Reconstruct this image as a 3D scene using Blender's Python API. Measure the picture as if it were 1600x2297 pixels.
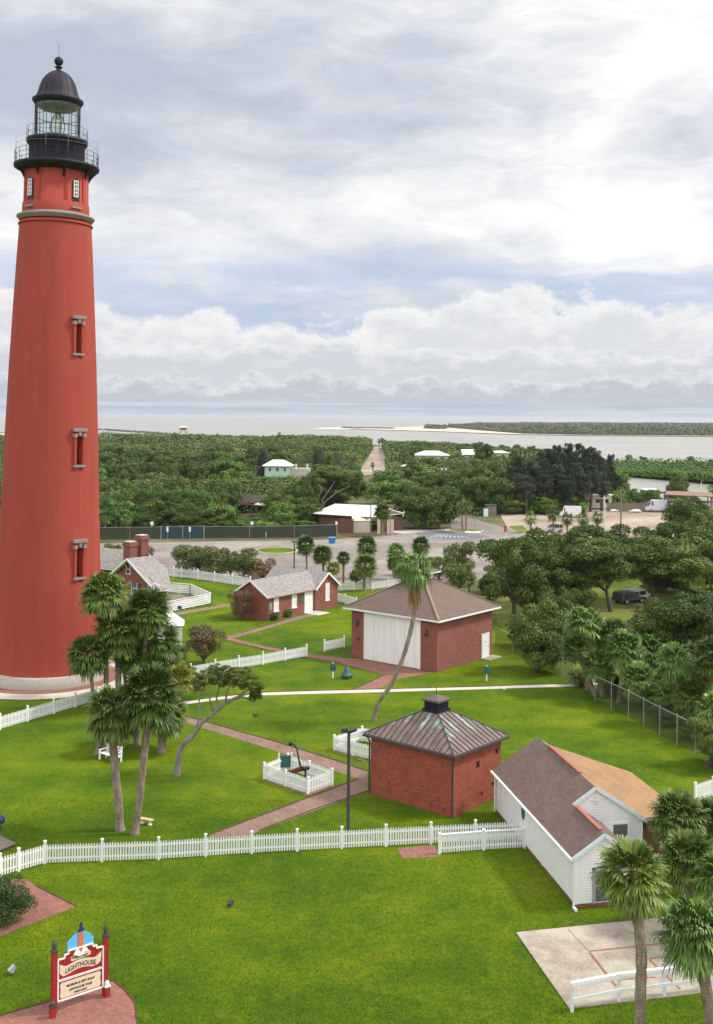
import bpy, math, random
import numpy as np
from mathutils import Vector, Matrix
for _o in list(bpy.data.objects): bpy.data.objects.remove(_o)
SC = bpy.context.scene
COL = SC.collection
R_ = math.radians
# ------------------------------------------------------------------ camera
F, H, X0, YH, ROLL = 2500.0, 23.4, 800.0, 936.0, R_(.45)
cam = bpy.data.objects.new('camera', bpy.data.cameras.new('camera')); COL.objects.link(cam)
cam.matrix_world = Matrix.Translation((0, 0, H)) @ Matrix.Rotation(R_(90), 4, 'X') @ Matrix.Rotation(ROLL, 4, 'Z')
cam.data.sensor_fit = 'VERTICAL'; cam.data.sensor_height = 36.0; cam.data.sensor_width = 36.0*1600/2297
cam.data.lens = 36.0*F/2297
cam.data.shift_y = -(2297/2-YH)/2297
cam.data.clip_start = .5; cam.data.clip_end = 60000
SC.camera = cam
SC.render.resolution_x, SC.render.resolution_y = 713, 1024
# ------------------------------------------------------------------ colour
vs = SC.view_settings
SC.display_settings.display_device = 'sRGB'
vs.view_transform = 'Standard'; vs.look = 'None'; vs.gamma = 1; vs.use_curve_mapping = False
vs.exposure = 0.16
SUN_AZ, SUN_EL = R_(82), R_(48)      # azimuth from +Y towards +X

# ------------------------------------------------------------------ node helper
class NT:
    def __init__(s, tree): s.t = tree; s.n = tree.nodes; s.l = tree.links
    def new(s, typ, **kw):
        n = s.n.new(typ)
        for k, v in kw.items(): setattr(n, k, v)
        return n
    def put(s, sock, v):
        if v is None: return
        if isinstance(v, bpy.types.NodeSocket): s.l.new(v, sock)
        else:
            if sock.type == 'RGBA' and len(v) == 3: v = (*v, 1)
            sock.default_value = v
    def m(s, op, a, b=None, c=None, clamp=False):
        n = s.new('ShaderNodeMath', operation=op); n.use_clamp = clamp
        s.put(n.inputs[0], a); s.put(n.inputs[1], b)
        if c is not None: s.put(n.inputs[2], c)
        return n.outputs[0]
    def mix(s, f, a, b, mode='MIX'):
        n = s.new('ShaderNodeMix', data_type='RGBA', blend_type=mode)
        s.put(n.inputs[0], f); s.put(n.inputs[6], a); s.put(n.inputs[7], b)
        return n.outputs[2]
    def noise(s, vec, scale, detail=4, rough=.5, dist=0, out=0):
        n = s.new('ShaderNodeTexNoise'); s.put(n.inputs['Vector'], vec)
        n.inputs['Scale'].default_value = scale; n.inputs['Detail'].default_value = detail
        n.inputs['Roughness'].default_value = rough; n.inputs['Distortion'].default_value = dist
        return n.outputs[out]
    def ramp(s, f, stops, interp='LINEAR'):
        n = s.new('ShaderNodeValToRGB'); s.put(n.inputs[0], f); cr = n.color_ramp; cr.interpolation = interp
        while len(cr.elements) < len(stops): cr.elements.new(.5)
        for e, (p, c) in zip(cr.elements, stops):
            e.position = p; e.color = (*c, 1) if hasattr(c, '__len__') else (c, c, c, 1)
        return n.outputs[0]
    def sst(s, x, a, b, lo=0, hi=1):
        n = s.new('ShaderNodeMapRange', interpolation_type='SMOOTHSTEP')
        s.put(n.inputs[0], x); s.put(n.inputs[1], a); s.put(n.inputs[2], b); s.put(n.inputs[3], lo); s.put(n.inputs[4], hi)
        return n.outputs[0]
    def xyz(s, x, y, z):
        n = s.new('ShaderNodeCombineXYZ'); s.put(n.inputs[0], x); s.put(n.inputs[1], y); s.put(n.inputs[2], z); return n.outputs[0]
    def sep(s, v):
        n = s.new('ShaderNodeSeparateXYZ'); s.put(n.inputs[0], v); return n.outputs
# ------------------------------------------------------------------ world: Nishita seen through broken cloud
W = bpy.data.worlds.new('World'); SC.world = W; W.use_nodes = True
w = NT(W.node_tree); w.n.clear()
sky = w.new('ShaderNodeTexSky', sky_type='NISHITA'); sky.sun_disc = False
sky.sun_elevation = SUN_EL; sky.sun_rotation = SUN_AZ; sky.air_density = 1.0; sky.dust_density = .6; sky.ozone_density = 1.5
tc = w.new('ShaderNodeTexCoord')
dx, dy, dz = w.sep(tc.outputs['Generated'])
hl = w.m('SQRT', w.m('ADD', w.m('MULTIPLY', dx, dx), w.m('MULTIPLY', dy, dy)))
hl = w.m('MAXIMUM', hl, .02)
ax, ay, el = w.m('DIVIDE', dx, hl), w.m('DIVIDE', dy, hl), w.m('DIVIDE', dz, hl)
def V(sx, sz, off=0): return w.xyz(w.m('MULTIPLY', ax, sx), w.m('MULTIPLY', ay, sx), w.m('MULTIPLY_ADD', el, sz, off))
# warp
wn = w.noise(V(5, 12, 3), 1, 3, .5)
wof = w.m('MULTIPLY', w.m('SUBTRACT', wn, .5), .05)
elw = w.m('ADD', el, wof)
def VW(sx, sz, off=0): return w.xyz(w.m('MULTIPLY', ax, sx), w.m('MULTIPLY', ay, sx), w.m('MULTIPLY_ADD', elw, sz, off))
hi1 = w.noise(VW(3.0, 8, 7.4), 1, 8, .55, .6)
hi2 = w.noise(VW(11, 30, 1.7), 1, 8, .62, .4)
hiv = w.m('ADD', w.m('MULTIPLY', hi1, .62), w.m('MULTIPLY', hi2, .38))
right = w.sst(ax, -.15, .3)
band = w.m('SUBTRACT', w.sst(el, .10, .165), w.sst(el, .18, .27))            # brighter band half way up
topr = w.m('MULTIPLY', w.sst(el, .27, .36), w.sst(ax, .05, .22))
midg = w.m('MULTIPLY', w.m('SUBTRACT', w.sst(el, .18, .26), w.sst(el, .30, .42)), w.m('SUBTRACT', 1, w.sst(ax, .02, .25)))
hib = w.m('ADD', hiv, w.m('ADD', w.m('MULTIPLY', band, .07), w.m('ADD', w.m('MULTIPLY', right, .045), w.m('MULTIPLY', topr, .10))))
hib = w.m('SUBTRACT', hib, w.m('MULTIPLY', midg, .05))
hicol = w.ramp(hib, [(0.36, (.42, .455, .53)), (.45, (.50, .53, .585)), (.52, (.60, .615, .65)), (.60, (.74, .735, .735)), (.70, (.92, .90, .87))])
gap = w.m('MULTIPLY', w.sst(w.noise(VW(4.2, 22, 20.3), 1, 5, .5), .36, .52), w.m('SUBTRACT', w.sst(el, .05, .075), w.sst(el, .125, .165)))
hicol = w.mix(w.m('MULTIPLY', gap, .60), hicol, w.mix(.3, (.31, .40, .62), w.mix(1, sky.outputs[0], (.1, .1, .1), 'MULTIPLY')))
# cumulus banks: each a puffy top edge against what is behind it
def bank(prev, base, amp, sc, off, topc, botc, soft=.004, dep=.05):
    big = w.noise(w.xyz(w.m('MULTIPLY', ax, sc), w.m('MULTIPLY_ADD', ay, sc, off), el), 1, 2, .5)
    puff = w.new('ShaderNodeTexVoronoi', feature='SMOOTH_F1'); w.put(puff.inputs['Vector'], V(sc*4.5, sc*6.5, off)); puff.inputs['Scale'].default_value = 1
    puff.inputs['Smoothness'].default_value = .35
    fine = w.noise(V(sc*16, sc*24, off), 1, 6, .62)
    h = w.m('ADD', base, w.m('MULTIPLY', w.m('SUBTRACT', big, .42), amp))
    h = w.m('SUBTRACT', h, w.m('MULTIPLY', puff.outputs[0], amp*.42))
    h = w.m('ADD', h, w.m('MULTIPLY', w.m('SUBTRACT', fine, .5), amp*.42))
    d = w.m('SUBTRACT', h, el)
    mask = w.sst(d, 0, soft)
    shade = w.sst(d, 0, dep)
    tex = w.m('ADD', shade, w.m('MULTIPLY', w.m('SUBTRACT', w.noise(V(sc*5, sc*14, off+5), 1, 8, .66, .5), .5), 1.9), None, True)
    return w.mix(mask, prev, w.mix(tex, topc, botc))
c = bank(hicol, .122, .125, 4.2, 4.0, (.76, .75, .735), (.58, .59, .62), .016, .05)
c = bank(c, .076, .055, 6.0, 31.0, (.72, .72, .72), (.52, .535, .575), .010, .022)
c = bank(c, .042, .042, 9.0, 12.0, (.66, .665, .68), (.43, .455, .51), .006, .014)
low = w.sst(el, .017, .010)
lowc = w.mix(w.sst(w.noise(V(7, 230, 2), 1, 5, .55), .4, .62), (.37, .42, .51), (.52, .56, .62))
c = w.mix(low, c, lowc)
c = w.mix(w.m('MULTIPLY', w.sst(el, .0065, .0005), .7), c, (.40, .46, .56))
# overhead: smooth bright overcast; behind the camera: unseen extra brightness added to light facing walls
behind = w.m('MULTIPLY', w.sst(ay, .25, -.35), w.sst(el, .05, .5))
c = w.mix(behind, c, (1.95, 1.93, 1.92))
c = w.mix(w.sst(el, .42, 1.3), c, (1.02, 1.04, 1.08))
c10 = w.mix(1, c, (11.5, 11.5, 11.5), 'MULTIPLY')
fin = w.mix(.93, sky.outputs[0], c10)
bg = w.new('ShaderNodeBackground'); w.put(bg.inputs[0], fin); bg.inputs[1].default_value = .1
wo = w.new('ShaderNodeOutputWorld'); w.l.new(bg.outputs[0], wo.inputs[0])
# ------------------------------------------------------------------ sun behind thin cloud
sl = bpy.data.lights.new('sun', 'SUN'); sl.energy = 3.1; sl.angle = R_(9); sl.color = (1, .965, .90)
so = bpy.data.objects.new('sun', sl); COL.objects.link(so)
sd = Vector((math.sin(SUN_AZ)*math.cos(SUN_EL), math.cos(SUN_AZ)*math.cos(SUN_EL), math.sin(SUN_EL)))
so.rotation_euler = sd.to_track_quat('Z', 'Y').to_euler(); so.location = (0, 0, 200)

# ------------------------------------------------------------------ survey: photo point on the ground -> metres
def _uv(x, y):
    a, b = x-X0, y-YH
    return a*math.cos(ROLL)+b*math.sin(ROLL), -a*math.sin(ROLL)+b*math.cos(ROLL)
def G(x, y, z=0.0):
    u, v = _uv(x, y); D = F*(H-z)/v
    return Vector((u*D/F, D, z))
def hgt(y, D, x=800):          # height above ground of a point seen at row y, D metres out
    return H-_uv(x, y)[1]*D/F
def AT(x, y, D):
    u, v = _uv(x, y); return Vector((u*D/F, D, H-v*D/F))

# ------------------------------------------------------------------ objects
def tag(o, label=None, cat=None, group=None, kind=None):
    if label: o['label'] = label
    if cat: o['category'] = cat
    if group: o['group'] = group
    if kind: o['kind'] = kind
    return o
def thing(name, loc, rz=0, label=None, cat=None, group=None):
    o = bpy.data.objects.new(name, None); COL.objects.link(o); o.location = loc; o.rotation_euler = (0, 0, rz)
    o.empty_display_size = .2
    return tag(o, label, cat, group)
def link(name, me, parent=None, loc=(0, 0, 0)):
    o = bpy.data.objects.new(name, me); COL.objects.link(o); o.location = loc
    if parent is not None: o.parent = parent
    return o
def copy_tree(o, parent=None):
    c = o.copy(); COL.objects.link(c)
    if parent is not None: c.parent = parent; c.matrix_parent_inverse = o.matrix_parent_inverse
    for ch in list(o.children): copy_tree(ch, c)
    return c

class MB:
    """collects faces of one mesh"""
    def __init__(s): s.v = []; s.f = []; s.mi = []; s.uv = {}; s.sm = set()
    def add(s, vs_, fs, m=0, smooth=False):
        b = len(s.v); s.v += [tuple(p) for p in vs_]
        for f in fs:
            if smooth: s.sm.add(len(s.f))
            s.f.append([b+i for i in f]); s.mi.append(m)
        return s
    def quad(s, a, b, c, d, m=0): return s.add([a, b, c, d], [(0, 1, 2, 3)], m)
    def box(s, x0, x1, y0, y1, z0, z1, m=0):
        p = [(x, y, z) for z in (z0, z1) for y in (y0, y1) for x in (x0, x1)]
        return s.add(p, [(0, 2, 3, 1), (4, 5, 7, 6), (0, 1, 5, 4), (2, 6, 7, 3), (0, 4, 6, 2), (1, 3, 7, 5)], m)
    def obox(s, c, d, hx, hy, z0, z1, m=0):
        """box centred at c (xy), long axis direction d, half sizes hx along d and hy across"""
        d = Vector((d[0], d[1], 0)).normalized(); n = Vector((-d.y, d.x, 0)); c = Vector((c[0], c[1], 0))
        q = [c-d*hx-n*hy, c+d*hx-n*hy, c+d*hx+n*hy, c-d*hx+n*hy]
        p = [(a.x, a.y, z) for z in (z0, z1) for a in q]
        return s.add(p, [(3, 2, 1, 0), (4, 5, 6, 7), (0, 1, 5, 4), (1, 2, 6, 5), (2, 3, 7, 6), (3, 0, 4, 7)], m)
    def prism(s, poly, z0, z1, m=0):
        n = len(poly); p = [(a[0], a[1], z0) for a in poly]+[(a[0], a[1], z1) for a in poly]
        return s.add(p, [tuple(range(n-1, -1, -1)), tuple(range(n, 2*n))]+[(i, (i+1) % n, n+(i+1) % n, n+i) for i in range(n)], m)
    def beam(s, a, b, w_, h_, m=0):
        a, b = Vector(a), Vector(b); d = (b-a).normalized()
        up = Vector((0, 0, 1)) if abs(d.z) < .95 else Vector((1, 0, 0))
        sx = d.cross(up).normalized()*w_/2; sz = sx.cross(d).normalized()*h_/2
        p = [a-sx-sz, a+sx-sz, a+sx+sz, a-sx+sz, b-sx-sz, b+sx-sz, b+sx+sz, b-sx+sz]
        return s.add(p, [(3, 2, 1, 0), (4, 5, 6, 7), (0, 1, 5, 4), (1, 2, 6, 5), (2, 3, 7, 6), (3, 0, 4, 7)], m)
    def tube(s, pts, rad, n=8, m=0, smooth=True, cap=True):
        pts = [Vector(p) for p in pts]
        if not hasattr(rad, '__len__'): rad = [rad]*len(pts)
        vs_, fs = [], []; pd = None
        for i, p in enumerate(pts):
            d = (pts[min(i+1, len(pts)-1)]-pts[max(i-1, 0)]).normalized()
            if pd is None:
                a = d.cross(Vector((0, 1, .1))).normalized()
            else: a = (pa-d*pa.dot(d)).normalized()
            pa = a; pd = d; b = d.cross(a)
            for k in range(n):
                t = 2*math.pi*k/n; vs_.append(p+(a*math.cos(t)+b*math.sin(t))*rad[i])
        for i in range(len(pts)-1):
            for k in range(n):
                fs.append((i*n+k, i*n+(k+1) % n, (i+1)*n+(k+1) % n, (i+1)*n+k))
        s.add(vs_, fs, m, smooth)
        if cap:
            L = len(pts)-1
            s.add([vs_[L*n+k] for k in range(n)], [tuple(range(n))], m); s.add([vs_[k] for k in range(n)], [tuple(range(n-1, -1, -1))], m)
        return s
    def lathe(s, prof, n=48, m=0, c=(0, 0), smooth=True, a0=0, a1=2*math.pi):
        full = abs(a1-a0-2*math.pi) < 1e-6; k = n if full else n+1
        vs_ = [(c[0]+r*math.cos(a0+(a1-a0)*j/n), c[1]+r*math.sin(a0+(a1-a0)*j/n), z) for r, z in prof for j in range(k)]
        fs = [(i*k+j, i*k+(j+1) % k, (i+1)*k+(j+1) % k, (i+1)*k+j) for i in range(len(prof)-1) for j in range(n)]
        return s.add(vs_, fs, m, smooth)
    def ball(s, c, r, n=12, m=0, sz=1):
        pr = [(max(r*math.sin(math.pi*i/n), .0005), c[2]-r*sz*math.cos(math.pi*i/n)) for i in range(n+1)]
        return s.lathe(pr, n*2, m, (c[0], c[1]))
    def mesh(s, name, mats):
        me = bpy.data.meshes.new(name); me.from_pydata(s.v, [], s.f)
        if not isinstance(mats, (list, tuple)): mats = [mats]
        for mt in mats: me.materials.append(mt)
        if len(mats) > 1: me.polygons.foreach_set('material_index', s.mi)
        if s.sm:
            a = [False]*len(s.f)
            for i in s.sm: a[i] = True
            me.polygons.foreach_set('use_smooth', a)
        if s.uv:
            ul = me.uv_layers.new(name='UVMap')
            for pi, uvs in s.uv.items():
                for li, q in zip(me.polygons[pi].loop_indices, uvs): ul.data[li].uv = q
        me.update(); return me
    def build(s, name, mats, parent=None, loc=(0, 0, 0)): return link(name, s.mesh(name, mats), parent, loc)

def np_mesh(name, verts, quads, mat, attr=None, smooth=False):
    """fast mesh: verts (N,3) quads (M,k)"""
    me = bpy.data.meshes.new(name); k = quads.shape[1]
    me.vertices.add(len(verts)); me.vertices.foreach_set('co', np.ascontiguousarray(verts, dtype=np.float32).ravel())
    me.loops.add(quads.size); me.loops.foreach_set('vertex_index', np.ascontiguousarray(quads, dtype=np.int32).ravel())
    me.polygons.add(len(quads)); me.polygons.foreach_set('loop_start', np.arange(0, quads.size, k, dtype=np.int32))
    me.polygons.foreach_set('loop_total', np.full(len(quads), k, dtype=np.int32))
    if smooth: me.polygons.foreach_set('use_smooth', np.ones(len(quads), dtype=bool))
    me.update(calc_edges=True); me.materials.append(mat)
    if attr is not None:
        a = me.attributes.new('tint', 'FLOAT', 'POINT'); a.data.foreach_set('value', np.ascontiguousarray(attr, dtype=np.float32))
    return me
# ------------------------------------------------------------------ materials
def newmat(name):
    m = bpy.data.materials.new(name); m.use_nodes = True
    t = NT(m.node_tree); t.n.clear()
    b = t.new('ShaderNodeBsdfPrincipled'); o = t.new('ShaderNodeOutputMaterial'); t.l.new(b.outputs[0], o.inputs[0])
    t.b = b; t.o = o
    return m, t
def obj_co(t): return t.new('ShaderNodeTexCoord').outputs['Object']
def bump(t, h, dist=.02, st=.5):
    n = t.new('ShaderNodeBump'); n.inputs['Strength'].default_value = st; n.inputs['Distance'].default_value = dist
    t.put(n.inputs['Height'], h); t.l.new(n.outputs[0], t.b.inputs['Normal'])
def scl(c, k): return tuple(min(1, x*k) for x in c)
def plain(name, col, rough=.6, var=.15, sc=3.0, metal=0, bmp=0, spec=.4, fine=.08):
    m, t = newmat(name); co = obj_co(t)
    n1 = t.noise(co, sc, 6, .6); n2 = t.noise(co, sc*14, 3, .6)
    f = t.m('ADD', t.m('MULTIPLY_ADD', n1, var*2, 1-var), t.m('MULTIPLY_ADD', n2, fine*2, -fine))
    c_ = t.mix(1, col, t.xyz(f, f, f), 'MULTIPLY')
    t.put(t.b.inputs['Base Color'], c_); t.b.inputs['Roughness'].default_value = rough
    t.b.inputs['Metallic'].default_value = metal; t.b.inputs['Specular IOR Level'].default_value = spec
    if bmp: bump(t, n2, .02, bmp)
    return m
def brick(name, c1, c2, mortar, bw=.23, bh=.075, stain=.35, blot=None, mort=.012):
    m, t = newmat(name); x, y, z = t.sep(obj_co(t))
    v = t.xyz(t.m('ADD', x, y), z, 0)
    b = t.new('ShaderNodeTexBrick'); t.put(b.inputs['Vector'], v)
    t.put(b.inputs['Color1'], c1); t.put(b.inputs['Color2'], c2); t.put(b.inputs['Mortar'], mortar)
    b.inputs['Scale'].default_value = 1; b.inputs['Mortar Size'].default_value = mort; b.inputs['Brick Width'].default_value = bw
    b.inputs['Row Height'].default_value = bh; b.inputs['Bias'].default_value = -.1
    n1 = t.noise(v, .8, 7, .65); n2 = t.noise(v, 5, 5, .75)
    f = t.m('ADD', t.m('MULTIPLY_ADD', n1, stain*2, 1-stain), t.m('MULTIPLY_ADD', n2, 1.3, -.65))
    c_ = t.mix(1, b.outputs[0], t.xyz(f, f, f), 'MULTIPLY')
    if blot:
        c_ = t.mix(t.m('MULTIPLY', t.sst(t.noise(t.xyz(t.m('ADD', x, y), t.m('MULTIPLY', z, 1.6), 3.1), .9, 7, .7), .55, .75), t.m('MULTIPLY_ADD', t.sst(z, .3, 2.2), -.5, .8)), c_, blot)
    t.put(t.b.inputs['Base Color'], c_); t.b.inputs['Roughness'].default_value = .85; bump(t, b.outputs[1], -.01, .4)
    return m
def siding(name, col, step=.13, vert=False, dark=.62):
    m, t = newmat(name); x, y, z = t.sep(obj_co(t))
    h = t.m('ADD', x, y) if vert else z
    fr = t.m('FRACT', t.m('DIVIDE', h, step))
    ln = t.sst(fr, .0, .16)
    n = t.noise(t.xyz(x, y, t.m('MULTIPLY', z, .35)), 1.6, 6, .65)
    f = t.m('MULTIPLY', t.m('MULTIPLY_ADD', n, .24, .86), t.m('MULTIPLY_ADD', ln, 1-dark, dark))
    t.put(t.b.inputs['Base Color'], t.mix(1, col, t.xyz(f, f, f), 'MULTIPLY')); t.b.inputs['Roughness'].default_value = .55
    bump(t, t.m('ADD', ln, t.m('MULTIPLY', fr, -.6)), .015, .5)
    return m
def shingle(name, col, col2, row=.16, wid=.28, fleck=.3):
    m, t = newmat(name); uv = t.new('ShaderNodeTexCoord').outputs['UV']
    b = t.new('ShaderNodeTexBrick'); t.put(b.inputs['Vector'], uv); t.put(b.inputs['Color1'], col); t.put(b.inputs['Color2'], col2)
    t.put(b.inputs['Mortar'], scl(col, .55)); b.inputs['Scale'].default_value = 1; b.inputs['Mortar Size'].default_value = .008
    b.inputs['Brick Width'].default_value = wid; b.inputs['Row Height'].default_value = row
    n1 = t.noise(uv, .6, 6, .6); n2 = t.noise(uv, 11, 3, .7)
    f = t.m('ADD', t.m('MULTIPLY_ADD', n1, .4, .8), t.m('MULTIPLY_ADD', n2, fleck*2, -fleck))
    t.put(t.b.inputs['Base Color'], t.mix(1, b.outputs[0], t.xyz(f, f, f), 'MULTIPLY')); t.b.inputs['Roughness'].default_value = .9
    t.b.inputs['Specular IOR Level'].default_value = .2
    bump(t, t.m('ADD', b.outputs[1], n2), -.012, .4)
    return m
def leaf(name, dark, mid, light, rough=.5, big=.5, trans=.0):
    m, t = newmat(name); g = t.new('ShaderNodeNewGeometry'); co = obj_co(t)
    oi = t.new('ShaderNodeObjectInfo').outputs['Random']
    n = t.noise(co, big, 3, .55)
    f = t.m('ADD', t.m('MULTIPLY', g.outputs['Random Per Island'], .42), t.m('MULTIPLY', n, .5))
    f = t.m('ADD', f, t.m('MULTIPLY_ADD', oi, .34, -.14))
    c_ = t.ramp(f, [(.15, dark), (.5, mid), (.9, light)])
    t.put(t.b.inputs['Base Color'], c_); t.b.inputs['Roughness'].default_value = rough; t.b.inputs['Specular IOR Level'].default_value = .25
    return m
M = {}
WHITE = (.80, .80, .80)
M['white'] = plain('white_paint', WHITE, .5, .05, 2, fine=.03)
M['white_old'] = plain('weathered_white_paint', (.72, .72, .70), .6, .14, 2.5, fine=.05)
M['tower'] = None
def tower_mat():
    m, t = newmat('red_painted_brick'); co = obj_co(t); x, y, z = t.sep(co)
    a = t.m('MULTIPLY', t.m('ARCTAN2', y, x), 3.5)
    b = t.new('ShaderNodeTexBrick'); t.put(b.inputs['Vector'], t.xyz(a, z, 0)); b.inputs['Scale'].default_value = 1
    b.inputs['Brick Width'].default_value = .24; b.inputs['Row Height'].default_value = .08; b.inputs['Mortar Size'].default_value = .008
    n1 = t.noise(t.xyz(x, y, t.m('MULTIPLY', z, .35)), .5, 7, .6); n2 = t.noise(co, 9, 4, .7)
    n3 = t.noise(t.xyz(t.m('MULTIPLY', x, 2.2), t.m('MULTIPLY', y, 2.2), t.m('MULTIPLY', z, .09)), 1, 5, .6); n4 = t.noise(co, 30, 2, .8)
    f = t.m('ADD', t.m('MULTIPLY_ADD', n1, .30, .85), t.m('MULTIPLY_ADD', n2, .44, -.22))
    f = t.m('ADD', f, t.m('ADD', t.m('MULTIPLY_ADD', n3, .36, -.18), t.m('MULTIPLY_ADD', n4, .4, -.2)))
    t.put(t.b.inputs['Base Color'], t.mix(1, (.33, .056, .035), t.xyz(f, f, f), 'MULTIPLY')); t.b.inputs['Roughness'].default_value = .75
    t.b.inputs['Specular IOR Level'].default_value = .25
    bump(t, b.outputs[1], -.008, .35)
    return m
M['tower'] = tower_mat()
M['tower_panel'] = plain('red_paint', (.35, .05, .028), .75, .14, 1.4, spec=.25, bmp=.3)
M['granite'] = plain('grey_granite', (.24, .205, .185), .8, .2, 2.5, bmp=.4, fine=.2)
M['granite_pale'] = plain('pale_granite', (.42, .38, .34), .8, .2, 2.5, bmp=.4, fine=.2)
M['iron'] = plain('black_iron', (.014, .013, .020), .6, .3, 2.5, spec=.3)
M['iron_drum'] = plain('blue_black_iron', (.018, .018, .032), .6, .35, 3, spec=.3)
M['iron_roof'] = plain('dark_domed_metal', (.018, .015, .026), .6, .4, 2, spec=.3)
M['steel'] = plain('galvanised_steel', (.38, .39, .39), .5, .15, 3, .4)
M['steel_dk'] = plain('dark_grey_steel', (.05, .05, .055), .5, .2, 3)
M['brick_red'] = brick('red_brick', (.29, .056, .040), (.18, .036, .028), (.22, .12, .095), stain=.38)
M['brick_garage'] = brick('plum_red_brick', (.30, .062, .045), (.18, .038, .034), (.24, .14, .11), stain=.36, blot=(.33, .13, .085))
M['brick_old'] = brick('old_orange_brick', (.36, .068, .028), (.23, .042, .020), (.22, .075, .05), stain=.5, blot=(.22, .085, .06))
M['brick_chim'] = brick('chimney_brick', (.25, .05, .038), (.18, .042, .034), (.18, .11, .09))
M['siding'] = siding('white_clapboard', (.83, .83, .82))
M['vboard'] = siding('white_vertical_boards', (.84, .84, .83), 1.2, True, .80)
M['shed_siding'] = siding('white_shed_boards', (.86, .86, .86), .18)
M['shingle_brown'] = shingle('brown_asphalt_shingle', (.185, .13, .105), (.15, .108, .09))
M['shingle_grey'] = shingle('weathered_cedar_shingle', (.34, .32, .30), (.22, .20, .19), .2, .2, .45)
M['shingle_tan'] = shingle('tan_rolled_roofing', (.33, .195, .10), (.28, .17, .09), .9, 3.5, .22)
M['terracotta'] = plain('red_tile_ridge', (.38, .12, .09), .7, .2, 3)
M['roof_white'] = plain('white_metal_roof', (.80, .80, .80), .45, .08, .5)
M['rust'] = plain('rusted_iron', (.14, .035, .018), .8, .45, 4, bmp=.5, fine=.3)
M['cream'] = plain('cream_paint', (.62, .56, .44), .6, .1, 2)
M['mint'] = plain('mint_paint', (.45, .66, .48), .6, .08, 2)
M['wood'] = plain('grey_weathered_wood', (.20, .16, .13), .8, .3, 3, fine=.15)
M['wood_brown'] = plain('brown_timber', (.14, .07, .04), .75, .3, 3, fine=.15)
M['teal'] = plain('teal_green_metal', (.03, .115, .105), .5, .15, 3)
M['dark'] = plain('dark_opening', (.012, .012, .014), .4, .2, 3)
M['blue'] = plain('blue_plastic', (.02, .14, .50), .5, .1, 3)
M['navy'] = plain('navy_paint', (.02, .05, .16), .3, .1, 3)
M['sign_red'] = plain('barn_red_paint', (.30, .02, .018), .5, .12, 4)
M['sign_cream'] = plain('cream_board', (.70, .58, .42), .5, .08, 4)
M['sky_blue'] = plain('sky_blue_board', (.12, .42, .78), .5, .25, 6)
M['orange'] = plain('orange_paint', (.62, .17, .06), .5, .1, 4)
M['ink'] = plain('black_lettering', (.03, .035, .02), .5, .1, 4)
M['mulch_and_shade'] = plain('bark_mulch_and_turf_shade', (.09, .045, .025), .95, .4, 6, fine=.3)
M['yellow'] = plain('yellow_kerb_paint', (.55, .45, .22), .6, .2, 3)
M['plank'] = plain('tan_plank', (.62, .42, .22), .6, .15, 4)
M['skin'] = plain('skin', (.45, .26, .18), .5, .05, 4)
M['red'] = plain('red_paint_bright', (.42, .03, .03), .5, .1, 4)
M['rock'] = plain('dark_jetty_rock', (.10, .09, .085), .9, .4, 1, bmp=.6, fine=.3)
M['tyre'] = plain('tyre_rubber', (.02, .02, .02), .8, .1, 4)
def glassy(name, col, rough=.08):
    m, t = newmat(name); t.put(t.b.inputs['Base Color'], col); t.b.inputs['Roughness'].default_value = rough
    t.b.inputs['Specular IOR Level'].default_value = .7; return m
M['glass'] = glassy('dark_window_glass', (.02, .024, .03))
M['glass_grey'] = glassy('grey_window_glass', (.10, .12, .14))
def lantern_glass():
    m, t = newmat('lantern_glass')
    tr = t.new('ShaderNodeBsdfTransparent'); gl = t.new('ShaderNodeBsdfGlossy'); gl.inputs['Roughness'].default_value = .03
    tr.inputs[0].default_value = (.94, .985, .965, 1)
    fr = t.new('ShaderNodeFresnel'); fr.inputs[0].default_value = 1.12
    mx = t.new('ShaderNodeMixShader'); t.put(mx.inputs[0], fr.outputs[0]); t.l.new(tr.outputs[0], mx.inputs[1]); t.l.new(gl.outputs[0], mx.inputs[2])
    t.l.new(mx.outputs[0], t.o.inputs[0]); return m
M['lantern'] = lantern_glass()
def lens_mat():
    m, t = newmat('fresnel_lens_glass'); t.put(t.b.inputs['Base Color'], (.80, .90, .88)); t.b.inputs['Roughness'].default_value = .1
    t.b.inputs['Transmission Weight'].default_value = .6; return m
M['lens'] = lens_mat()
def chain_mat(name, col, dens=.30, pitch=.055):
    m, t = newmat(name); x, y, z = t.sep(obj_co(t))
    h = t.m('ADD', x, y)
    a = t.m('FRACT', t.m('DIVIDE', t.m('ADD', h, z), pitch)); b = t.m('FRACT', t.m('DIVIDE', t.m('SUBTRACT', h, z), pitch))
    k = t.m('MAXIMUM', t.m('LESS_THAN', a, dens/2), t.m('LESS_THAN', b, dens/2))
    t.put(t.b.inputs['Base Color'], col); t.b.inputs['Roughness'].default_value = .6; t.b.inputs['Metallic'].default_value = .2
    tr = t.new('ShaderNodeBsdfTransparent'); mx = t.new('ShaderNodeMixShader'); t.put(mx.inputs[0], k)
    t.l.new(tr.outputs[0], mx.inputs[1]); t.l.new(t.b.outputs[0], mx.inputs[2]); t.l.new(mx.outputs[0], t.o.inputs[0]); return m
M['chain'] = chain_mat('chain_link', (.09, .10, .07), .20)
M['chain_slat'] = chain_mat('chain_link_with_green_slats', (.045, .055, .035), 1.1)
M['chain_blue'] = chain_mat('chain_link_with_blue_slats', (.025, .06, .085), 1.2)
M['trunk_palm'] = None
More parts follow.
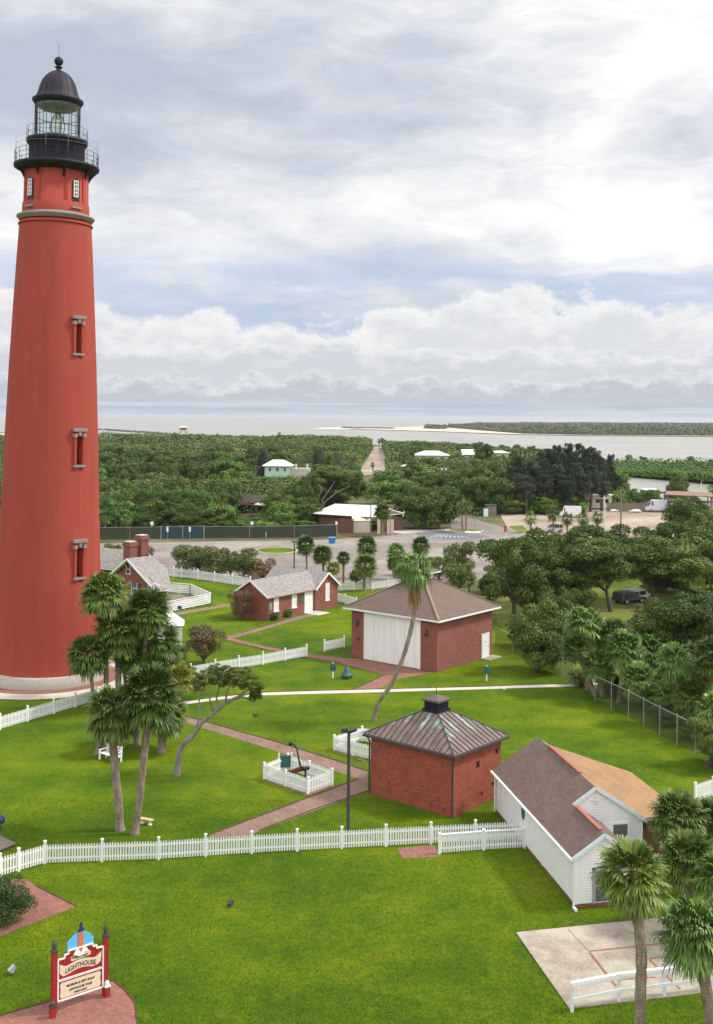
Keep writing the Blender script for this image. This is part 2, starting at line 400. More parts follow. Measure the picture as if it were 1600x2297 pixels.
def bark(name, c1, c2, ring=0, fine=.25):
    m, t = newmat(name); co = obj_co(t); x, y, z = t.sep(co)
    n = t.noise(t.xyz(t.m('MULTIPLY', x, 3), t.m('MULTIPLY', y, 3), z), 1.5, 6, .7); n2 = t.noise(t.xyz(x, y, t.m('MULTIPLY', z, 1.8)), 14, 4, .7)
    f = t.m('ADD', t.m('MULTIPLY', n, .7), t.m('MULTIPLY', n2, .3))
    if ring:
        r = t.m('SINE', t.m('MULTIPLY', t.m('ADD', z, t.m('MULTIPLY', n, .1)), 2*math.pi/ring)); f = t.m('ADD', f, t.m('MULTIPLY', r, .022))
    t.put(t.b.inputs['Base Color'], t.ramp(f, [(.38, c1), (.62, c2)])); t.b.inputs['Roughness'].default_value = .9
    bump(t, f, .04, .7); return m
M['trunk_palm'] = bark('palm_trunk_bark', (.10, .072, .055), (.34, .265, .20), .14)
M['boot'] = bark('palm_boot_fibre', (.05, .025, .02), (.17, .09, .055), .1)
M['bark'] = bark('grey_brown_bark', (.035, .028, .022), (.12, .095, .08))
M['bark_pale'] = bark('pale_grey_bark', (.12, .105, .095), (.30, .27, .25))
M['leaf_sabal'] = leaf('cabbage_palm_leaf', (.024, .050, .008), (.075, .125, .018), (.21, .27, .05), .45)
M['leaf_palm_lush'] = leaf('lush_palm_leaf', (.04, .085, .012), (.10, .19, .03), (.24, .34, .08), .4)
M['leaf_palm_yellow'] = leaf('yellowing_palm_leaf', (.07, .085, .01), (.18, .19, .02), (.34, .31, .05), .45)
M['leaf_dead'] = leaf('dead_palm_leaf', (.10, .05, .02), (.24, .13, .05), (.38, .25, .10), .8)
M['leaf_oak'] = leaf('oak_leaf', (.018, .038, .006), (.072, .118, .018), (.20, .245, .055), .6)
M['leaf_oak_bright'] = leaf('bright_broadleaf', (.025, .075, .010), (.075, .16, .018), (.18, .28, .035), .5)
M['leaf_olive'] = leaf('olive_leaf', (.045, .07, .02), (.11, .14, .04), (.23, .24, .09), .5)
M['leaf_dark'] = leaf('dark_needle', (.014, .024, .016), (.038, .054, .032), (.085, .095, .055), .6)
M['leaf_red'] = leaf('reddish_shrub_leaf', (.04, .06, .015), (.12, .09, .04), (.30, .12, .10), .5, 1.6)
M['leaf_pink'] = leaf('pink_oleander_bloom', (.05, .08, .02), (.14, .13, .05), (.60, .22, .22), .5, 1.8)
M['leaf_hedge'] = leaf('dark_hedge_leaf', (.010, .028, .006), (.028, .062, .010), (.075, .12, .025), .4, 1.5)
M['leaf_scrub'] = leaf('coastal_scrub_leaf', (.03, .055, .012), (.09, .13, .026), (.19, .22, .06), .55)
M['leaf_cassia'] = leaf('wiry_tree_leaf', (.03, .06, .01), (.10, .13, .02), (.24, .25, .05), .5)
def grass_mat():
    m, t = newmat('mown_lawn'); co = t.new('ShaderNodeNewGeometry').outputs['Position']
    x, y, z = t.sep(co)
    n1 = t.noise(co, .05, 5, .6); n2 = t.noise(co, .26, 7, .68); n3 = t.noise(co, 1.9, 6, .75); n4 = t.noise(co, 24, 3, .7)
    f = t.m('ADD', t.m('MULTIPLY', n1, .42), t.m('MULTIPLY', n2, .34))
    f = t.m('ADD', f, t.m('MULTIPLY', n3, .16)); f = t.m('ADD', f, t.m('MULTIPLY', n4, .08))
    c_ = t.ramp(f, [(.37, (.026, .070, .002)), (.455, (.058, .116, .003)), (.525, (.102, .160, .003)), (.59, (.165, .200, .005)), (.67, (.235, .215, .014))])
    br = t.m('MULTIPLY', t.sst(t.noise(co, .45, 6, .75), .57, .70), .6)
    c_ = t.mix(br, c_, (.15, .135, .02))
    g = t.m('MULTIPLY_ADD', t.noise(co, 3.6, 6, .85), 1.5, .25)
    c_ = t.mix(1, c_, t.xyz(g, g, g), 'MULTIPLY')
    t.put(t.b.inputs['Base Color'], c_); t.b.inputs['Roughness'].default_value = .9; t.b.inputs['Specular IOR Level'].default_value = .1
    bump(t, t.m('ADD', n4, n3), .08, .6); return m
M['grass'] = grass_mat()
M['blade'] = leaf('grass_blade', (.035, .09, .002), (.09, .160, .004), (.18, .225, .010), .6, .25)
def ground_mat(name, stops, sc=.08, fs=6, rough=.95):
    m, t = newmat(name); co = t.new('ShaderNodeNewGeometry').outputs['Position']
    n1 = t.noise(co, sc, 7, .6); n2 = t.noise(co, sc*fs, 6, .7); n3 = t.noise(co, sc*fs*8, 4, .7)
    f = t.m('ADD', t.m('MULTIPLY', n1, .5), t.m('ADD', t.m('MULTIPLY', n2, .3), t.m('MULTIPLY', n3, .2)))
    t.put(t.b.inputs['Base Color'], t.ramp(f, stops)); t.b.inputs['Roughness'].default_value = rough; t.b.inputs['Specular IOR Level'].default_value = .15
    bump(t, n3, .03, .5); return m
M['ground'] = ground_mat('sandy_scrub_ground', [(.35, (.05, .065, .02)), (.5, (.10, .105, .04)), (.62, (.20, .17, .10))])
M['park_ground'] = ground_mat('grassy_park_ground', [(.38, (.06, .10, .012)), (.5, (.13, .17, .02)), (.58, (.22, .20, .07)), (.68, (.34, .26, .18))], .09)
M['asphalt'] = ground_mat('pale_worn_asphalt', [(.38, (.16, .135, .12)), (.5, (.25, .215, .195)), (.62, (.36, .315, .285))], .06)
M['asphalt_dk'] = ground_mat('dark_asphalt', [(.35, (.10, .10, .11)), (.5, (.15, .15, .16)), (.65, (.22, .21, .21))], .2)
M['lot_sand'] = ground_mat('sandy_car_park', [(.38, (.20, .155, .12)), (.5, (.34, .265, .215)), (.62, (.48, .39, .32))], .05)
M['sand'] = ground_mat('beach_sand', [(.35, (.48, .38, .28)), (.5, (.60, .50, .39)), (.65, (.70, .60, .48))], .03)
M['concrete'] = ground_mat('stained_concrete', [(.36, (.19, .155, .12)), (.46, (.32, .275, .215)), (.54, (.42, .37, .30)), (.64, (.50, .45, .37))], .22, 5, .85)
M['concrete_pale'] = ground_mat('pale_concrete', [(.36, (.40, .36, .31)), (.5, (.54, .49, .43)), (.66, (.62, .57, .51))], .4, 5, .85)
M['curb'] = M['concrete_pale']
def paver(name, c1, c2, mortar, rot=0):
    m, t = newmat(name); co = t.new('ShaderNodeNewGeometry').outputs['Position']
    mp = t.new('ShaderNodeMapping'); mp.inputs['Rotation'].default_value = (0, 0, rot); t.put(mp.inputs[0], co)
    b = t.new('ShaderNodeTexBrick'); t.put(b.inputs['Vector'], mp.outputs[0]); t.put(b.inputs['Color1'], c1); t.put(b.inputs['Color2'], c2); t.put(b.inputs['Mortar'], mortar)
    b.inputs['Scale'].default_value = 1; b.inputs['Mortar Size'].default_value = .008; b.inputs['Brick Width'].default_value = .21; b.inputs['Row Height'].default_value = .105
    n1 = t.noise(co, .7, 6, .65); n2 = t.noise(co, 6, 4, .7)
    f = t.m('ADD', t.m('MULTIPLY_ADD', n1, .8, .6), t.m('MULTIPLY_ADD', n2, .5, -.25))
    c_ = t.mix(1, b.outputs[0], t.xyz(f, f, f), 'MULTIPLY')
    c_ = t.mix(t.sst(t.noise(co, 1.1, 6, .7), .58, .75), c_, (.20, .16, .14))
    t.put(t.b.inputs['Base Color'], c_); t.b.inputs['Roughness'].default_value = .85; bump(t, b.outputs[1], -.01, .4); return m
M['paver'] = paver('brick_path_pavers', (.29, .17, .125), (.19, .11, .085), (.14, .105, .075), R_(45))
M['paver_red'] = paver('red_brick_pavers', (.32, .125, .09), (.21, .085, .065), (.13, .075, .05), R_(20))
M['paint_red'] = plain('red_stained_concrete', (.27, .11, .08), .7, .2, 1)
def water_mat():
    m, t = newmat('sea_water'); co = t.new('ShaderNodeNewGeometry').outputs['Position']
    n = t.noise(co, .012, 5, .6)
    t.put(t.b.inputs['Base Color'], t.ramp(n, [(.35, (.24, .235, .205)), (.65, (.33, .315, .265))]))
    t.b.inputs['Roughness'].default_value = .28; t.b.inputs['IOR'].default_value = 1.33
    x, y, z = t.sep(co)
    wv = t.noise(t.xyz(t.m('MULTIPLY', x, .35), y, z), .35, 5, .7)
    bump(t, wv, .5, .35); return m
M['water'] = water_mat()
M['foam'] = plain('surf_foam', (.82, .82, .80), .7, .1, .1)
M['verdigris'] = None
def seam_roof():
    m, t = newmat('copper_brown_seamed_metal'); uv = t.new('ShaderNodeTexCoord').outputs['UV']; u, v, _ = t.sep(uv)
    k = t.m('FLOOR', t.m('DIVIDE', u, .42))
    wn_ = t.new('ShaderNodeTexWhiteNoise', noise_dimensions='1D'); t.put(wn_.inputs['W'], t.m('ADD', k, 4.3)); r = wn_.outputs['Value']
    wn2 = t.new('ShaderNodeTexWhiteNoise', noise_dimensions='1D'); t.put(wn2.inputs['W'], t.m('ADD', k, 91.7)); r2 = wn2.outputs['Value']
    nz = t.noise(t.xyz(t.m('MULTIPLY', u, 7), t.m('MULTIPLY', v, 1.3), k), 1, 5, .7)
    top = t.m('MULTIPLY_ADD', r2, 1.3, .9)
    inr = t.m('MULTIPLY', t.sst(v, top, t.m('ADD', top, .35)), t.sst(v, t.m('ADD', top, 2.0), t.m('ADD', top, 1.5)))
    st = t.m('MULTIPLY', t.m('GREATER_THAN', r, .42), inr)
    st = t.m('MULTIPLY', st, t.sst(nz, .42, .58))
    n1 = t.noise(t.xyz(t.m('MULTIPLY', u, 3), v, 2), 1, 6, .7)
    base = t.ramp(n1, [(.3, (.095, .065, .055)), (.5, (.17, .12, .10)), (.7, (.25, .185, .15))])
    tn = t.mix(r, (.50, .50, .48), (.30, .42, .38))
    t.put(t.b.inputs['Base Color'], t.mix(t.m('MULTIPLY', st, .85), base, tn)); t.b.inputs['Roughness'].default_value = .5
    t.b.inputs['Metallic'].default_value = .15; return m
M['seam'] = seam_roof()
# ------------------------------------------------------------------ setting: land, water, paths
def struct(name, me): return tag(link(name, me), kind='structure')
def sheet(name, poly, z, mat, grid=None):
    b = MB(); pts = [(p[0], p[1], z) for p in poly]
    a = sum(pts[i][0]*pts[(i+1) % len(pts)][1]-pts[(i+1) % len(pts)][0]*pts[i][1] for i in range(len(pts)))
    if a < 0: pts.reverse()
    b.add(pts, [tuple(range(len(pts)))]); return struct(name, b.mesh(name, mat))
def pg(*pts): return [G(*p) for p in pts]
b = MB(); b.quad((-30000, -3000, -1.5), (30000, -3000, -1.5), (30000, 45000, -1.5), (-30000, 45000, -1.5)); struct('sea', b.mesh('sea', M['water']))
land = [(-2500, -300), (2500, -300), (2500, 250), (150, 306), (108, 312), (92, 330), (90, 420), (118, 482), (138, 428), (200, 405), (2500, 380), (2500, 1200), (300, 705),
        (232, 668), (190, 640), (150, 640), (110, 690), (70, 760), (24, 890), (17, 960), (-60, 985), (-230, 985), (-300, 1450), (-2500, 1500)]
sheet('ground', land, 0, M['ground'])
sheet('beach', [(-60, 960), (-225, 960), (-225, 700), (-300, 700), (-600, 1300), (-310, 1440), (-232, 987)], .008, M['sand'])
sheet('sand_spit', [(300, 703), (232, 667), (190, 641), (150, 641), (112, 690), (90, 640), (150, 600), (300, 640)], .008, M['sand'])
isl = [(775, 961.5), (880, 964.5), (1000, 968), (1140, 973.5), (1300, 976), (1500, 977.5), (1750, 980), (1750, 950), (1300, 948.5), (1100, 949.5), (1000, 953), (940, 957), (860, 960)]
far_island = sheet('far_island_beach', [G(*p, -.5) for p in isl], -.5, M['sand'])
sheet('sea_shoal', [G(*p, -1.5) for p in [(690, 960.5), (760, 959.5), (860, 960), (860, 962), (760, 962)]], -1.45, M['foam'])
# lawns and lots
sheet('lawn', [(-60, 20), (60, 20), (60, 96), (19.6, 98), (16.4, 128), (17, 140), (8, 150), (0, 152), (-15, 153.5), (-29, 164), (-60, 170)], .004, M['grass'])
sheet('park_lawn', [(19.6, 98), (60, 80), (140, 80), (110, 205), (33, 212), (21, 175), (17.5, 140), (16.4, 128)], .008, M['park_ground'])
lot = [G(150, 1224), G(220, 1219), G(757, 1210), G(790, 1207), G(850, 1203), G(900, 1198), G(960, 1192), G(1015, 1193), G(1005, 1150), G(1014, 1150), G(1140, 1186), G(1175, 1200),
       G(1130, 1222), G(1105, 1262), G(1095, 1290), G(1045, 1312), G(880, 1303), G(740, 1309), G(640, 1316), G(560, 1308), G(372, 1271), G(230, 1262), G(100, 1262)]
sheet('parking_lot', lot, .012, M['asphalt'])
sheet('parking_lot_patch', pg((930, 1196), (1005, 1190), (1062, 1199), (1100, 1203), (1070, 1210), (1000, 1209), (950, 1205)), .016, M['asphalt_dk'])
sheet('sandy_lot', pg((1140, 1186), (1120, 1150), (1180, 1140), (1340, 1130), (1480, 1128), (1760, 1130), (1760, 1260), (1300, 1225), (1175, 1200)), .016, M['lot_sand'])
sheet('verge', pg((800, 1207), (765, 1203), (770, 1192), (905, 1186), (1010, 1183), (1004, 1190), (960, 1190), (900, 1196), (850, 1201)), .02, M['mulch_and_shade'])
sheet('pavement', pg((880, 1189), (1010, 1186), (1012, 1190), (960, 1191.5), (905, 1197), (880, 1195)), .024, M['concrete_pale'])
sheet('beach_road', pg((800, 1068), (866, 1060), (866, 1049), (868, 1007), (870, 1002), (840, 1002), (836, 1010), (824, 1030)), .03, M['lot_sand'])
sheet('grass_verge', pg((1140, 1181), (1172, 1178), (1187, 1192), (1166, 1197)), .022, M['park_ground'])
# kerbed traffic island and palm island
def kerb_island(name, cpx, rx, ry, kcol, surf):
    c = G(*cpx); n = 40; out = [(c.x+rx*math.cos(2*math.pi*i/n)*(1 if abs(math.cos(2*math.pi*i/n)) < .9 else 1.08), c.y+ry*math.sin(2*math.pi*i/n)) for i in range(n)]
    b = MB(); b.prism(out, .0, .14, 0)
    inn = [(c.x+(p[0]-c.x)*(1-.28/rx), c.y+(p[1]-c.y)*(1-.28/ry)) for p in out]
    b.prism(inn, .02, .155, 1); return struct(name, b.mesh(name, [kcol, surf]))
kerb_island('kerbed_traffic_island', (622, 1236), 3.4, 4.2, M['yellow'], M['grass'])
kerb_island('kerbed_palm_island', (1046, 1191), 3.4, 3.6, M['curb'], M['park_ground'])
# parking stripes
b = MB()
for i in range(9):
    a, c_ = G(985+i*7, 1199+i*.6), G(965+i*11, 1206)
    b.beam((a.x, a.y, .024), (c_.x, c_.y, .024), .14, .002)
for i, (x, y) in enumerate([(1010, 1236), (1060, 1238), (1075, 1252), (1000, 1216), (1100, 1222)]):
    a = G(x, y); b.beam((a.x-1.4, a.y-1, .02), (a.x+1.4, a.y+1, .02), .14, .002)
struct('parking_lot_marking', b.mesh('parking_lot_marking', M['white_old']))
# brick paths and walkways
sheet('brick_path', pg((404, 1603), (620, 1665), (770, 1712), (824.5, 1731), (826, 1775), (582, 1864), (560, 1876), (467, 1880), (475, 1872), (560, 1840), (804, 1748), (620, 1685), (400, 1616)), .012, M['paver'])
sheet('brick_path_to_garage', [G(*p) for p in [(505, 1431), (600, 1408), (680, 1383), (703, 1381), (700, 1378), (672, 1380), (600, 1402), (520, 1427), (506, 1437), (600, 1459), (690, 1476), (740, 1483.5), (765, 1489), (868, 1514), (792, 1549), (849, 1546), (894, 1522), (945, 1503), (938, 1497), (803, 1474), (690, 1467), (600, 1452)]][:0] or pg((512, 1430), (600, 1451), (690, 1467), (772, 1476), (803, 1478), (940, 1503.5), (972, 1509), (894, 1523), (849, 1546), (790, 1549), (866, 1514), (765, 1489), (690, 1476), (600, 1459), (500, 1433)), .012, M['paver_red'])
sheet('brick_path_to_bungalow', pg((500, 1433), (512, 1426), (600, 1403), (672, 1381), (720, 1375), (728, 1379), (684, 1386), (600, 1410), (522, 1432), (512, 1437)), .016, M['paver'])
sheet('brick_path_behind_lawn', pg((380, 1381), (396, 1374), (470, 1362), (560, 1347), (562, 1351), (522, 1358), (396, 1381), (370, 1388)), .012, M['paver'])
sheet('concrete_walk', pg((385, 1583), (410, 1575), (500, 1563), (590, 1554), (700, 1550.5), (840, 1547), (1080, 1541), (1290, 1534), (1440, 1524), (1442, 1529), (1290, 1540), (1080, 1546.5), (840, 1553.5), (700, 1557), (590, 1560), (500, 1569), (412, 1581), (390, 1588)), .018, M['concrete_pale'])
sheet('brick_apron', pg((-60, 1975), (60, 1972), (80, 1988), (171, 2034), (0, 2101), (-120, 2150)), .012, M['paver_red'])
sheet('brick_apron_under_sign', pg((-80, 2300), (0, 2279), (116, 2246), (200, 2217), (254, 2202), (276, 2218), (302, 2248), (309, 2297), (312, 2420), (-80, 2420)), .012, M['paver_red'])
sheet('brick_step_pad', pg((890, 1903), (975, 1896), (985, 1922), (905, 1927)), .012, M['paver_red'])
def edging(name, pts, w_=.11, mat='mulch_and_shade', z=.03):
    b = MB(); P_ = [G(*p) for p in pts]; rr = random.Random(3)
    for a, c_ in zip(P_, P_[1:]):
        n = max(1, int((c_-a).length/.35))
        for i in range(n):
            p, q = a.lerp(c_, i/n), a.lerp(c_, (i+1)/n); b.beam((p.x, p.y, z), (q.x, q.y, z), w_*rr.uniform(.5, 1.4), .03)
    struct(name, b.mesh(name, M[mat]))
edging('turf_shade_edge', [(410, 1604.5), (620, 1664), (770, 1711), (824, 1730)]); edging('turf_shade_edge', [(826, 1774), (700, 1818), (582, 1863)], .08); edging('turf_shade_edge', [(804, 1747), (640, 1809), (560, 1839), (475, 1871)], .13)  # dark strips laid as the painted shade line of raised turf beside the paving
edging('turf_shade_edge', [(500, 1562), (590, 1553.3), (700, 1549.8), (840, 1546.3), (1080, 1540.3), (1285, 1533.6)], .14); edging('turf_shade_edge', [(865, 1513), (790, 1548)], .1); edging('turf_shade_edge', [(765, 1488), (690, 1475), (600, 1458), (505, 1436)], .1)
edging('turf_shade_edge', [(515, 1428), (600, 1403), (672, 1381)], .12); edging('turf_shade_edge', [(0, 2279), (116, 2245.5), (200, 2216)], .06); edging('turf_shade_edge', [(254, 2201), (276, 2217), (302, 2247), (309, 2297)], .06); edging('turf_shade_edge', [(80, 1987), (171, 2033.4)], .06); edging('turf_shade_edge', [(1158, 2093), (1433, 2064.5), (1600, 2048)], .1)
edging('fence_footing', [(593, 1749), (691, 1783), (745, 1763)], .25, 'paver', .02); edging('fence_footing', [(750, 1684), (822, 1709)], .3, 'paver', .02)
# concrete slab, real thickness, with its stained strips
slab = pg((1158, 2094), (1433, 2066), (1720, 2038), (1780, 2195), (1600, 2226), (1277, 2264))
b = MB(); b.prism([(p.x, p.y) for p in reversed(slab)], 0, .06); struct('concrete_slab', b.mesh('concrete_slab', M['concrete']))
b = MB()
def strip(p, q, w_):
    a, c_ = G(*p), G(*q); b.beam((a.x, a.y, .064), (c_.x, c_.y, .064), w_, .003)
strip((1321, 2137), (1494, 2119), .13); strip((1323, 2140), (1382, 2216), .13)
strip((1456, 2153), (1600, 2139), .10); strip((1456, 2155), (1526, 2222), .10); strip((1391, 2201), (1470, 2195), .10)
struct('concrete_slab_stained_joint', b.mesh('concrete_slab_stained_joint', M['paint_red']))
b = MB()
a, c_ = G(1274, 2087), G(1320, 2136); b.beam((a.x, a.y, .0625), (c_.x, c_.y, .0625), .05, .003)
struct('concrete_slab_joint', b.mesh('concrete_slab_joint', M['wood']))
# tower apron rings
TC = Vector((-27.45, 99.6, 0))
b = MB(); b.lathe([(8.1, 0), (8.1, .02), (6.1, .021)], 64, 0, (TC.x, TC.y), False); struct('concrete_ring', b.mesh('concrete_ring', M['concrete_pale']))
b = MB(); b.lathe([(6.4, 0), (6.4, .04), (4.6, .042)], 64, 0, (TC.x, TC.y), False); struct('brick_ring', b.mesh('brick_ring', M['paver_red']))
sheet('tower_walk', pg((262, 1475), (310, 1492), (330, 1520), (300, 1540), (260, 1520)), .022, M['concrete_pale'])
# jetty
rng = random.Random(5)
def rocks(name, pts, n, r, label, cat):
    b = MB()
    for i in range(n):
        t_ = rng.random()*(len(pts)-1); k = int(t_); p = pts[k].lerp(pts[k+1], t_-k)
        q = rng.uniform(.6, 1.2)*r; x, y = p.x+rng.gauss(0, r*1.6), p.y+rng.gauss(0, r*2)
        a = rng.random()*6
        vs_ = [(x+q*math.cos(a+j*1.05)*rng.uniform(.8, 1.2), y+q*math.sin(a+j*1.05)*rng.uniform(.8, 1.2), -1.6) for j in range(6)]
        vt = [(x+(v[0]-x)*.6, y+(v[1]-y)*.6, -1.5+q*rng.uniform(.7, 1.3)) for v in vs_]
        b.add(vs_+vt, [(0, 1, 7, 6), (1, 2, 8, 7), (2, 3, 9, 8), (3, 4, 10, 9), (4, 5, 11, 10), (5, 0, 6, 11), (6, 7, 8, 9, 10, 11)])
    o = link(name, b.mesh(name, M['rock'])); tag(o, label, cat, kind='stuff'); return o
rocks('rock_jetty', [G(150, 962, -1.5), G(240, 965, -1.5), G(290, 969, -1.5), G(340, 972, -1.5), G(400, 977, -1.5)], 420, 1.9, 'long dark rock jetty running out past the beach at the left horizon', 'jetty')
rocks('rock_breakwater', [G(772, 960.5, -1.5), G(830, 961.6, -1.5), G(880, 962.6, -1.5)], 260, 2.6, 'thin dark rock breakwater at the tip of the distant sandy island', 'breakwater')
# ------------------------------------------------------------------ lighthouse
def build_tower():
    T = thing('lighthouse', TC, 0, 'tall tapering red brick lighthouse with black iron lantern room and dome', 'lighthouse')
    T.rotation_euler = (0, R_(.62), math.atan2(-TC.x, -(-TC.y)) if 0 else 0)
    cam_a = math.atan2(-TC.y, -TC.x)           # direction from tower to where the photo was taken
    def z_(y): return hgt(y, TC.y)+ (107-X0)*math.sin(ROLL)*TC.y/F
    def zz(y): return 23.4-(_uv(118, y)[1])*TC.y/F
    b = MB(); b.lathe([(5.25, 0), (5.25, .95), (5.12, 1.05), (4.9, 1.06)], 72); b.build('granite_base', M['granite_pale'], T)
    prof = [(5.0, 1.05), (4.93, 1.5), (4.80, 3), (4.62, 6), (4.47, 9.5), (4.25, 15), (4.08, 20.6), (3.93, 24.0), (3.80, 27.5), (3.52, 33.2), (3.30, 37.4), (3.12, zz(505)), (3.10, zz(503))]
    # shaft with four window openings cut as recesses: built from a fine grid leaving holes
    n = 144
    rows = []
    zs = sorted(set([p[1] for p in prof]))
    wins = []
    wa = cam_a+R_(34)
    for yc, yt, yb in ((762, 730, 794), (1006, 976, 1038), (1250, 1218, 1282)):
        wins.append((wa, zz(yb), zz(yt)))
    def rad(z):
        for (r0, z0), (r1, z1) in zip(prof, prof[1:]):
            if z0 <= z <= z1: return r0+(r1-r0)*(z-z0)/(z1-z0)
        return prof[-1][0]
    cuts = sorted(set(zs+[v for w_ in wins for v in (w_[1], w_[2])]))
    hw = .42
    b = MB()
    step = 2*math.pi/n
    for z0, z1 in zip(cuts, cuts[1:]):
        for k in range(n):
            a0 = wa+step*(k-.5); a1 = a0+step
            hole = any(w_[1]-.001 <= z0 and z1 <= w_[2]+.001 for w_ in wins)
            r0, r1 = rad(z0), rad(z1)
            hk = max(1, round(hw/((r0)*step)/1.0))
            if hole and (k <= 1 or k >= n-1): continue
            b.add([(r0*math.cos(a0), r0*math.sin(a0), z0), (r0*math.cos(a1), r0*math.sin(a1), z0), (r1*math.cos(a1), r1*math.sin(a1), z1), (r1*math.cos(a0), r1*math.sin(a0), z1)], [(0, 1, 2, 3)], 0, True)
    # recess reveals
    for (a, z0, z1) in wins:
        d = Vector((math.cos(a), math.sin(a), 0)); s = Vector((-d.y, d.x, 0)); r = (rad(z0)+rad(z1))/2
        L, R2 = -1.5*step*r, 1.5*step*r; dep = 1.0
        def P_(q, u, z): return tuple(d*q+s*u+Vector((0, 0, z)))
        ro = r-.01
        for u in (L, R2): b.add([P_(ro+.02, u, z0), P_(ro-dep, u, z0), P_(ro-dep, u, z1), P_(ro+.02, u, z1)], [(0, 1, 2, 3)], 0)
        b.add([P_(ro+.02, L, z1), P_(ro+.02, R2, z1), P_(ro-dep, R2, z1), P_(ro-dep, L, z1)], [(0, 1, 2, 3)], 0)
        b.add([P_(ro+.02, L, z0), P_(ro+.02, R2, z0), P_(ro-dep, R2, z0+.35), P_(ro-dep, L, z0+.35)], [(0, 1, 2, 3)], 1)
    b.build('shaft', [M['tower'], M['dark']], T)
    # windows with granite surrounds
    def oriented(bm, a, r, u0, u1, q0, q1, z0, z1, m=0):
        d = Vector((math.cos(a), math.sin(a), 0)); s = Vector((-d.y, d.x, 0))
        p = [d*(r+q)+s*u+Vector((0, 0, z)) for z in (z0, z1) for q in (q0, q1) for u in (u0, u1)]
        bm.add(p, [(0, 2, 3, 1), (4, 5, 7, 6), (0, 1, 5, 4), (2, 6, 7, 3), (0, 4, 6, 2), (1, 3, 7, 5)], m)
    for (a, z0, z1) in wins:
        r = (rad(z0)+rad(z1))/2; hwid = 1.5*step*r
        w_ = MB(); oriented(w_, a, r, -hwid, hwid, -.98, -.90, z0+.3, z1)
        wo_ = w_.build('window', M['glass'], T)
        f = MB()
        for u0, u1 in ((-hwid, -hwid+.07), (hwid-.07, hwid), (-.03, .03)): oriented(f, a, r, u0, u1, -.90, -.84, z0+.42, z1-.05)
        for k in range(5):
            zz_ = z0+.42+(z1-.1-z0-.42)*k/4; oriented(f, a, r, -hwid, hwid, -.90, -.835, zz_-.035, zz_+.035)
        f.build('frame', M['white'], wo_)
        s = MB()
        oriented(s, a, r, -hwid-.42, hwid+.42, -.05, .26, z1+.42, z1+.72)          # hood
        oriented(s, a, r, -.13, .13, -.05, .22, z1+.02, z1+.42)                    # keystone
        for q in (-1, 1):
            oriented(s, a, r, *sorted((q*(hwid+.02), q*(hwid+.36))), -.1, .24, z1-.10, z1+.22)
        s.build('stone_lintel', M['granite'], wo_)
        s = MB(); oriented(s, a, r, -hwid-.34, hwid+.34, -.05, .24, z0-.22, z0-.02); s.build('stone_sill', M['granite'], wo_)
        s = MB()
        for q in (-1, 1):
            oriented(s, a, r, *sorted((q*(hwid+.04), q*(hwid+.28))), -.1, .15, z0, z1-.10)
            oriented(s, a, r, *sorted((q*(hwid-.05), q*(hwid+.14))), -.05, .15, z0-.42, z0-.22)
        oriented(s, a, r, -hwid-.1, hwid+.1, -.05, .09, z1+.12, z1+.42)
        s.build('painted_surround', M['tower_panel'], wo_)
    # cornice
    zc = zz(493)
    b = MB(); b.lathe([(3.10, zc-.62), (3.24, zc-.60), (3.24, zc-.48), (3.08, zc-.44), (3.10, zc-.30)], 72); b.build('belt_course', M['tower_panel'], T)
    b = MB(); b.lathe([(3.05, zc-.22), (3.22, zc-.14), (3.22, zc-.02), (3.38, zc+.06), (3.38, zc+.20), (3.28, zc+.26), (2.9, zc+.42)], 72); b.build('cornice', M['granite'], T)
    # watch room
    zt = zz(383); z0 = zc+.4
    b = MB(); b.lathe([(2.92, z0), (2.90, z0+.9), (2.82, z0+.95), (2.78, zt), (2.6, zt+.01)], 72); b.build('watch_room_wall', M['tower'], T)
    for k, a in enumerate((cam_a+R_(36), cam_a-R_(50), cam_a+R_(126), cam_a-R_(140))):
        w0, w1 = zz(468), zz(417)
        o_ = MB(); oriented(o_, a, 2.8, -.40, .40, -.2, .06, w0, w1)
        w_ = MB(); oriented(w_, a, 2.8, -.34, .34, -.2, .085, w0, w1)
        # arched head
        d = Vector((math.cos(a), math.sin(a), 0)); s = Vector((-d.y, d.x, 0))
        arc = [d*2.885+s*(.34*math.cos(t))+Vector((0, 0, w1+.34*math.sin(t))) for t in [math.pi*i/8 for i in range(9)]]
        w_.add(arc, [tuple(range(9))])
        wo_ = w_.build('window', M['dark'], T)
        f = MB()
        for u0, u1 in ((-.30, -.23), (.12, .19), (-.08, -.03)): oriented(f, a, 2.8, u0, u1, .08, .13, w0+.75, w1+.12)
        for q in range(5): zz_ = w0+.75+(w1-w0-.65)*q/4; oriented(f, a, 2.8, -.30, .19, .08, .125, zz_-.035, zz_+.035)
        f.build('frame', M['white'], wo_)
        f = MB(); oriented(f, a, 2.8, -.5, .5, -.05, .24, w0-.30, w0-.12); f.build('sill', M['granite'], wo_)
        for q in (-.72, .72):
            f = MB(); oriented(f, a+q*.44, 2.8, -.12, .12, -.1, .07, z0+.95, zt); f.build('pilaster', M['tower_panel'], T)
    # gallery
    zg = zz(377)
    b = MB(); b.lathe([(2.7, zg-.55), (2.85, zg-.5), (3.35, zg-.28), (3.70, zg-.10), (3.72, zg+.12), (2.3, zg+.14)], 72); b.build('gallery_deck', M['iron'], T)
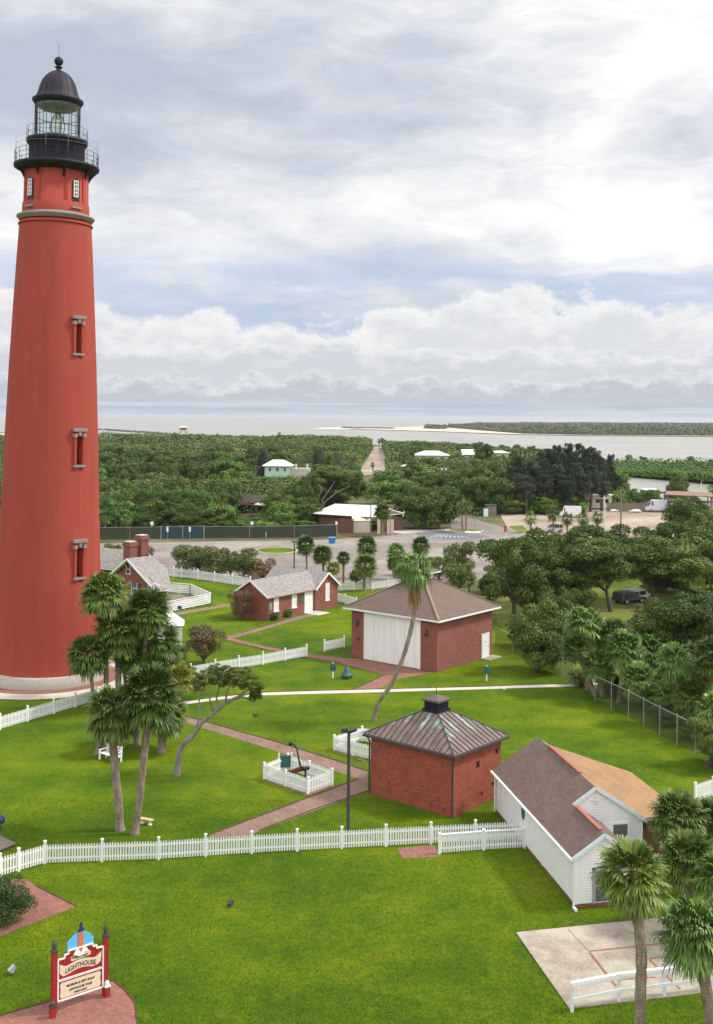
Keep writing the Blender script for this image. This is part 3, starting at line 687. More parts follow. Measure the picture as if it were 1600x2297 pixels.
    for k in range(8):
        a = cam_a+R_(12+45*k); b = MB()
        d = Vector((math.cos(a), math.sin(a), 0)); s = Vector((-d.y, d.x, 0))
        for u in (-.09, .09):
            pass
        p = [d*2.75+Vector((0, 0, zg-.2)), d*3.55+Vector((0, 0, zg-.2)), d*3.2+Vector((0, 0, zg-.55)), d*3.0+Vector((0, 0, zg-.85)), d*2.8+Vector((0, 0, zg-1.25)), d*2.75+Vector((0, 0, zg-1.25))]
        vs_ = [q-s*.09 for q in p]+[q+s*.09 for q in p]; n_ = len(p)
        b.add(vs_, [tuple(range(n_)), tuple(range(2*n_-1, n_-1, -1))]+[(i, (i+1) % n_, n_+(i+1) % n_, n_+i) for i in range(n_)]); b.build('bracket', M['iron'], T)
    zl = zz(316)
    b = MB(); b.lathe([(2.42, zg+.14), (2.42, zl-.42), (2.46, zl-.40)], 64)
    for k in range(20):
        a = 2*math.pi*k/20; oriented(b, a, 2.42, -.03, .03, -.03, .012, zg+.2, zl-.4)
    b.build('drum_wall', M['iron_drum'], T)
    b = MB(); b.lathe([(2.42, zl-.45), (2.62, zl-.35), (2.70, zl-.18), (2.70, zl), (1.9, zl+.04)], 64); b.build('lantern_deck', M['iron'], T)
    # railings
    def railing(r, z, h, mids, npost, rr, name, cage=0):
        b = MB(); k = 64
        for hh in mids+[h]: b.tube([(r*math.cos(2*math.pi*i/k), r*math.sin(2*math.pi*i/k), z+hh) for i in range(k+1)], rr, 5, cap=False)
        for i in range(npost):
            a = 2*math.pi*i/npost; x, y = r*math.cos(a), r*math.sin(a)
            b.tube([(x, y, z), (x, y, z+(cage or h))], rr*1.25, 5)
        if cage: b.tube([(r*math.cos(2*math.pi*i/k), r*math.sin(2*math.pi*i/k), z+cage) for i in range(k+1)], rr*.7, 5, cap=False)
        b.build(name, M['iron'], T)
    railing(3.62, zg+.12, 1.15, [.35, .75], 24, .02, 'gallery_railing')
    railing(2.64, zl, 1.0, [.5], 20, .014, 'lantern_railing')
    b = MB()                                                           # light outer cage of rods
    for i in range(12):
        a = 2*math.pi*i/12; x, y = 3.6*math.cos(a), 3.6*math.sin(a); b.tube([(x, y, zg+1.2), (x, y, zg+2.3)], .010, 4)
    for hh in (1.75, 2.3): b.tube([(3.6*math.cos(2*math.pi*i/48), 3.6*math.sin(2*math.pi*i/48), zg+hh) for i in range(49)], .010, 4, cap=False)
    b.build('gallery_cage', M['steel'], T)
    # lantern glazing
    ze = zz(236); rl = 1.98
    b = MB(); b.lathe([(rl, zl+.05), (rl, ze)], 48); b.build('lantern_glass', M['lantern'], T)
    b = MB()
    for i in range(16):
        a = 2*math.pi*i/16; x, y = rl*math.cos(a), rl*math.sin(a); b.tube([(x, y, zl), (x, y, ze)], .030, 5)
    for hh in (.06, .35, .66): 
        z = zl+(ze-zl)*hh; b.tube([(rl*math.cos(2*math.pi*i/48), rl*math.sin(2*math.pi*i/48), z) for i in range(49)], .028, 5, cap=False)
    b.build('lantern_frame', M['steel_dk'], T)
    b = MB(); b.lathe([(.02, ze-.42), (1.5, ze-.38), (1.8, ze-.2), (1.92, ze-.02)], 48); b.build('lantern_ceiling', M['steel'], T)
    b = MB(); b.lathe([(.45, zl), (.5, zl+.35), (.62, zl+.5), (.62, zl+.62), (.3, zl+.63)], 24); b.build('lens_pedestal', M['teal'], T)
    b = MB(); b.lathe([(.50, zl+.63), (.62, zl+1.1), (.60, zl+1.5), (.42, zl+2.1), (.16, zl+2.5), (.02, zl+2.55)], 20)
    ln = b.build('lens', M['lens'], T)
    b = MB()
    for i in range(8):
        a = 2*math.pi*i/8; c_, s_ = math.cos(a), math.sin(a)
        b.tube([(r*c_*1.05, r*s_*1.05, z) for r, z in ((.50, zl+.63), (.62, zl+1.1), (.60, zl+1.5), (.42, zl+2.1), (.16, zl+2.5))], .035, 5)
    b.build('lens_rib', M['steel_dk'], ln)
    # roof
    b = MB(); b.lathe([(1.9, ze-.06), (2.02, ze-.05), (2.10, ze+.12), (2.24, ze+.28), (2.24, ze+.42), (2.06, ze+.50), (1.9, ze+.56)], 64); b.build('roof_cornice', M['iron'], T)
    zd = ze+.5; hd = zz(159)-zd
    prof2 = [(2.0, 0), (1.86, .08), (1.74, .2), (1.63, .36), (1.52, .5), (1.36, .64), (1.12, .78), (.82, .89), (.5, .96), (.3, .99)]
    b = MB(); b.lathe([(r, zd+q*hd) for r, q in prof2], 48)
    for i in range(16):
        a = 2*math.pi*i/16; b.tube([((r+.01)*math.cos(a), (r+.01)*math.sin(a), zd+q*hd) for r, q in prof2], .025, 4)
    rf = b.build('roof', M['iron_roof'], T)
    zb = zd+hd
    b = MB(); b.lathe([(.30, zb-.05), (.22, zb+.05), (.22, zb+.22), (.34, zb+.30), (.34, zb+.36), (.2, zb+.42), (.16, zb+.55)], 20); b.ball((0, 0, zb+.86), .40, 12); b.build('finial', M['iron'], rf)
    b = MB(); b.tube([(0, 0, zb+1.2), (0, 0, zb+2.5)], .02, 5); b.build('lightning_rod', M['steel_dk'], rf)
build_tower()
# ------------------------------------------------------------------ buildings of the light station
def walls(b, x0, x1, y0, y1, z0, z1, t=.2, m=0, top=False):
    b.box(x0, x1, y0, y1, z0, z1, m)
def roof_face(b, pts, m=0):
    """planar roof face with metric uv: u along pts[0]->pts[1] (eave), v up the slope"""
    P_ = [Vector(p) for p in pts]; u = (P_[1]-P_[0]); u.z = 0; u.normalize()
    nrm = (P_[1]-P_[0]).cross(P_[-1]-P_[0]).normalized(); v = nrm.cross(u).normalized()
    if v.z < 0: v = -v
    b.uv[len(b.f)] = [((p-P_[0]).dot(u), (p-P_[0]).dot(v)) for p in P_]
    b.add(P_, [tuple(range(len(P_)))], m)
def slab_roof(b, faces, th=.12, m_top=0, m_edge=1):
    for pts in faces:
        roof_face(b, pts, m_top); P_ = [Vector(p) for p in pts]; Q = [p-Vector((0, 0, th)) for p in P_]; n = len(P_)
        b.add(P_+Q, [(i, n+i, n+(i+1) % n, (i+1) % n) for i in range(n)]+[tuple(range(2*n-1, n-1, -1))], m_edge)

def powder_house():
    T = thing('powder_house', (5.78, 65.25, 0), R_(49), 'square old orange brick powder house with a brown seamed metal pyramid roof', 'brick building')
    SX, SY = 5.1, 6.25; h = 3.78
    b = MB(); b.box(0, SX, 0, SY, 0, h); b.box(-.04, SX+.04, -.04, SY+.04, 0, .14); b.box(-.05, SX+.05, -.05, SY+.05, h-.24, h-.10); b.build('wall', M['brick_old'], T)
    o = .34; cx, cy = SX/2, SY/2; zt = 5.28; ht = .5
    E_ = [(-o, -o), (SX+o, -o), (SX+o, SY+o), (-o, SY+o)]; Tp = [(cx-ht, cy-ht), (cx+ht, cy-ht), (cx+ht, cy+ht), (cx-ht, cy+ht)]
    b = MB()
    for i in range(4):
        j = (i+1) % 4
        roof_face(b, [(*E_[i], h), (*E_[j], h), (*Tp[j], zt), (*Tp[i], zt)])
    b.box(-o, SX+o, -o, SY+o, h-.10, h-.002)
    rf = b.build('roof', [M['seam']], T)
    b = MB()
    for i in range(4):
        j = (i+1) % 4; e0, e1 = Vector((*E_[i], h)), Vector((*E_[j], h)); t0, t1 = Vector((*Tp[i], zt)), Vector((*Tp[j], zt))
        b.beam(e0, t0, .07, .08)
        u = (e1-e0).normalized(); L = (e1-e0).length; inw = (t0-e0).dot(u)
        mid = (t0+t1)/2-(e0+e1)/2
        k = .42
        x = k
        while x < L-.05:
            if x < inw: f = x/inw
            elif x > L-inw: f = (L-x)/inw
            else: f = 1
            p0 = e0+u*x; p1 = p0+mid*f; b.beam(p0+Vector((0, 0, .02)), p1+Vector((0, 0, .02)), .035, .055); x += k
    b.build('standing_seam', M['steel_dk'], rf)
    b = MB(); b.box(cx-.62, cx+.62, cy-.62, cy+.62, zt-.22, zt+.12, 0); b.box(cx-.52, cx+.52, cy-.52, cy+.52, zt+.12, zt+.62, 0)
    for k in range(5): b.box(cx-.56, cx+.56, cy-.56, cy+.56, zt+.18+k*.085, zt+.205+k*.085, 0)
    b.build('cupola', M['iron'], rf)
    b = MB(); q = .66; p = [(cx-q, cy-q, zt+.62), (cx+q, cy-q, zt+.62), (cx+q, cy+q, zt+.62), (cx-q, cy+q, zt+.62)]
    b.box(cx-q, cx+q, cy-q, cy+q, zt+.60, zt+.70); b.add([(x, y, z+.09) for x, y, z in p]+[(cx, cy, zt+.98)], [(0, 1, 4), (1, 2, 4), (2, 3, 4), (3, 0, 4)]); b.build('cupola_roof', plain('brown_cap_metal', (.12, .085, .075), .6, .3, 3), rf)
    b = MB(); b.tube([(cx, cy, zt+.9), (cx, cy, zt+1.5)], .02, 5); b.build('lightning_rod', M['iron'], rf)
    b = MB(); b.beam((-.36, -.36, h-.13), (SX+.36, -.36, h-.13), .12, .12); b.beam((-.36, -.36, h-.13), (-.36, SY+.36, h-.13), .12, .12); b.build('gutter', M['steel_dk'], T)
    for x, y in ((-.06, -.06), (-.06, SY+.06)):
        b = MB(); b.tube([(x-.2, y-.2 if y < 1 else y+.2, h-.15), (x, y, h-.45), (x, y, .05)], .06, 6); b.build('downspout', M['steel_dk'], T)
    # small pockmarks and iron anchors on the walls
    r = random.Random(2)
    for (u, z, s) in [(2.6, 2.55, .16), (4.6, 2.9, .13), (4.2, 1.0, .06), (4.6, .8, .09), (4.8, 1.2, .05), (3.0, .7, .05)]:
        b = MB(); b.beam((u-s, -.03, z-s), (u+s, -.03, z+s), .05, .05); b.beam((u-s, -.03, z+s), (u+s, -.034, z-s), .05, .05); b.build('wall_anchor', M['dark'], T)
    for (u, z) in [(1.1, .9), (2.2, 1.35), (3.4, .85), (4.8, 1.05), (.6, .35), (1.6, .45), (5.6, 1.1)]:
        b = MB(); b.box(-.012, .05, u-.05, u+.05, z-.05, z+.05); b.build('vent_hole', M['dark'], T)
powder_house()

def garage():
    T = thing('garage', (7.6, 102.5, 0), R_(51), 'large plum brick garage with hipped brown roof and wide white doors', 'brick building')
    WX, WY = 9.4, 10.2; h = 4.85
    b = MB(); b.box(0, WX, 0, WY, 0, h); b.build('wall', M['brick_garage'], T)
    o = .62; cx, cy = WX/2, WY/2; zt = 7.65; q = .75
    E_ = [(-o, -o), (WX+o, -o), (WX+o, WY+o), (-o, WY+o)]; Tp = [(cx-q, cy-q), (cx+q, cy-q), (cx+q, cy+q), (cx-q, cy+q)]
    b = MB()
    for i in range(4):
        j = (i+1) % 4; roof_face(b, [(*E_[i], h+.02), (*E_[j], h+.02), (*Tp[j], zt), (*Tp[i], zt)])
    rf = b.build('roof', [M['shingle_brown']], T)
    b = MB()
    for i in range(4): b.beam((*E_[i], h+.05), (*Tp[i], zt+.03), .26, .05)
    b.build('ridge_cap', plain('faded_ridge_shingle', (.25, .175, .13), .9, .3, 3), rf)
    b = MB(); b.box(-o-.01, WX+o+.01, -o-.01, WY+o+.01, h-.16, h+.015); b.build('fascia', M['white'], T)
    b = MB(); b.box(cx-.75, cx+.75, cy-.75, cy+.75, zt-.4, zt+.62)
    b.build('cupola', M['siding'], rf)
    b = MB(); k = 1.3; p = [(cx-k, cy-k, zt+.72), (cx+k, cy-k, zt+.72), (cx+k, cy+k, zt+.72), (cx-k, cy+k, zt+.72)]
    for i in range(4): roof_face(b, [p[i], p[(i+1) % 4], (cx, cy, zt+1.5)])
    b.build('cupola_roof', [M['shingle_brown']], rf)
    b = MB(); b.box(cx-k-.01, cx+k+.01, cy-k-.01, cy+k+.01, zt+.60, zt+.715); b.build('cupola_fascia', M['white'], rf)
    # wide doors on the side facing left (local x = 0, running along y)
    for i in range(4):
        y0 = 2.0+i*1.62; b = MB(); b.box(-.07, .02, y0+.008, y0+1.612, .03, 4.42)
        for k2 in range(1): pass
        b.build('door_leaf', M['vboard'], T)
    b = MB(); b.box(-.09, .03, 1.9, 8.58, 4.42, 4.6); b.box(-.09, .03, 1.88, 1.995, 0, 4.42); b.box(-.09, .03, 8.49, 8.6, 0, 4.42); b.build('door_frame', M['white'], T)
    for y, z in ((9.35, 3.55), (1.15, 3.55)):
        b = MB(); b.box(-.32, 0, y-.05, y+.05, z+.12, z+.2); b.lathe([(.02, z-.42), (.12, z-.3), (.17, z+.05), (.10, z+.14), (.02, z+.25)], 8, 0, (-.26, y)); b.build('wall_lantern', M['steel_dk'], T)
    b = MB(); b.box(-.08, 0, 9.2, 9.5, 1.75, 1.98); b.build('plaque', M['steel_dk'], T)
    # side door on right wall
    b = MB(); b.box(7.55, 8.75, -.06, .02, .08, 2.35); d = b.build('door', M['white'], T)
    b = MB(); b.box(7.47, 7.55, -.09, .02, .05, 2.43); b.box(8.75, 8.83, -.09, .02, .05, 2.43); b.box(7.55, 8.75, -.09, .02, 2.35, 2.43); b.build('door_frame', M['white_old'], T)
    b = MB(); b.box(8.0, 8.35, -.075, -.062, 1.55, 1.6); b.ball((8.62, -.1, 1.1), .04, 5); b.build('handle', M['steel_dk'], d)
    b = MB(); b.box(7.3, 9.5, -1.1, 0, 0, .09); b.build('door_step', M['concrete'], T)
garage()

def bungalow():
    T = thing('brick_bungalow', (-9.95, 127.6, 0), R_(53), 'low red brick bungalow with grey shingle roof and narrow white windows', 'brick building')
    L = 12.8; Dp = 5.2; h = 2.85; zr = 4.45; wx0 = 8.5; wy = 8.2
    # local x along the front, y away to the left/back ; front wall is y=0
    b = MB(); b.box(0, wx0, 0, Dp, 0, h); b.add([(0, 0, h), (0, Dp, h), (0, Dp/2, zr-.08), (.2, 0, h), (.2, Dp, h), (.2, Dp/2, zr-.08)], [(1, 0, 2), (3, 4, 5), (0, 3, 5, 2), (4, 1, 2, 5)])
    b.box(wx0+.003, L, -.12, wy, 0, h+.003)
    xm = (wx0+L)/2
    for y in (-.12, wy): b.add([(wx0, y, h), (L, y, h), (xm, y, zr-.06), (wx0, y+(.2 if y < 1 else -.2), h), (L, y+(.2 if y < 1 else -.2), h), (xm, y+(.2 if y < 1 else -.2), zr-.06)], [(0, 1, 2), (5, 4, 3), (0, 2, 5, 3), (2, 1, 4, 5)])
    b.build('wall', M['brick_red'], T)
    o = .28; b = MB(); sl = (zr-h)/(Dp/2); ze = h-o*sl
    faces = [[(-o, -o, ze), (wx0+.1, -o, ze), (xm+.0, Dp/2, zr), (-o, Dp/2, zr)], [(xm, Dp+o, ze), (-o, Dp+o, ze), (-o, Dp/2, zr), (xm, Dp/2, zr)]]
    sw = (zr-h)/((L-wx0)/2); zw = h-o*sw
    faces += [[(L+o, -o-.12, zw), (L+o, wy+o, zw), (xm, wy+o, zr+.02), (xm, -o-.12, zr+.02)], [(wx0-o, wy+o, zw), (wx0-o, -o-.12, zw), (xm, -o-.12, zr+.02), (xm, wy+o, zr+.02)]]
    slab_roof(b, faces, .10, 0, 1); b.build('roof', [M['shingle_grey'], M['white_old']], T)
    b = MB()
    for y in (-o-.14,):
        b.beam((wx0-o, y, zw-.06), (xm, y, zr-.04), .04, .2); b.beam((xm, y, zr-.04), (L+o, y, zw-.06), .04, .2)
    b.build('barge_board', M['white'], T); b = MB()
    b.beam((-o-.02, -o, ze-.06), (-o-.02, Dp/2, zr-.05), .04, .2); b.beam((-o-.02, Dp/2, zr-.05), (-o-.02, Dp+o, ze-.06), .04, .2)
    b.build('barge_board', M['white'], T)
    b = MB(); b.beam((-o, -o-.05, ze-.05), (wx0-.2, -o-.05, ze-.05), .1, .1); b.tube([(wx0-.12, -.1, ze-.1), (wx0-.12, -.1, .05)], .05, 6); b.tube([(.02, -.1, ze-.1), (.02, -.1, .05)], .05, 6); b.build('gutter', M['wood'], T)
    def window(x0, x1, z0, z1, y=0):
        wn_ = MB(); wn_.box(x0, x1, y-.03, y+.02, z0, z1); wo_ = wn_.build('window', M['white_old'], T)
        f = MB(); f.box(x0-.06, x0+.03, y-.07, y+.02, z0, z1); f.box(x1-.03, x1+.06, y-.07, y+.02, z0, z1); f.box(x0-.06, x1+.06, y-.07, y+.02, z1, z1+.07); f.box(x0, x1, y-.06, y+.02, (z0+z1)/2-.02, (z0+z1)/2+.02)
        f.build('frame', M['white'], wo_)
        f = MB(); f.box(x0-.1, x1+.1, y-.12, y+.02, z0-.09, z0); f.build('sill', M['white'], wo_)
    window(1.0, 1.75, .95, 2.6); window(4.2, 4.95, .95, 2.6); window(10.4, 11.05, 1.05, 3.05, -.12)
    b = MB(); b.box(6.6, 7.85, -.05, .02, .05, 2.5); d = b.build('door', M['white'], T)
    b = MB(); b.ball((6.75, -.08, 1.15), .045, 5); b.build('handle', M['steel_dk'], d)
    b = MB(); b.box(6.48, 6.6, -.08, .02, 0, 2.6); b.box(7.85, 7.97, -.08, .02, 0, 2.6); b.box(6.6, 7.85, -.08, .02, 2.5, 2.6); b.build('door_frame', M['white'], T)
    b = MB(); b.box(5.55, 6.15, -.05, 0, 1.35, 2.1); b.build('plaque', M['teal'], T)
    b = MB(); b.box(.25, .6, -.05, 0, 1.2, 2.05); b.build('meter_box', M['steel'], T)
    b = MB(); b.ball((6.35, -.12, 2.45), .09, 6); b.build('porch_lamp', M['cream'], T)
    b = MB(); b.box(6.3, 8.6, -2.3, -.0, 0, .06); b.build('door_step', M['concrete_pale'], T)
bungalow()

def keeper_house():
    p = G(354, 1352); T = thing('keeper_house', (-24.9, 138.5, 0), R_(53), 'red brick keeper house with steep grey shingle roof and two chimneys behind the lighthouse', 'house')
    Wd = 7.2; h = 3.1; zr = 5.35; Lx = 1.8; ym = 4.4
    b = MB(); b.box(0, Lx, 0, Wd, 0, 2.3)
    for x, s in ((0, 1),):
        pts = [(x, 0, 2.3), (x, Wd, 2.3), (x, Wd, 3.3), (x, ym, zr-.12), (x, 0, 2.5)]; q = [(a+.2*s, c, d) for a, c, d in pts]
        b.add(pts+q, [(0, 1, 2, 3, 4), (9, 8, 7, 6, 5)]+[(i, 5+i, 5+(i+1) % 5, (i+1) % 5) for i in range(5)])
    b.box(.0, Lx, Wd-.2, Wd+.002, 2.3, 2.9); b.build('wall', M['brick_red'], T)
    o = .75; s1 = (zr-2.45)/ym; s2 = (zr-3.35)/(Wd-ym); b = MB()
    C = (4.2, 6.3, 5.75); Cl = (4.6, 15.5, 5.4); xr = 1.9
    faces = [[(-o, -1.1, 2.45-1.1*s1), (xr, -1.1, 2.45-1.1*s1), (3.2, ym, zr), (-o, ym, zr)], [(xr, -1.1, 2.45-1.1*s1), C, (3.2, ym, zr)], [(2.4, Wd+.7, 3.35-.7*s2), (-o, Wd+.7, 3.35-.7*s2), (-o, ym, zr), (3.4, ym, zr)],
             [(1.2, 16, 3.3), (1.2, 5.2, 3.3), (C[0], C[1], C[2]), Cl], [(xr, -1.1, 2.45-1.1*s1), (8, 6.3, 3.0), C], [(8, 6.3, 3.0), (8.4, 16, 3.0), Cl, C]]
    slab_roof(b, faces, .1); b.build('roof', [M['shingle_grey'], M['white_old']], T)
    b = MB(); b.box(1.9, 7.1, Wd, 14.9, 0, 2.8); b.build('wing_wall', M['brick_red'], T)
    b = MB(); x = -o-.02
    b.beam((x, -1.1, 2.45-1.1*s1-.08), (x, ym, zr-.08), .05, .22); b.beam((x, ym, zr-.08), (x, Wd+.7, 3.35-.7*s2-.08), .05, .22); b.build('barge_board', M['white'], T)
    b = MB()
    for y, z in ((.3, 2.5), (ym+.6, zr-.6)):
        b.beam((0, y, z-.7), (-o, y, z), .07, .07)
    b.beam((-.02, -.9, 2.35), (-.02, 1.1, 2.75), .08, .14); b.beam((-.05, 1.1, 2.0), (-.05, 1.1, 3.1), .1, .1); b.beam((-.05, .6, 2.0), (-.05, 1.1, 2.9), .08, .08); b.build('eave_brace', M['white'], T)
    for (y0, y1, z0, z1) in ((4.55, 5.2, 3.35, 4.45), (3.2, 4.2, .9, 2.3)):
        wn_ = MB(); wn_.box(-.05, .02, y0, y1, z0, z1); wo_ = wn_.build('window', M['glass'] if z0 > 2 else M['glass_grey'], T)
        f = MB(); f.box(-.09, .0, y0-.08, y0, z0, z1); f.box(-.09, .0, y1, y1+.06, z0, z1); f.box(-.1, .0, y0-.1, y1+.1, z0-.1, z0); f.box(-.08, 0, y0, y1, (z0+z1)/2-.03, (z0+z1)/2+.03); f.build('frame', M['white'], wo_)
    for y0 in (2.55, 4.3):
        b = MB(); b.box(-.06, 0, y0, y0+.55, .9, 2.3); b.build('shutter', M['steel_dk'], T)
    b = MB(); b.tube([(-.08, Wd-.1, 3.2), (-.08, Wd-.1, 0)], .05, 6); b.box(-.12, 0, -.02, .12, 0, 2.4); b.build('corner_board', M['white'], T)
    for cx, cy, sx, top in ((1.2, 5.9, .62, 7.2), (3.3, 6.1, .62, 7.85)):
        b = MB(); b.box(cx-sx, cx+sx, cy-sx, cy+sx, 3.4, top-.25); b.box(cx-sx-.12, cx+sx+.12, cy-sx-.12, cy+sx+.12, top-.55, top-.2); b.box(cx-sx-.02, cx+sx+.02, cy-sx-.02, cy+sx+.02, top-.2, top); ch = b.build('chimney', M['brick_chim'], T)
        b = MB(); b.box(cx-sx+.05, cx+sx-.05, cy-sx+.05, cy+sx-.05, top, top+.08); b.build('chimney_cap', M['concrete_pale'], ch)
keeper_house()

def shed():
    p = G(408, 1451); W_, L_ = 2.7, 2.5; d = R_(8); T = thing('white_shed', (p.x-W_*math.cos(d), p.y-W_*math.sin(d), 0), d, 'small white boarded shed with white hipped roof behind the palms', 'shed')
    h = 2.2; zr = 3.45; o = .22; b = MB(); b.box(0, W_, 0, L_, 0, h); b.build('wall', M['shed_siding'], T)
    e_ = [(-o, -o, h), (W_+o, -o, h), (W_+o, L_+o, h), (-o, L_+o, h)]; r0, r1 = (W_*.42, L_/2, zr), (W_*.58, L_/2, zr)
    b = MB(); slab_roof(b, [[e_[0], e_[1], r1, r0], [e_[1], e_[2], r1], [e_[2], e_[3], r0, r1], [e_[3], e_[0], r0]], .07); b.build('roof', [M['roof_white'], M['white']], T)
    b = MB(); b.box(.9, 1.7, -.03, .0, .05, 2.0); b.build('door', M['white_old'], T)
    for x in (0, W_): b = MB(); b.box(x-.04, x+.04, -.04, .0, 0, h-.06); b.build('corner_board', M['white'], T)
shed()

def white_house():
    A = R_(99.5)
    T = thing('clapboard_outbuilding', (10.62, 53.25, 0), A, 'long white clapboard outbuilding with brown shingle roof and a tan side roof', 'wooden building')
    # local x = away along the long wall ; local y = to the LEFT, so across (b) is -y
    L, W1, W2, a2, he, s = 13.1, 2.63, 1.4, 4.15, 2.6, .66
    z1, z2 = he+s*W1, he+s*W2
    def q(a, bb, z): return (a, -bb, z)
    b = MB()
    b.box(0, a2, -2*W2, 0, .22, he); b.box(a2+.004, L, -2*W1, 0, .22, he)
    b.add([q(0, 0, he), q(0, 2*W2, he), q(0, W2, z2-.04)], [(0, 1, 2)])
    b.add([q(a2, 0, he), q(a2, 2*W1+.02, he), q(a2, W1, z1-.03)], [(0, 1, 2)]); b.add([q(L, 0, he), q(L, 2*W1, he), q(L, W1, z1-.03)], [(2, 1, 0)])
    b.box(6.9, 11.6, -7.7, -5.2, .22, 2.35)
    b.build('wall', M['siding'], T)
    b = MB(); b.box(.05, L-.05, -2*W2+.02, -.05, 0, .22); b.box(a2+.1, L-.05, -2*W1+.05, -2*W2, 0, .22); b.build('foundation', M['brick_red'], T)
    o = .2; b = MB()
    faces = [[q(L+o, -o, he-o*s), q(-o, -o, he-o*s), q(-o, W2, z2), q(a2, W2, z2), q(a2-.1, W2, z2), q(a2-.1, W1, z1), q(L+o, W1, z1)]]
    faces = [[q(a2, -o, he-o*s), q(-o, -o, he-o*s), q(-o, W2, z2), q(a2, W2, z2)], [q(L+o, -o, he-o*s), q(a2, -o, he-o*s), q(a2, W2, z2), q(a2-.12, W2, z2+.001), q(a2-.12, W1, z1), q(L+o, W1, z1)],
             [q(-o, 2*W2+o, he-o*s), q(a2, 2*W2+o, he-o*s), q(a2, W2, z2), q(-o, W2, z2)]]
    slab_roof(b, faces, .09); 
    rf = b.build('roof', [M['shingle_brown'], M['white']], T)
    b = MB(); e = a2-.12
    K1, K2, K3, K4, K5, K6 = q(e, W1, z1-.004), q(e, 2*W1+.45, 2.42), q(7.0, W1, z1-.004), q(7.0, 7.95, 2.42), q(L+o-1.4, W1, z1-.004), q(L+o-1.4, 7.95, 2.42)
    slab_roof(b, [[K2, K3, K1], [K2, K4, K3], [K4, K6, K5, K3]], .08); b.build('side_roof', [M['shingle_tan'], M['wood']], T)
    b = MB()
    b.add([q(e+.02, W1+2.7, z1-1.78), q(7.0, W1+2.85, z1-1.72), q(6.95, 7.9, 2.3)], [(0, 1, 2)]); 
    b.build('eave_filler', M['wood'], T); b = MB()
    b.beam(q(L-1.8, W1+.03, z1+.05), q(e+2.3, W1+.03, z1+.05), .2, .09); b.build('ridge_tile', M['terracotta'], T); b = MB(); b.beam(q(a2-.55, W2+.02, z2+.05), q(.35, W2+.02, z2+.05), .2, .09); b.build('ridge_tile', M['terracotta'], T)
    tm = plain('pale_blue_grey_trim', (.62, .70, .76), .5, .06, 3)
    for a, w_, zt, bs, zs in ((-o-.01, W2, z2, -o, he-o*s), (a2-.14, W1, z1, W2, z2)):
        b = MB(); b.beam(q(a, bs, zs-.02), q(a, w_, zt-.02), .05, .18); b.beam(q(a, w_, zt-.02), q(a, 2*w_+o, he-o*s-.02), .05, .18); b.build('barge_board', tm, T)
    b = MB(); b.beam(q(L+o, -o-.06, he-o*s-.07), q(-o, -o-.06, he-o*s-.07), .11, .10); b.tube([q(-.02, -.08, he-.2), q(-.02, -.08, .12)], .05, 6); b.box(-.4, 0, .02, .14, .02, .14)
    b.tube([q(L-.1, -.1, he-.2), q(L-.1, -.1, .12)], .05, 6); b.build('gutter', M['white_old'], T)
    for a in (a2*1.12, L-5.2): b = MB(); b.box(a-.03, a+.07, -.0, .035, .2, he-.1); b.build('joint_board', M['white'], T)
    b = MB(); b.box(-.03, .07, .0, .035, .2, he-.1); b.box(-.03, .0, -.12, .0, .2, he); b.build('corner_board', M['white'], T)
    b = MB(); b.box(-.03, .0, -2*W2-.02, -2*W2+.1, .2, he); b.build('corner_board', M['white'], T)
    b = MB(); k = [(7.9+.26*math.cos(t), .05, 1.85+.42*math.sin(t)) for t in [math.pi*i/4+math.pi/8 for i in range(8)]]
    b.add(k, [tuple(range(8))]); b.add([(x, .0, z) for x, y, z in k]+k, [(i, (i+1) % 8, 8+(i+1) % 8, 8+i) for i in range(8)]); b.build('octagonal_plaque', M['teal'], T)
    b = MB(); b.box(a2-.05, a2+.02, -4.4, -3.6, 1.55, 2.35); w_ = b.build('window', M['glass_grey'], T)
    b = MB(); b.box(a2-.08, a2, -3.6, -3.5, 1.5, 2.4); b.box(a2-.08, a2, -4.5, -4.4, 1.5, 2.4); b.box(a2-.08, a2, -4.5, -3.5, 2.35, 2.45); b.build('frame', M['white'], w_)
    b = MB(); b.box(-.05, .02, -2.25, -.95, .3, 1.75); d = b.build('window', M['glass_grey'], T)
    b = MB(); b.box(-.10, 0, -1.0, -.86, .22, 1.9); b.box(-.10, 0, -2.34, -2.22, .22, 1.9); b.box(-.10, 0, -2.34, -.86, 1.75, 1.9); b.box(-.08, 0, -2.25, -.95, 1.02, 1.1); b.build('frame', plain('mauve_grey_trim', (.34, .29, .31), .6, .1, 3), d)
    b = MB(); c_ = q(a2-.02, W1, z1-.72)
    for t in range(5):
        an = 2*math.pi*t/5+.3; b.beam((c_[0]-.02, c_[1], c_[2]), (c_[0]-.02, c_[1]+.24*math.cos(an), c_[2]+.24*math.sin(an)), .03, .05)
    b.build('star_ornament', M['white_old'], T)
    b = MB(); b.box(a2+.3, a2+2.0, -6.6, -5.3, .0, 1.9); b.build('lean_to', M['wood_brown'], T)
white_house()
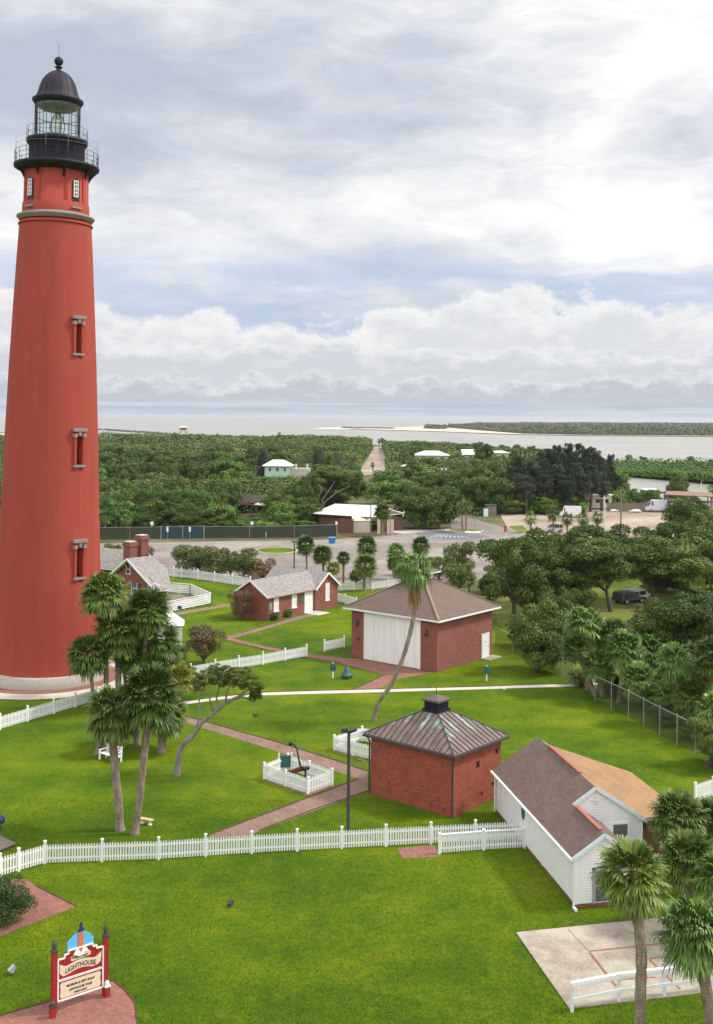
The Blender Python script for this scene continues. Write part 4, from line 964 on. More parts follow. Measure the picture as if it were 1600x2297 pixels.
# ------------------------------------------------------------------ fences
PK = {}; PR = random.Random(8)
def picket_panel(L, h, pw=.08, gap=.055, mat='white', cap=False):
    key = (round(L, 2), h, pw, gap, mat, cap)
    if key in PK: return PK[key]
    h_ = h; b = MB(); n = max(1, int((L-.1)/(pw+gap))); st = (L-.1)/n; z0 = .07
    for i in range(n):
        x = .05+st*(i+.5)+PR.uniform(-.006, .006); t = .011; hw = pw/2; h = h_+PR.uniform(-.014, .014)
        p = [(x-hw, z0), (x+hw, z0), (x+hw, h-.07), (x, h), (x-hw, h-.07)]
        b.add([(a, -t, z) for a, z in p]+[(a, t, z) for a, z in p], [(0, 1, 2, 3, 4), (9, 8, 7, 6, 5)]+[(i_, 5+i_, 5+(i_+1) % 5, (i_+1) % 5) for i_ in range(5)])
    h = h_
    for z in (.24, h-.27): b.box(0, L, .012, .05, z, z+.085)
    if cap: b.box(0, L, -.06, .08, h+.02, h+.07)
    PK[key] = b.mesh('picket_panel', M[mat]); return PK[key]
def post_mesh(h, w=.11, mat='white'):
    key = ('post', h, w, mat)
    if key in PK: return PK[key]
    b = MB(); k = w/2; b.box(-k, k, -k, k, 0, h); b.box(-k-.02, k+.02, -k-.02, k+.02, h, h+.03)
    b.add([(-k, -k, h+.03), (k, -k, h+.03), (k, k, h+.03), (-k, k, h+.03), (0, 0, h+.09)], [(0, 1, 4), (1, 2, 4), (2, 3, 4), (3, 0, 4)]); PK[key] = b.mesh('post', M[mat]); return PK[key]
def picket_fence(pts, bay, label, h=1.02, ph=1.18, group=None, closed=False, name='picket_fence', pw=.08, gap=.055, cap=False, mat='white'):
    pts = [Vector((p[0], p[1], 0)) for p in pts]
    o = pts[0]; T = thing(name, o, 0, label, 'fence', group)
    posts = []
    for a, c in zip(pts, pts[1:]):
        n = max(1, round((c-a).length/bay)); ang = math.atan2(c.y-a.y, c.x-a.x)
        for i in range(n):
            p = a.lerp(c, i/n); posts.append((p, ang)); L = (c-a).length/n
            pn = link('picket_panel', picket_panel(L, h, pw, gap, mat, cap), T, p-o); pn.rotation_euler = (0, 0, ang)
    if not closed: posts.append((pts[-1], ang))
    for p, ang in posts:
        q = link('post', post_mesh(ph, .12, mat), T, p-o); q.rotation_euler = (0, 0, ang)
    return T
def near(px, py): return G(px, py)
picket_fence([near(-60, 1992), near(0, 1968), near(42, 1955), near(101, 1938), near(356, 1929), near(565, 1915), near(866, 1899), near(1165, 1883)], 2.45, 'long white picket fence crossing the whole lawn in the foreground')
picket_fence([near(986, 1916), near(1085, 1908), near(1177, 1903)], 2.2, 'short white picket fence with a flat top rail beside the brick step', 1.0, 1.12, cap=True)
picket_fence([near(-60, 1652), near(0, 1637), near(121, 1601), near(215, 1573)], 2.6, 'white picket fence in front of the base of the lighthouse')
picket_fence([near(428, 1519), near(536, 1500), near(590, 1491), near(688, 1473)], 2.4, 'white picket fence ending at the brick path in the middle lawn')
picket_fence([near(728, 1461), near(772, 1452)], 2.4, 'short white picket fence joined to the left corner of the garage', 1.0, 1.15)
c0 = [near(593, 1748), near(691, 1782), near(745, 1762), near(646, 1727), near(593, 1748)]
picket_fence(c0, 2.2, 'white picket enclosure around the rusty old anchor', 1.0, 1.06, closed=True, name='picket_enclosure')
e0 = near(750, 1683); d1 = Vector((math.cos(R_(-41)), math.sin(R_(-41)), 0)); d2 = Vector((math.cos(R_(49)), math.sin(R_(49)), 0))
picket_fence([e0, e0+d1*3.5, e0+d1*3.5+d2*3.0, e0+d2*3.0, e0], 1.8, 'white picket enclosure half hidden by the powder house corner', 1.0, 1.06, closed=True, name='picket_enclosure')
picket_fence([near(750, 1347), near(800, 1362)], 2.4, 'white picket fence between the bungalow wall and the garage roof', 1.1, 1.2)
picket_fence([near(755, 1326), near(835, 1323), near(905, 1313), near(960, 1305)], 2.5, 'pale picket fence under the palms beyond the garage roof', 1.1, 1.2, mat='white_old')
picket_fence([near(1560, 1800), near(1600, 1786), near(1680, 1765)], 2.3, 'white picket fence behind the palm crown at the right edge', 1.1, 1.2)
# pale fence beside the car park with thin pickets
picket_fence([near(366, 1291), near(390, 1294), near(407, 1296), near(444, 1300), near(481, 1305), near(521, 1311), near(562, 1317)], 3.1, 'white fence with tall posts along the near side of the car park', 1.15, 1.45, pw=.05, gap=.07, cap=True)
# white ramp with solid board rails
def ramp():
    o = G(474, 1355); T = thing('access_ramp', o, 0, 'white boarded ramp with rails beside the brick keeper house', 'ramp')
    A, B, C = G(372, 1376)-o, G(474, 1355)-o, G(427, 1338)-o
    D_ = G(350, 1342)-o
    def rail(p, q, h0, h1, name='railing'):
        b = MB(); n = max(2, round((q-p).length/1.5))
        for k in range(5): b.beam((p.x, p.y, h0+.12+.22*k), (q.x, q.y, h1+.12+.22*k), .04, .15)
        b.beam((p.x, p.y, h0+1.24), (q.x, q.y, h1+1.24), .12, .05)
        for i in range(n+1):
            r = p.lerp(q, i/n); hh = h0+(h1-h0)*i/n; b.box(r.x-.05, r.x+.05, r.y-.05, r.y+.05, 0, hh+1.22)
        b.build(name, M['white'], T)
    rail(A, B, .1, .1); rail(B, C, .1, .35); rail(C, D_, .35, .9)
    b = MB(); w_ = (C-B); p = [A, B, C, D_]
    b.add([(A.x, A.y, .10), (B.x, B.y, .10), (C.x, C.y, .3), (D_.x, D_.y, .6)], [(0, 1, 2, 3)]); b.build('deck', M['wood'], T)
ramp()
# chain-link fences
def chain_fence(pts, bay, h, label, mat='chain', pr=.035, top=True, name='chain_link_fence', group=None, postmat='steel'):
    pts = [Vector((p[0], p[1], 0)) for p in pts]; o = pts[0]; T = thing(name, o, 0, label, 'fence', group)
    pm = MB(); pm.tube([(0, 0, 0), (0, 0, h+.1)], pr, 6); pm.ball((0, 0, h+.1), pr*1.3, 4); pm = pm.mesh('post', M[postmat])
    for a, c in zip(pts, pts[1:]):
        n = max(1, round((c-a).length/bay)); ang = math.atan2(c.y-a.y, c.x-a.x); L = (c-a).length
        w_ = MB(); w_.box(0, L, -.006, .006, .05, h); x = w_.build('mesh_panel', M[mat], T, a-o); x.rotation_euler = (0, 0, ang)
        if top: w_ = MB(); w_.tube([(0, 0, h), (L, 0, h)], .03, 5); x = w_.build('top_rail', M[postmat], T, a-o); x.rotation_euler = (0, 0, ang)
        for i in range(n): link('post', pm, T, a.lerp(c, i/n)-o)
    link('post', pm, T, pts[-1]-o); return T
chain_fence([G(1112, 1446), G(1150, 1466), G(1240, 1508), G(1285, 1538)], 3.0, 1.8, 'chain link fence running from behind the garage to the walkway')
chain_fence([G(1335, 1573), G(1410, 1610), G(1480, 1650), G(1560, 1692), G(1700, 1770)], 3.1, 2.1, 'chain link fence along the right side of the lawn under the palms')
chain_fence([G(140, 1214), G(222, 1211), G(360, 1209)], 6.0, 2.3, 'slatted chain link fence behind the lighthouse at the far side of the car park', 'chain_slat')
chain_fence([G(362, 1209), G(410, 1209), G(457, 1208)], 4.0, 2.4, 'blue slatted gate in the fence at the far side of the car park', 'chain_blue', .05, name='slatted_gate')
chain_fence([G(459, 1208), G(560, 1208), G(660, 1206), G(757, 1203)], 6.0, 2.3, 'slatted chain link fence between the blue gate and the cream shed', 'chain_slat')
# white two-rail fence around the slab
def rail_fence():
    pts = [G(1283, 2270), G(1388, 2249), G(1490, 2236), G(1597, 2223), G(1700, 2211)]; o = pts[0]
    T = thing('rail_fence', o, 0, 'white two-rail fence in front of the concrete slab', 'fence')
    pm = MB(); pm.box(-.06, .06, -.06, .06, 0, 1.12); pm = pm.mesh('post', M['white'])
    for p in pts: q = link('post', pm, T, p-o); q.rotation_euler = (0, 0, R_(13))
    for a, c in zip(pts, pts[1:]):
        a, c = a-o, c-o; b = MB(); b.beam((a.x, a.y, 1.15), (c.x, c.y, 1.15), .17, .05); b.build('top_rail', M['white'], T)
        b = MB(); n = Vector((c.y-a.y, -(c.x-a.x), 0)).normalized()*.08
        b.beam((a.x+n.x, a.y+n.y, 1.04), (c.x+n.x, c.y+n.y, 1.04), .035, .13); b.beam((a.x+n.x, a.y+n.y, .52), (c.x+n.x, c.y+n.y, .52), .035, .14); b.build('lower_rail', M['white'], T)
rail_fence()
# ------------------------------------------------------------------ small things on the lawns
def lamp_post(p, h, label, rz=0, group=None):
    T = thing('lamp_post', p, rz, label, 'lamp post', group)
    b = MB(); b.tube([(0, 0, 0), (0, 0, h)], [.10, .085], 10); b.box(-.18, .18, -.18, .18, 0, .08); b.build('pole', M['steel_dk'], T)
    b = MB(); b.tube([(-.15, 0, h), (.15, 0, h)], .05, 6)
    b.box(-.42, -.02, -.2, .2, h+.02, h+.22); b.box(-.38, -.06, -.22, .1, h-.02, h+.02); b.build('lamp_head', M['steel_dk'], T)
    b = MB(); b.beam((.0, 0, h-.02), (.42, .05, h+.12), .22, .16); b.build('lamp_head', M['steel_dk'], T)
    return T
p = G(781, 1893); lamp_post(p, 6.15, 'tall dark grey lamp post behind the long picket fence')
p = G(660, 1275); lamp_post(p, hgt(1217, p.y), 'dark lamp post in the car park beside the palms')

def anchor():
    c = (G(593, 1748)+G(745, 1762))/2; T = thing('anchor', (c.x, c.y, 0), R_(-41), 'rusty old ship anchor inside the small picket enclosure', 'anchor')
    # stock: arm, shank with ring, two flukes
    b = MB(); b.tube([(-1.0, .1, .35), (-.2, 0, .75), (.35, 0, 1.0), (.75, 0, 1.05)], [.07, .11, .13, .06], 8)
    b.beam((-.6, .05, .52), (.55, .02, 1.0), .16, .26); b.build('shank', M['rust'], T)
    b = MB(); b.add([(-1.15, -.14, .28), (-.75, -.24, .42), (-.3, -.1, .66), (-.3, .16, .66), (-.75, .3, .42), (-1.15, .18, .28), (-.7, .03, .62)], [(0, 1, 6), (1, 2, 6), (2, 3, 6), (3, 4, 6), (4, 5, 6), (5, 0, 6), (5, 4, 3, 2, 1, 0)]); b.build('fluke', M['rust'], T)
    b = MB(); b.tube([(.5, .15, 1.0), (.62, .05, .7), (.66, 0, .35), (.78, -.1, 0)], [.09, .07, .06, .05], 7); b.tube([(.55, -.2, 1.05), (.62, .35, .98)], .12, 7); b.build('arm', M['iron'], T)
    b = MB(); b.tube([(.25, 0, 1.02), (.05, .0, 1.55), (-.08, .02, 2.0), (-.30, .04, 2.28), (-.55, .05, 2.36), (-.70, .06, 2.30)], [.07, .055, .05, .05, .05, .045], 8); b.ball((-.75, .06, 2.30), .13, 6); b.build('stock', M['iron'], T)
    q = (G(593, 1748)+G(646, 1727))/2; T2 = thing('information_board', G(640, 1733), R_(10), 'dark green information board on white posts behind the anchor', 'sign')
    b = MB(); b.box(-.36, .36, -.03, .03, .35, 1.12); b.build('panel', M['teal'], T2)
    b = MB(); b.box(-.46, -.37, -.05, .05, 0, 1.3); b.box(.37, .46, -.05, .05, 0, 1.3); b.build('post', M['white'], T2)
anchor()

def marker(px, label):
    p = G(*px); T = thing('marker_sign', p, R_(-8), label, 'sign', 'green marker boxes on white posts')
    b = MB(); b.box(-.06, .06, -.06, .06, 0, .95); b.build('post', M['white'], T)
    b = MB(); b.box(-.28, .28, -.07, .03, .72, 1.18); b.add([(-.24, -.07, 1.18), (.24, -.07, 1.18), (.15, -.07, 1.30), (-.15, -.07, 1.30), (-.24, .03, 1.18), (.24, .03, 1.18), (.15, .03, 1.30), (-.15, .03, 1.30)], [(0, 1, 2, 3), (7, 6, 5, 4), (0, 3, 7, 4), (1, 5, 6, 2), (3, 2, 6, 7)]); b.box(-.2, .2, -.07, .03, .62, .72); b.build('panel', M['teal'], T)
    b = MB(); b.ball((0, -.02, 1.34), .06, 5); b.build('finial', M['white'], T)
marker((747, 1521), 'green marker box on a white post left of the bell')
marker((1092, 1528), 'green marker box on a white post near the garage side door')
p = G(778, 1522); T = thing('bell', p, 0, 'dark green cast bell standing on the lawn in front of the garage', 'bell')
b = MB(); b.lathe([(.52, .30), (.50, .36), (.36, .50), (.27, .75), (.22, .95), (.10, 1.05), (.02, 1.07)], 20); b.lathe([(.5, .3), (.3, .5), (.1, .6)], 20); b.build('bell_body', M['teal'], T)
b = MB(); b.tube([(0, 0, 1.05), (0, 0, 1.2)], .07, 6); b.box(-.5, .5, -.07, .07, .14, .24); b.box(-.07, .07, -.5, .5, .14, .24); b.build('bell_stand', M['steel_dk'], T)
for q in (-.38, .38): b = MB(); b.beam((q*1.1, q*.4, 0), (q*.8, q*.2, .3), .07, .07); b.build('leg', M['steel_dk'], T)

def bench():
    p = (G(222, 1705)+G(275, 1712))/2; d = G(275, 1706)-G(222, 1690); T = thing('park_bench', G(248, 1706), math.atan2(d.y, d.x), 'white slatted bench on the lawn behind the front palm trunk', 'bench')
    L = .8
    b = MB()
    for k in range(3): b.box(-L, L, -.30+.2*k, -.13+.2*k, .42, .46)
    b.build('seat', M['white'], T)
    b = MB()
    for k in range(3): b.beam((-L, .28+.02*k, .58+.17*k), (L, .28+.02*k, .58+.17*k), .03, .11)
    b.build('backrest', M['white'], T)
    for s in (-1, 1):
        b = MB(); x = s*(L-.04); b.box(x-.06, x+.06, -.34, -.24, 0, .68); b.beam((x, .27, 0), (x, .34, 1.02), .12, .08); b.box(x-.07, x+.07, -.38, .34, .64, .69); b.box(x-.05, x+.05, -.3, .3, .34, .42); b.build('side_frame', M['white'], T)
bench()
def plank_seat():
    a, c_ = G(312, 1846), G(343, 1852); T = thing('plank_seat', (a+c_)/2, math.atan2(c_.y-a.y, c_.x-a.x), 'low tan plank seat on the lawn beside the leaning palm trunk', 'bench')
    b = MB(); b.box(-.45, .45, -.14, .14, .26, .33); b.build('plank', M['plank'], T)
    for s in (-1, 1): b = MB(); b.lathe([(.07, 0), (.06, .26)], 8, 0, (s*.28, 0)); b.box(s*.28-.1, s*.28+.1, -.1, .1, 0, .05); b.build('leg', M['white_old'], T)
plank_seat()
def deck():
    P_ = [G(-60, 1880), G(0, 1880), G(36, 1897), G(0, 1912), G(-70, 1935)]; o = P_[2]
    b = MB(); b.prism([(p.x-o.x, p.y-o.y) for p in reversed(P_)], .12, .20)
    me = b.mesh('wooden_platform', M['wood']); x = link('wooden_platform', me, None, (o.x, o.y, -.05)); tag(x, 'grey wooden platform corner at the left edge of the lawn', 'platform')
deck()
def spotlight(px, label, col='steel_dk', h=.28):
    p = G(*px); T = thing('ground_spotlight', p, R_(50), label, 'spotlight')
    b = MB(); b.tube([(0, 0, 0), (0, 0, h*.5)], .025, 6); b.build('stake', M['steel_dk'], T)
    b = MB(); b.beam((-.13, 0, h*.5), (.13, 0, h), .2, .16); b.box(-.05, .05, -.12, .12, h*.35, h*.55); b.build('lamp_head', M[col], T)
spotlight((517, 2034), 'small dark spotlight alone in the middle of the front lawn', 'steel_dk', .26)
spotlight((27, 2187), 'grey ground spotlight on the lawn left of the wooden sign', 'steel', .34)
spotlight((1132, 1549), 'small pale ground light beside the concrete walk', 'cream', .2)
p = G(2, 1862); T = thing('ground_lantern', p, 0, 'small dark blue lantern cut by the left edge above the platform', 'lamp')
b = MB(); b.lathe([(.03, 0), (.03, .4)], 8); b.build('stake', M['steel_dk'], T); b = MB(); b.lathe([(.02, .38), (.2, .42), (.24, .6), (.16, .78), (.02, .85)], 12); b.build('lamp_head', M['navy'], T)
def small_sign(px, h, pw, phh, mat, label, back='steel', name='road_sign', group=None, rz=0):
    p = G(*px); T = thing(name, p, rz, label, 'sign', group)
    b = MB(); b.tube([(0, 0, 0), (0, 0, h)], .045, 6); b.build('post', M[back], T)
    b = MB(); b.box(-pw/2, pw/2, -.07, -.045, h-phh, h); b.build('panel', M[mat], T); return T
small_sign((403, 1381), 1.15, .5, .38, 'navy', 'small dark blue sign on a post beside the brick path')
small_sign((341, 1209), 3.3, .55, .7, 'white', 'white sign on a tall pole left of the blue gate')
small_sign((376, 1209), 2.3, .4, .9, 'white', 'white notice on the left half of the blue gate'); small_sign((426, 1209), 2.3, .4, .9, 'white', 'white notice on the right half of the blue gate')
T = small_sign((565.5, 1207), 3.2, .55, .62, 'white', 'white and red sign on a pole before the slatted fence'); b = MB(); b.box(-.35, .35, -.075, -.05, 1.75, 2.3); b.build('lower_panel', plain('pale_pink_panel', (.75, .45, .42), .5, .1, 3), T)
small_sign((755, 1204), 3.0, .45, .6, 'white', 'white sign at the right end of the slatted fence')
small_sign((597, 1209), 1.3, .09, .9, 'white', 'thin white marker stake at the foot of the slatted fence', name='marker_stake')
small_sign((1065, 1190), 2.6, .7, .7, 'steel', 'grey back of a road sign on the palm island')
T = thing('recycling_bin', G(745, 1219), R_(10), 'bright blue bin standing on the car park behind the palms', 'bin')
b = MB(); b.box(-.55, .55, -.4, .4, .1, 1.05); b.build('body', M['blue'], T); b = MB(); b.box(-.6, .6, -.45, .45, 1.05, 1.15); b.build('lid', M['sky_blue'], T)
T = thing('fire_hydrant', G(1134, 1207), 0, 'red hydrant post on a pole beside the road junction', 'hydrant')
b = MB(); b.tube([(0, 0, 0), (0, 0, 1.6)], .06, 6); b.build('pole', M['white_old'], T)
b = MB(); b.lathe([(.15, 1.2), (.28, 1.35), (.28, 1.9), (.18, 2.0), (.25, 2.1), (.25, 2.4), (.02, 2.5)], 10); b.build('body', M['red'], T)
# boulders round the palm island
r = random.Random(4)
for i in range(8):
    x = 1046+i*4.2; p = G(x, 1197.5+abs(i-4)*-.25); b = MB(); b.ball((0, 0, .2), .32, 6, 0, .8)
    tag(b.build('boulder', M['white'], None, p), 'white painted boulder in the row edging the palm island', 'boulder', 'white boulders edging the palm island')

def wooden_sign():
    a, c_ = G(121, 2272), G(236, 2233); ang = math.atan2(c_.y-a.y, c_.x-a.x); o = a
    T = thing('lighthouse_sign', o, ang, 'red and cream wooden sign reading LIGHTHOUSE between two red posts', 'sign')
    Ls = (c_-a).length; D = a.y
    def zf(y, d=0): return hgt(y, D)+(121-X0)*math.sin(ROLL)*D/F
    k = 2500/43.9; 
    for x in (0, Ls):
        top = 2.38
        b = MB(); b.box(x-.10, x+.10, -.10, .10, 0, top); b.build('post', M['sign_red'], T)
        b = MB(); b.box(x-.12, x+.12, -.12, .12, top, top+.07); b.lathe([(.09, top+.07), (.07, top+.12), (.085, top+.18), (.085, top+.36), (.05, top+.42), (.03, top+.45)], 12, 0, (x, 0)); b.build('post_cap', M['steel_dk'], T)
    # short bollards at the feet
    for px, lab in (((118, 2283), 'left'), ((240, 2236), 'right')):
        p = G(*px)+Vector((0, 0, 0)); T2 = thing('sign_bollard', p, ang, 'short red bollard at the %s foot of the lighthouse sign' % lab, 'bollard')
        b = MB(); b.box(-.1, .1, -.1, .1, 0, .42); b.build('body', M['sign_red'], T2)
        b = MB(); b.box(-.12, .12, -.12, .12, .42, .48); b.lathe([(.09, .48), (.1, .58), (.06, .64), (.01, .66)], 10); b.build('cap', M['steel_dk'] if lab == 'left' else M['white_old'], T2)
    x0, x1 = .13, Ls-.13; zb, zm, zt = .42, 1.22, 2.05; t = .05
    def outline():
        c = (x0+x1)/2; return [(x0, zm), (x1, zm), (x1, zt), (x1-.28, zt), (x1-.28, zt+.12), (x1-.44, zt+.12), (x1-.44, zt+.24), (x0+.44, zt+.24), (x0+.44, zt+.12), (x0+.28, zt+.12), (x0+.28, zt), (x0, zt)]
    def slab(pts, y0, y1, mat, name, par=T):
        b = MB(); n = len(pts); b.add([(x, y0, z) for x, z in pts]+[(x, y1, z) for x, z in pts], [tuple(range(n)), tuple(range(2*n-1, n-1, -1))]+[(i, n+i, n+(i+1) % n, (i+1) % n) for i in range(n)]); return b.build(name, M[mat], par)
    o_ = outline(); slab(o_, -t, t, 'sign_red', 'upper_board')
    b = MB()
    for (p, q) in zip(o_, o_[1:]+o_[:1]): b.beam((p[0], -.06, p[1]), (q[0], -.06, q[1]), .05, .055)
    b.build('board_edge', M['white'], T)
    lb = slab([(x0, zb), (x1, zb), (x1, zm-.05), (x0, zm-.05)], -t, t, 'sign_red', 'lower_board')
    b = MB()
    for p, q in (((x0, zb), (x1, zb)), ((x0, zm-.02), (x1, zm-.02)), ((x0, zb), (x0, zm)), ((x1, zb), (x1, zm))): b.beam((p[0], -.06, p[1]), (q[0], -.06, q[1]), .05, .06)
    b.build('board_edge', M['white'], T)
    m_ = .09; slab([(x0+m_+.05, zb+m_-.02), (x1-m_-.05, zb+m_-.02), (x1-m_, zb+m_+.08), (x1-m_-.03, (zb+zm)/2), (x1-m_, zm-.2), (x1-m_-.05, zm-.12), (x0+m_+.05, zm-.12), (x0+m_, zm-.2), (x0+m_+.03, (zb+zm)/2), (x0+m_, zb+m_+.08)], -.062, -.05, 'sign_cream', 'cream_panel')
    # banner with wavy ribbon ends
    c = (x0+x1)/2; up = [(x0+.07, zm+.62), (x0+.3, zm+.50)]+[(c-.52+1.04*i/8, zm+.50+.10*math.sin(math.pi*i/8)) for i in range(9)]+[(x1-.3, zm+.50), (x1-.07, zm+.66)]
    dn = [(x1-.10, zm+.28), (x1-.24, zm+.18)]+[(c+.5-1.0*i/8, zm+.16+.10*math.sin(math.pi*i/8)) for i in range(9)]+[(x0+.22, zm+.12), (x0+.08, zm+.26)]
    slab(up+dn, -.062, -.05, 'sign_cream', 'ribbon')
    slab([(c-.42, zm+.66), (c-.38, zm+.62), (c+.38, zm+.66), (c+.42, zm+.70), (c+.42, zm+.78), (c+.38, zm+.82), (c-.38, zm+.80), (c-.42, zm+.76)], -.072, -.05, 'sign_cream', 'name_plate')
    # painted cut-out on top : blue arch of sky with the little tower
    arch = [(c-.55, zt+.24)]+[(c-.55+1.1*i/14, zt+.40+.42*math.sin(math.pi*(i+.8)/15.6)**.75) for i in range(15)]+[(c+.55, zt+.24)]
    slab(arch, -.03, .03, 'sky_blue', 'sky_cutout')
    slab([(c-.13, zt-.02), (c+.13, zt-.02), (c+.09, zt+.84), (c-.09, zt+.84)], -.06, -.035, 'orange', 'tower_cutout')
    slab([(c-.14, zt+.84), (c+.14, zt+.84), (c+.11, zt+.96), (c+.06, zt+.98), (c+.06, zt+1.1), (c+.09, zt+1.12), (c, zt+1.24), (c-.09, zt+1.12), (c-.06, zt+1.1), (c-.06, zt+.98), (c-.11, zt+.96)], -.06, -.03, 'navy', 'tower_top_cutout')
    slab([(c-.34, zt-.02), (c-.15, zt+.30), (c, zt+.02), (c+.15, zt+.30), (c+.36, zt-.02), (c, zt-.12)], -.075, -.062, 'white', 'surf_cutout')
    slab([(c-.42, zt-.12), (c-.34, zt+.02), (c-.16, zt-.04), (c-.1, zt-.14)], -.077, -.064, 'wood', 'rock_cutout'); slab([(c+.12, zt-.12), (c+.2, zt+.06), (c+.34, zt-.02), (c+.4, zt-.1)], -.077, -.064, 'yellow', 'rock_cutout')
    def text(s, x, z, size, mat, name, y=-.068, sx=1, rise=0):
        cu = bpy.data.curves.new('t', 'FONT'); cu.body = s; cu.size = size; cu.align_x = 'CENTER'; cu.extrude = .003; cu.offset = .004
        o2 = bpy.data.objects.new('t', cu); COL.objects.link(o2); bpy.context.view_layer.update()
        me = bpy.data.meshes.new_from_object(o2.evaluated_get(bpy.context.evaluated_depsgraph_get())); bpy.data.objects.remove(o2)
        for v in me.vertices:
            xx, zz_ = v.co.x*sx, v.co.y; v.co = (x+xx, y-v.co.z, z+zz_+rise*math.cos(xx*2.6)-rise)
        me.materials.clear(); me.materials.append(M[mat]); return link(name, me, T)
    text('LIGHTHOUSE', c, zm+.31, .27, 'ink', 'lettering', sx=.80, rise=.10)
    text('Ponce Inlet', c, zm+.685, .12, 'ink', 'lettering', -.078)
    text('MUSEUM & GIFT SHOP', c, zb+.46, .125, 'ink', 'lettering', sx=.95)
    text('LIGHTHOUSE TOUR', c, zb+.28, .12, 'ink', 'lettering', sx=.9)
    text('OPEN DAILY', c, zb+.13, .10, 'ink', 'lettering')
wooden_sign()
# ------------------------------------------------------------------ palms and trees
def palm_crown_mesh(name, mat, seed, nf=44, droop=.55, nl=17, pet=.46, ball=True, elev=(-.95, 1.35)):
    """fan-leaved crown of about unit radius around the origin"""
    r = np.random.RandomState(seed); V_, Q_ = [], []; nv = 0
    ga = 2.399963
    for i in range(nf):
        t = (i+.5)/nf; e = elev[1]+(elev[0]-elev[1])*t**.85+r.normal(0, .09); a = i*ga+r.normal(0, .18)
        d = np.array([math.cos(a)*math.cos(e), math.sin(a)*math.cos(e), math.sin(e)])
        side = np.array([-math.sin(a), math.cos(a), 0.]); up = np.cross(d, side)*-1
        if up[2] < 0: up = -up
        pl = pet*r.uniform(.75, 1.15); base = d*pl+np.array([0, 0, -.10*pl])
        # petiole
        wpt = .012
        V_ += [side*wpt, -side*wpt, base-side*wpt, base+side*wpt]; Q_.append([nv, nv+1, nv+2, nv+3]); nv += 4
        L0 = r.uniform(.42, .60); twist = r.normal(0, .25)
        s2 = side*math.cos(twist)+up*math.sin(twist); fold = r.uniform(.15, .40)
        for j in range(nl):
            u = (j-(nl-1)/2)/((nl-1)/2); th = u*1.55+r.normal(0, .04)
            ld = d*math.cos(th)+s2*math.sin(th)-up*fold*abs(math.sin(th)); ld /= np.linalg.norm(ld)
            L = L0*(1-.38*abs(u)**1.5)*r.uniform(.85, 1.1)
            wd = np.cross(ld, up); wd /= max(np.linalg.norm(wd), 1e-6); wd = wd*.026
            p0 = base; p1 = base+ld*L*.5+np.array([0, 0, -droop*.06]); g = np.array([0, 0, -1.])
            p2 = base+ld*L*.80+g*droop*L*.22; p3 = base+ld*L*.95+g*droop*L*.62
            V_ += [p0-wd*.35, p0+wd*.35, p1+wd, p1-wd, p2+wd*.75, p2-wd*.75, p3+wd*.12, p3-wd*.12]
            Q_ += [[nv, nv+1, nv+2, nv+3], [nv+3, nv+2, nv+4, nv+5], [nv+5, nv+4, nv+6, nv+7]]; nv += 8
    return np_mesh(name, np.array(V_), np.array(Q_), mat)
def crown_blob(name, mat, seed, nb=14, n=5200, leafs=.055, flat=.72, spread=.62, br=(.26, .48), gap=.25, vert=1.0):
    """broadleaf crown about unit radius: leaf faces scattered through overlapping clumps"""
    r = np.random.RandomState(seed); cs, rs = [], []
    for i in range(nb):
        a = r.uniform(0, 2*np.pi); q = spread*math.sqrt(r.uniform(.05, 1)); z = r.uniform(-.62, .52)*(1-q*.35)
        cs.append([q*math.cos(a), q*math.sin(a), z*vert]); rs.append(r.uniform(*br))
    cs = np.array(cs); rs = np.array(rs); w_ = rs**2/np.sum(rs**2)
    k = r.choice(nb, n, p=w_); d = r.normal(size=(n, 3)); d /= np.linalg.norm(d, axis=1)[:, None]
    d[:, 2] = np.where((d[:, 2] < -.3) & (r.rand(n) < .6), -d[:, 2], d[:, 2])
    rad = rs[k]*(1.06-np.abs(r.normal(0, .22, n)))*(1+.12*np.sin(d[:, 0]*9+k)*np.cos(d[:, 1]*11))
    P_ = cs[k]+d*rad[:, None]*np.array([1, 1, flat])
    nn = d+r.normal(0, .55, (n, 3)); nn /= np.linalg.norm(nn, axis=1)[:, None]
    t = np.cross(nn, r.normal(size=(n, 3))); t /= np.linalg.norm(t, axis=1)[:, None]; b_ = np.cross(nn, t)
    s = leafs*r.uniform(.6, 1.35, n)[:, None]
    v = np.stack([P_-t*s, P_+b_*s*.6, P_+t*s, P_-b_*s*.6], 1).reshape(-1, 3)
    return np_mesh(name, v, np.arange(4*n).reshape(-1, 4), mat)
MEP = {}
for k, (mt, sd, dr, nf) in enumerate([('leaf_sabal', 1, .40, 84), ('leaf_sabal', 2, .28, 80), ('leaf_sabal', 3, .5, 88), ('leaf_palm_lush', 4, .6, 74), ('leaf_palm_yellow', 5, .35, 60), ('leaf_palm_lush', 6, .5, 76)]):
    MEP[k] = palm_crown_mesh('palm_crown', M[mt], sd, nf, dr, 19)
MEP['lean'] = palm_crown_mesh('palm_crown', M['leaf_palm_lush'], 12, 56, 1.35, 19, .48, elev=(-1.0, 1.2))
MEP['dead'] = palm_crown_mesh('dead_fronds', M['leaf_dead'], 13, 16, 1.3, 11, .25, elev=(-1.35, -.95))
MEP['skirt'] = palm_crown_mesh('dead_fronds', M['leaf_dead'], 14, 9, 1.2, 11, .3, elev=(-1.2, -.7))
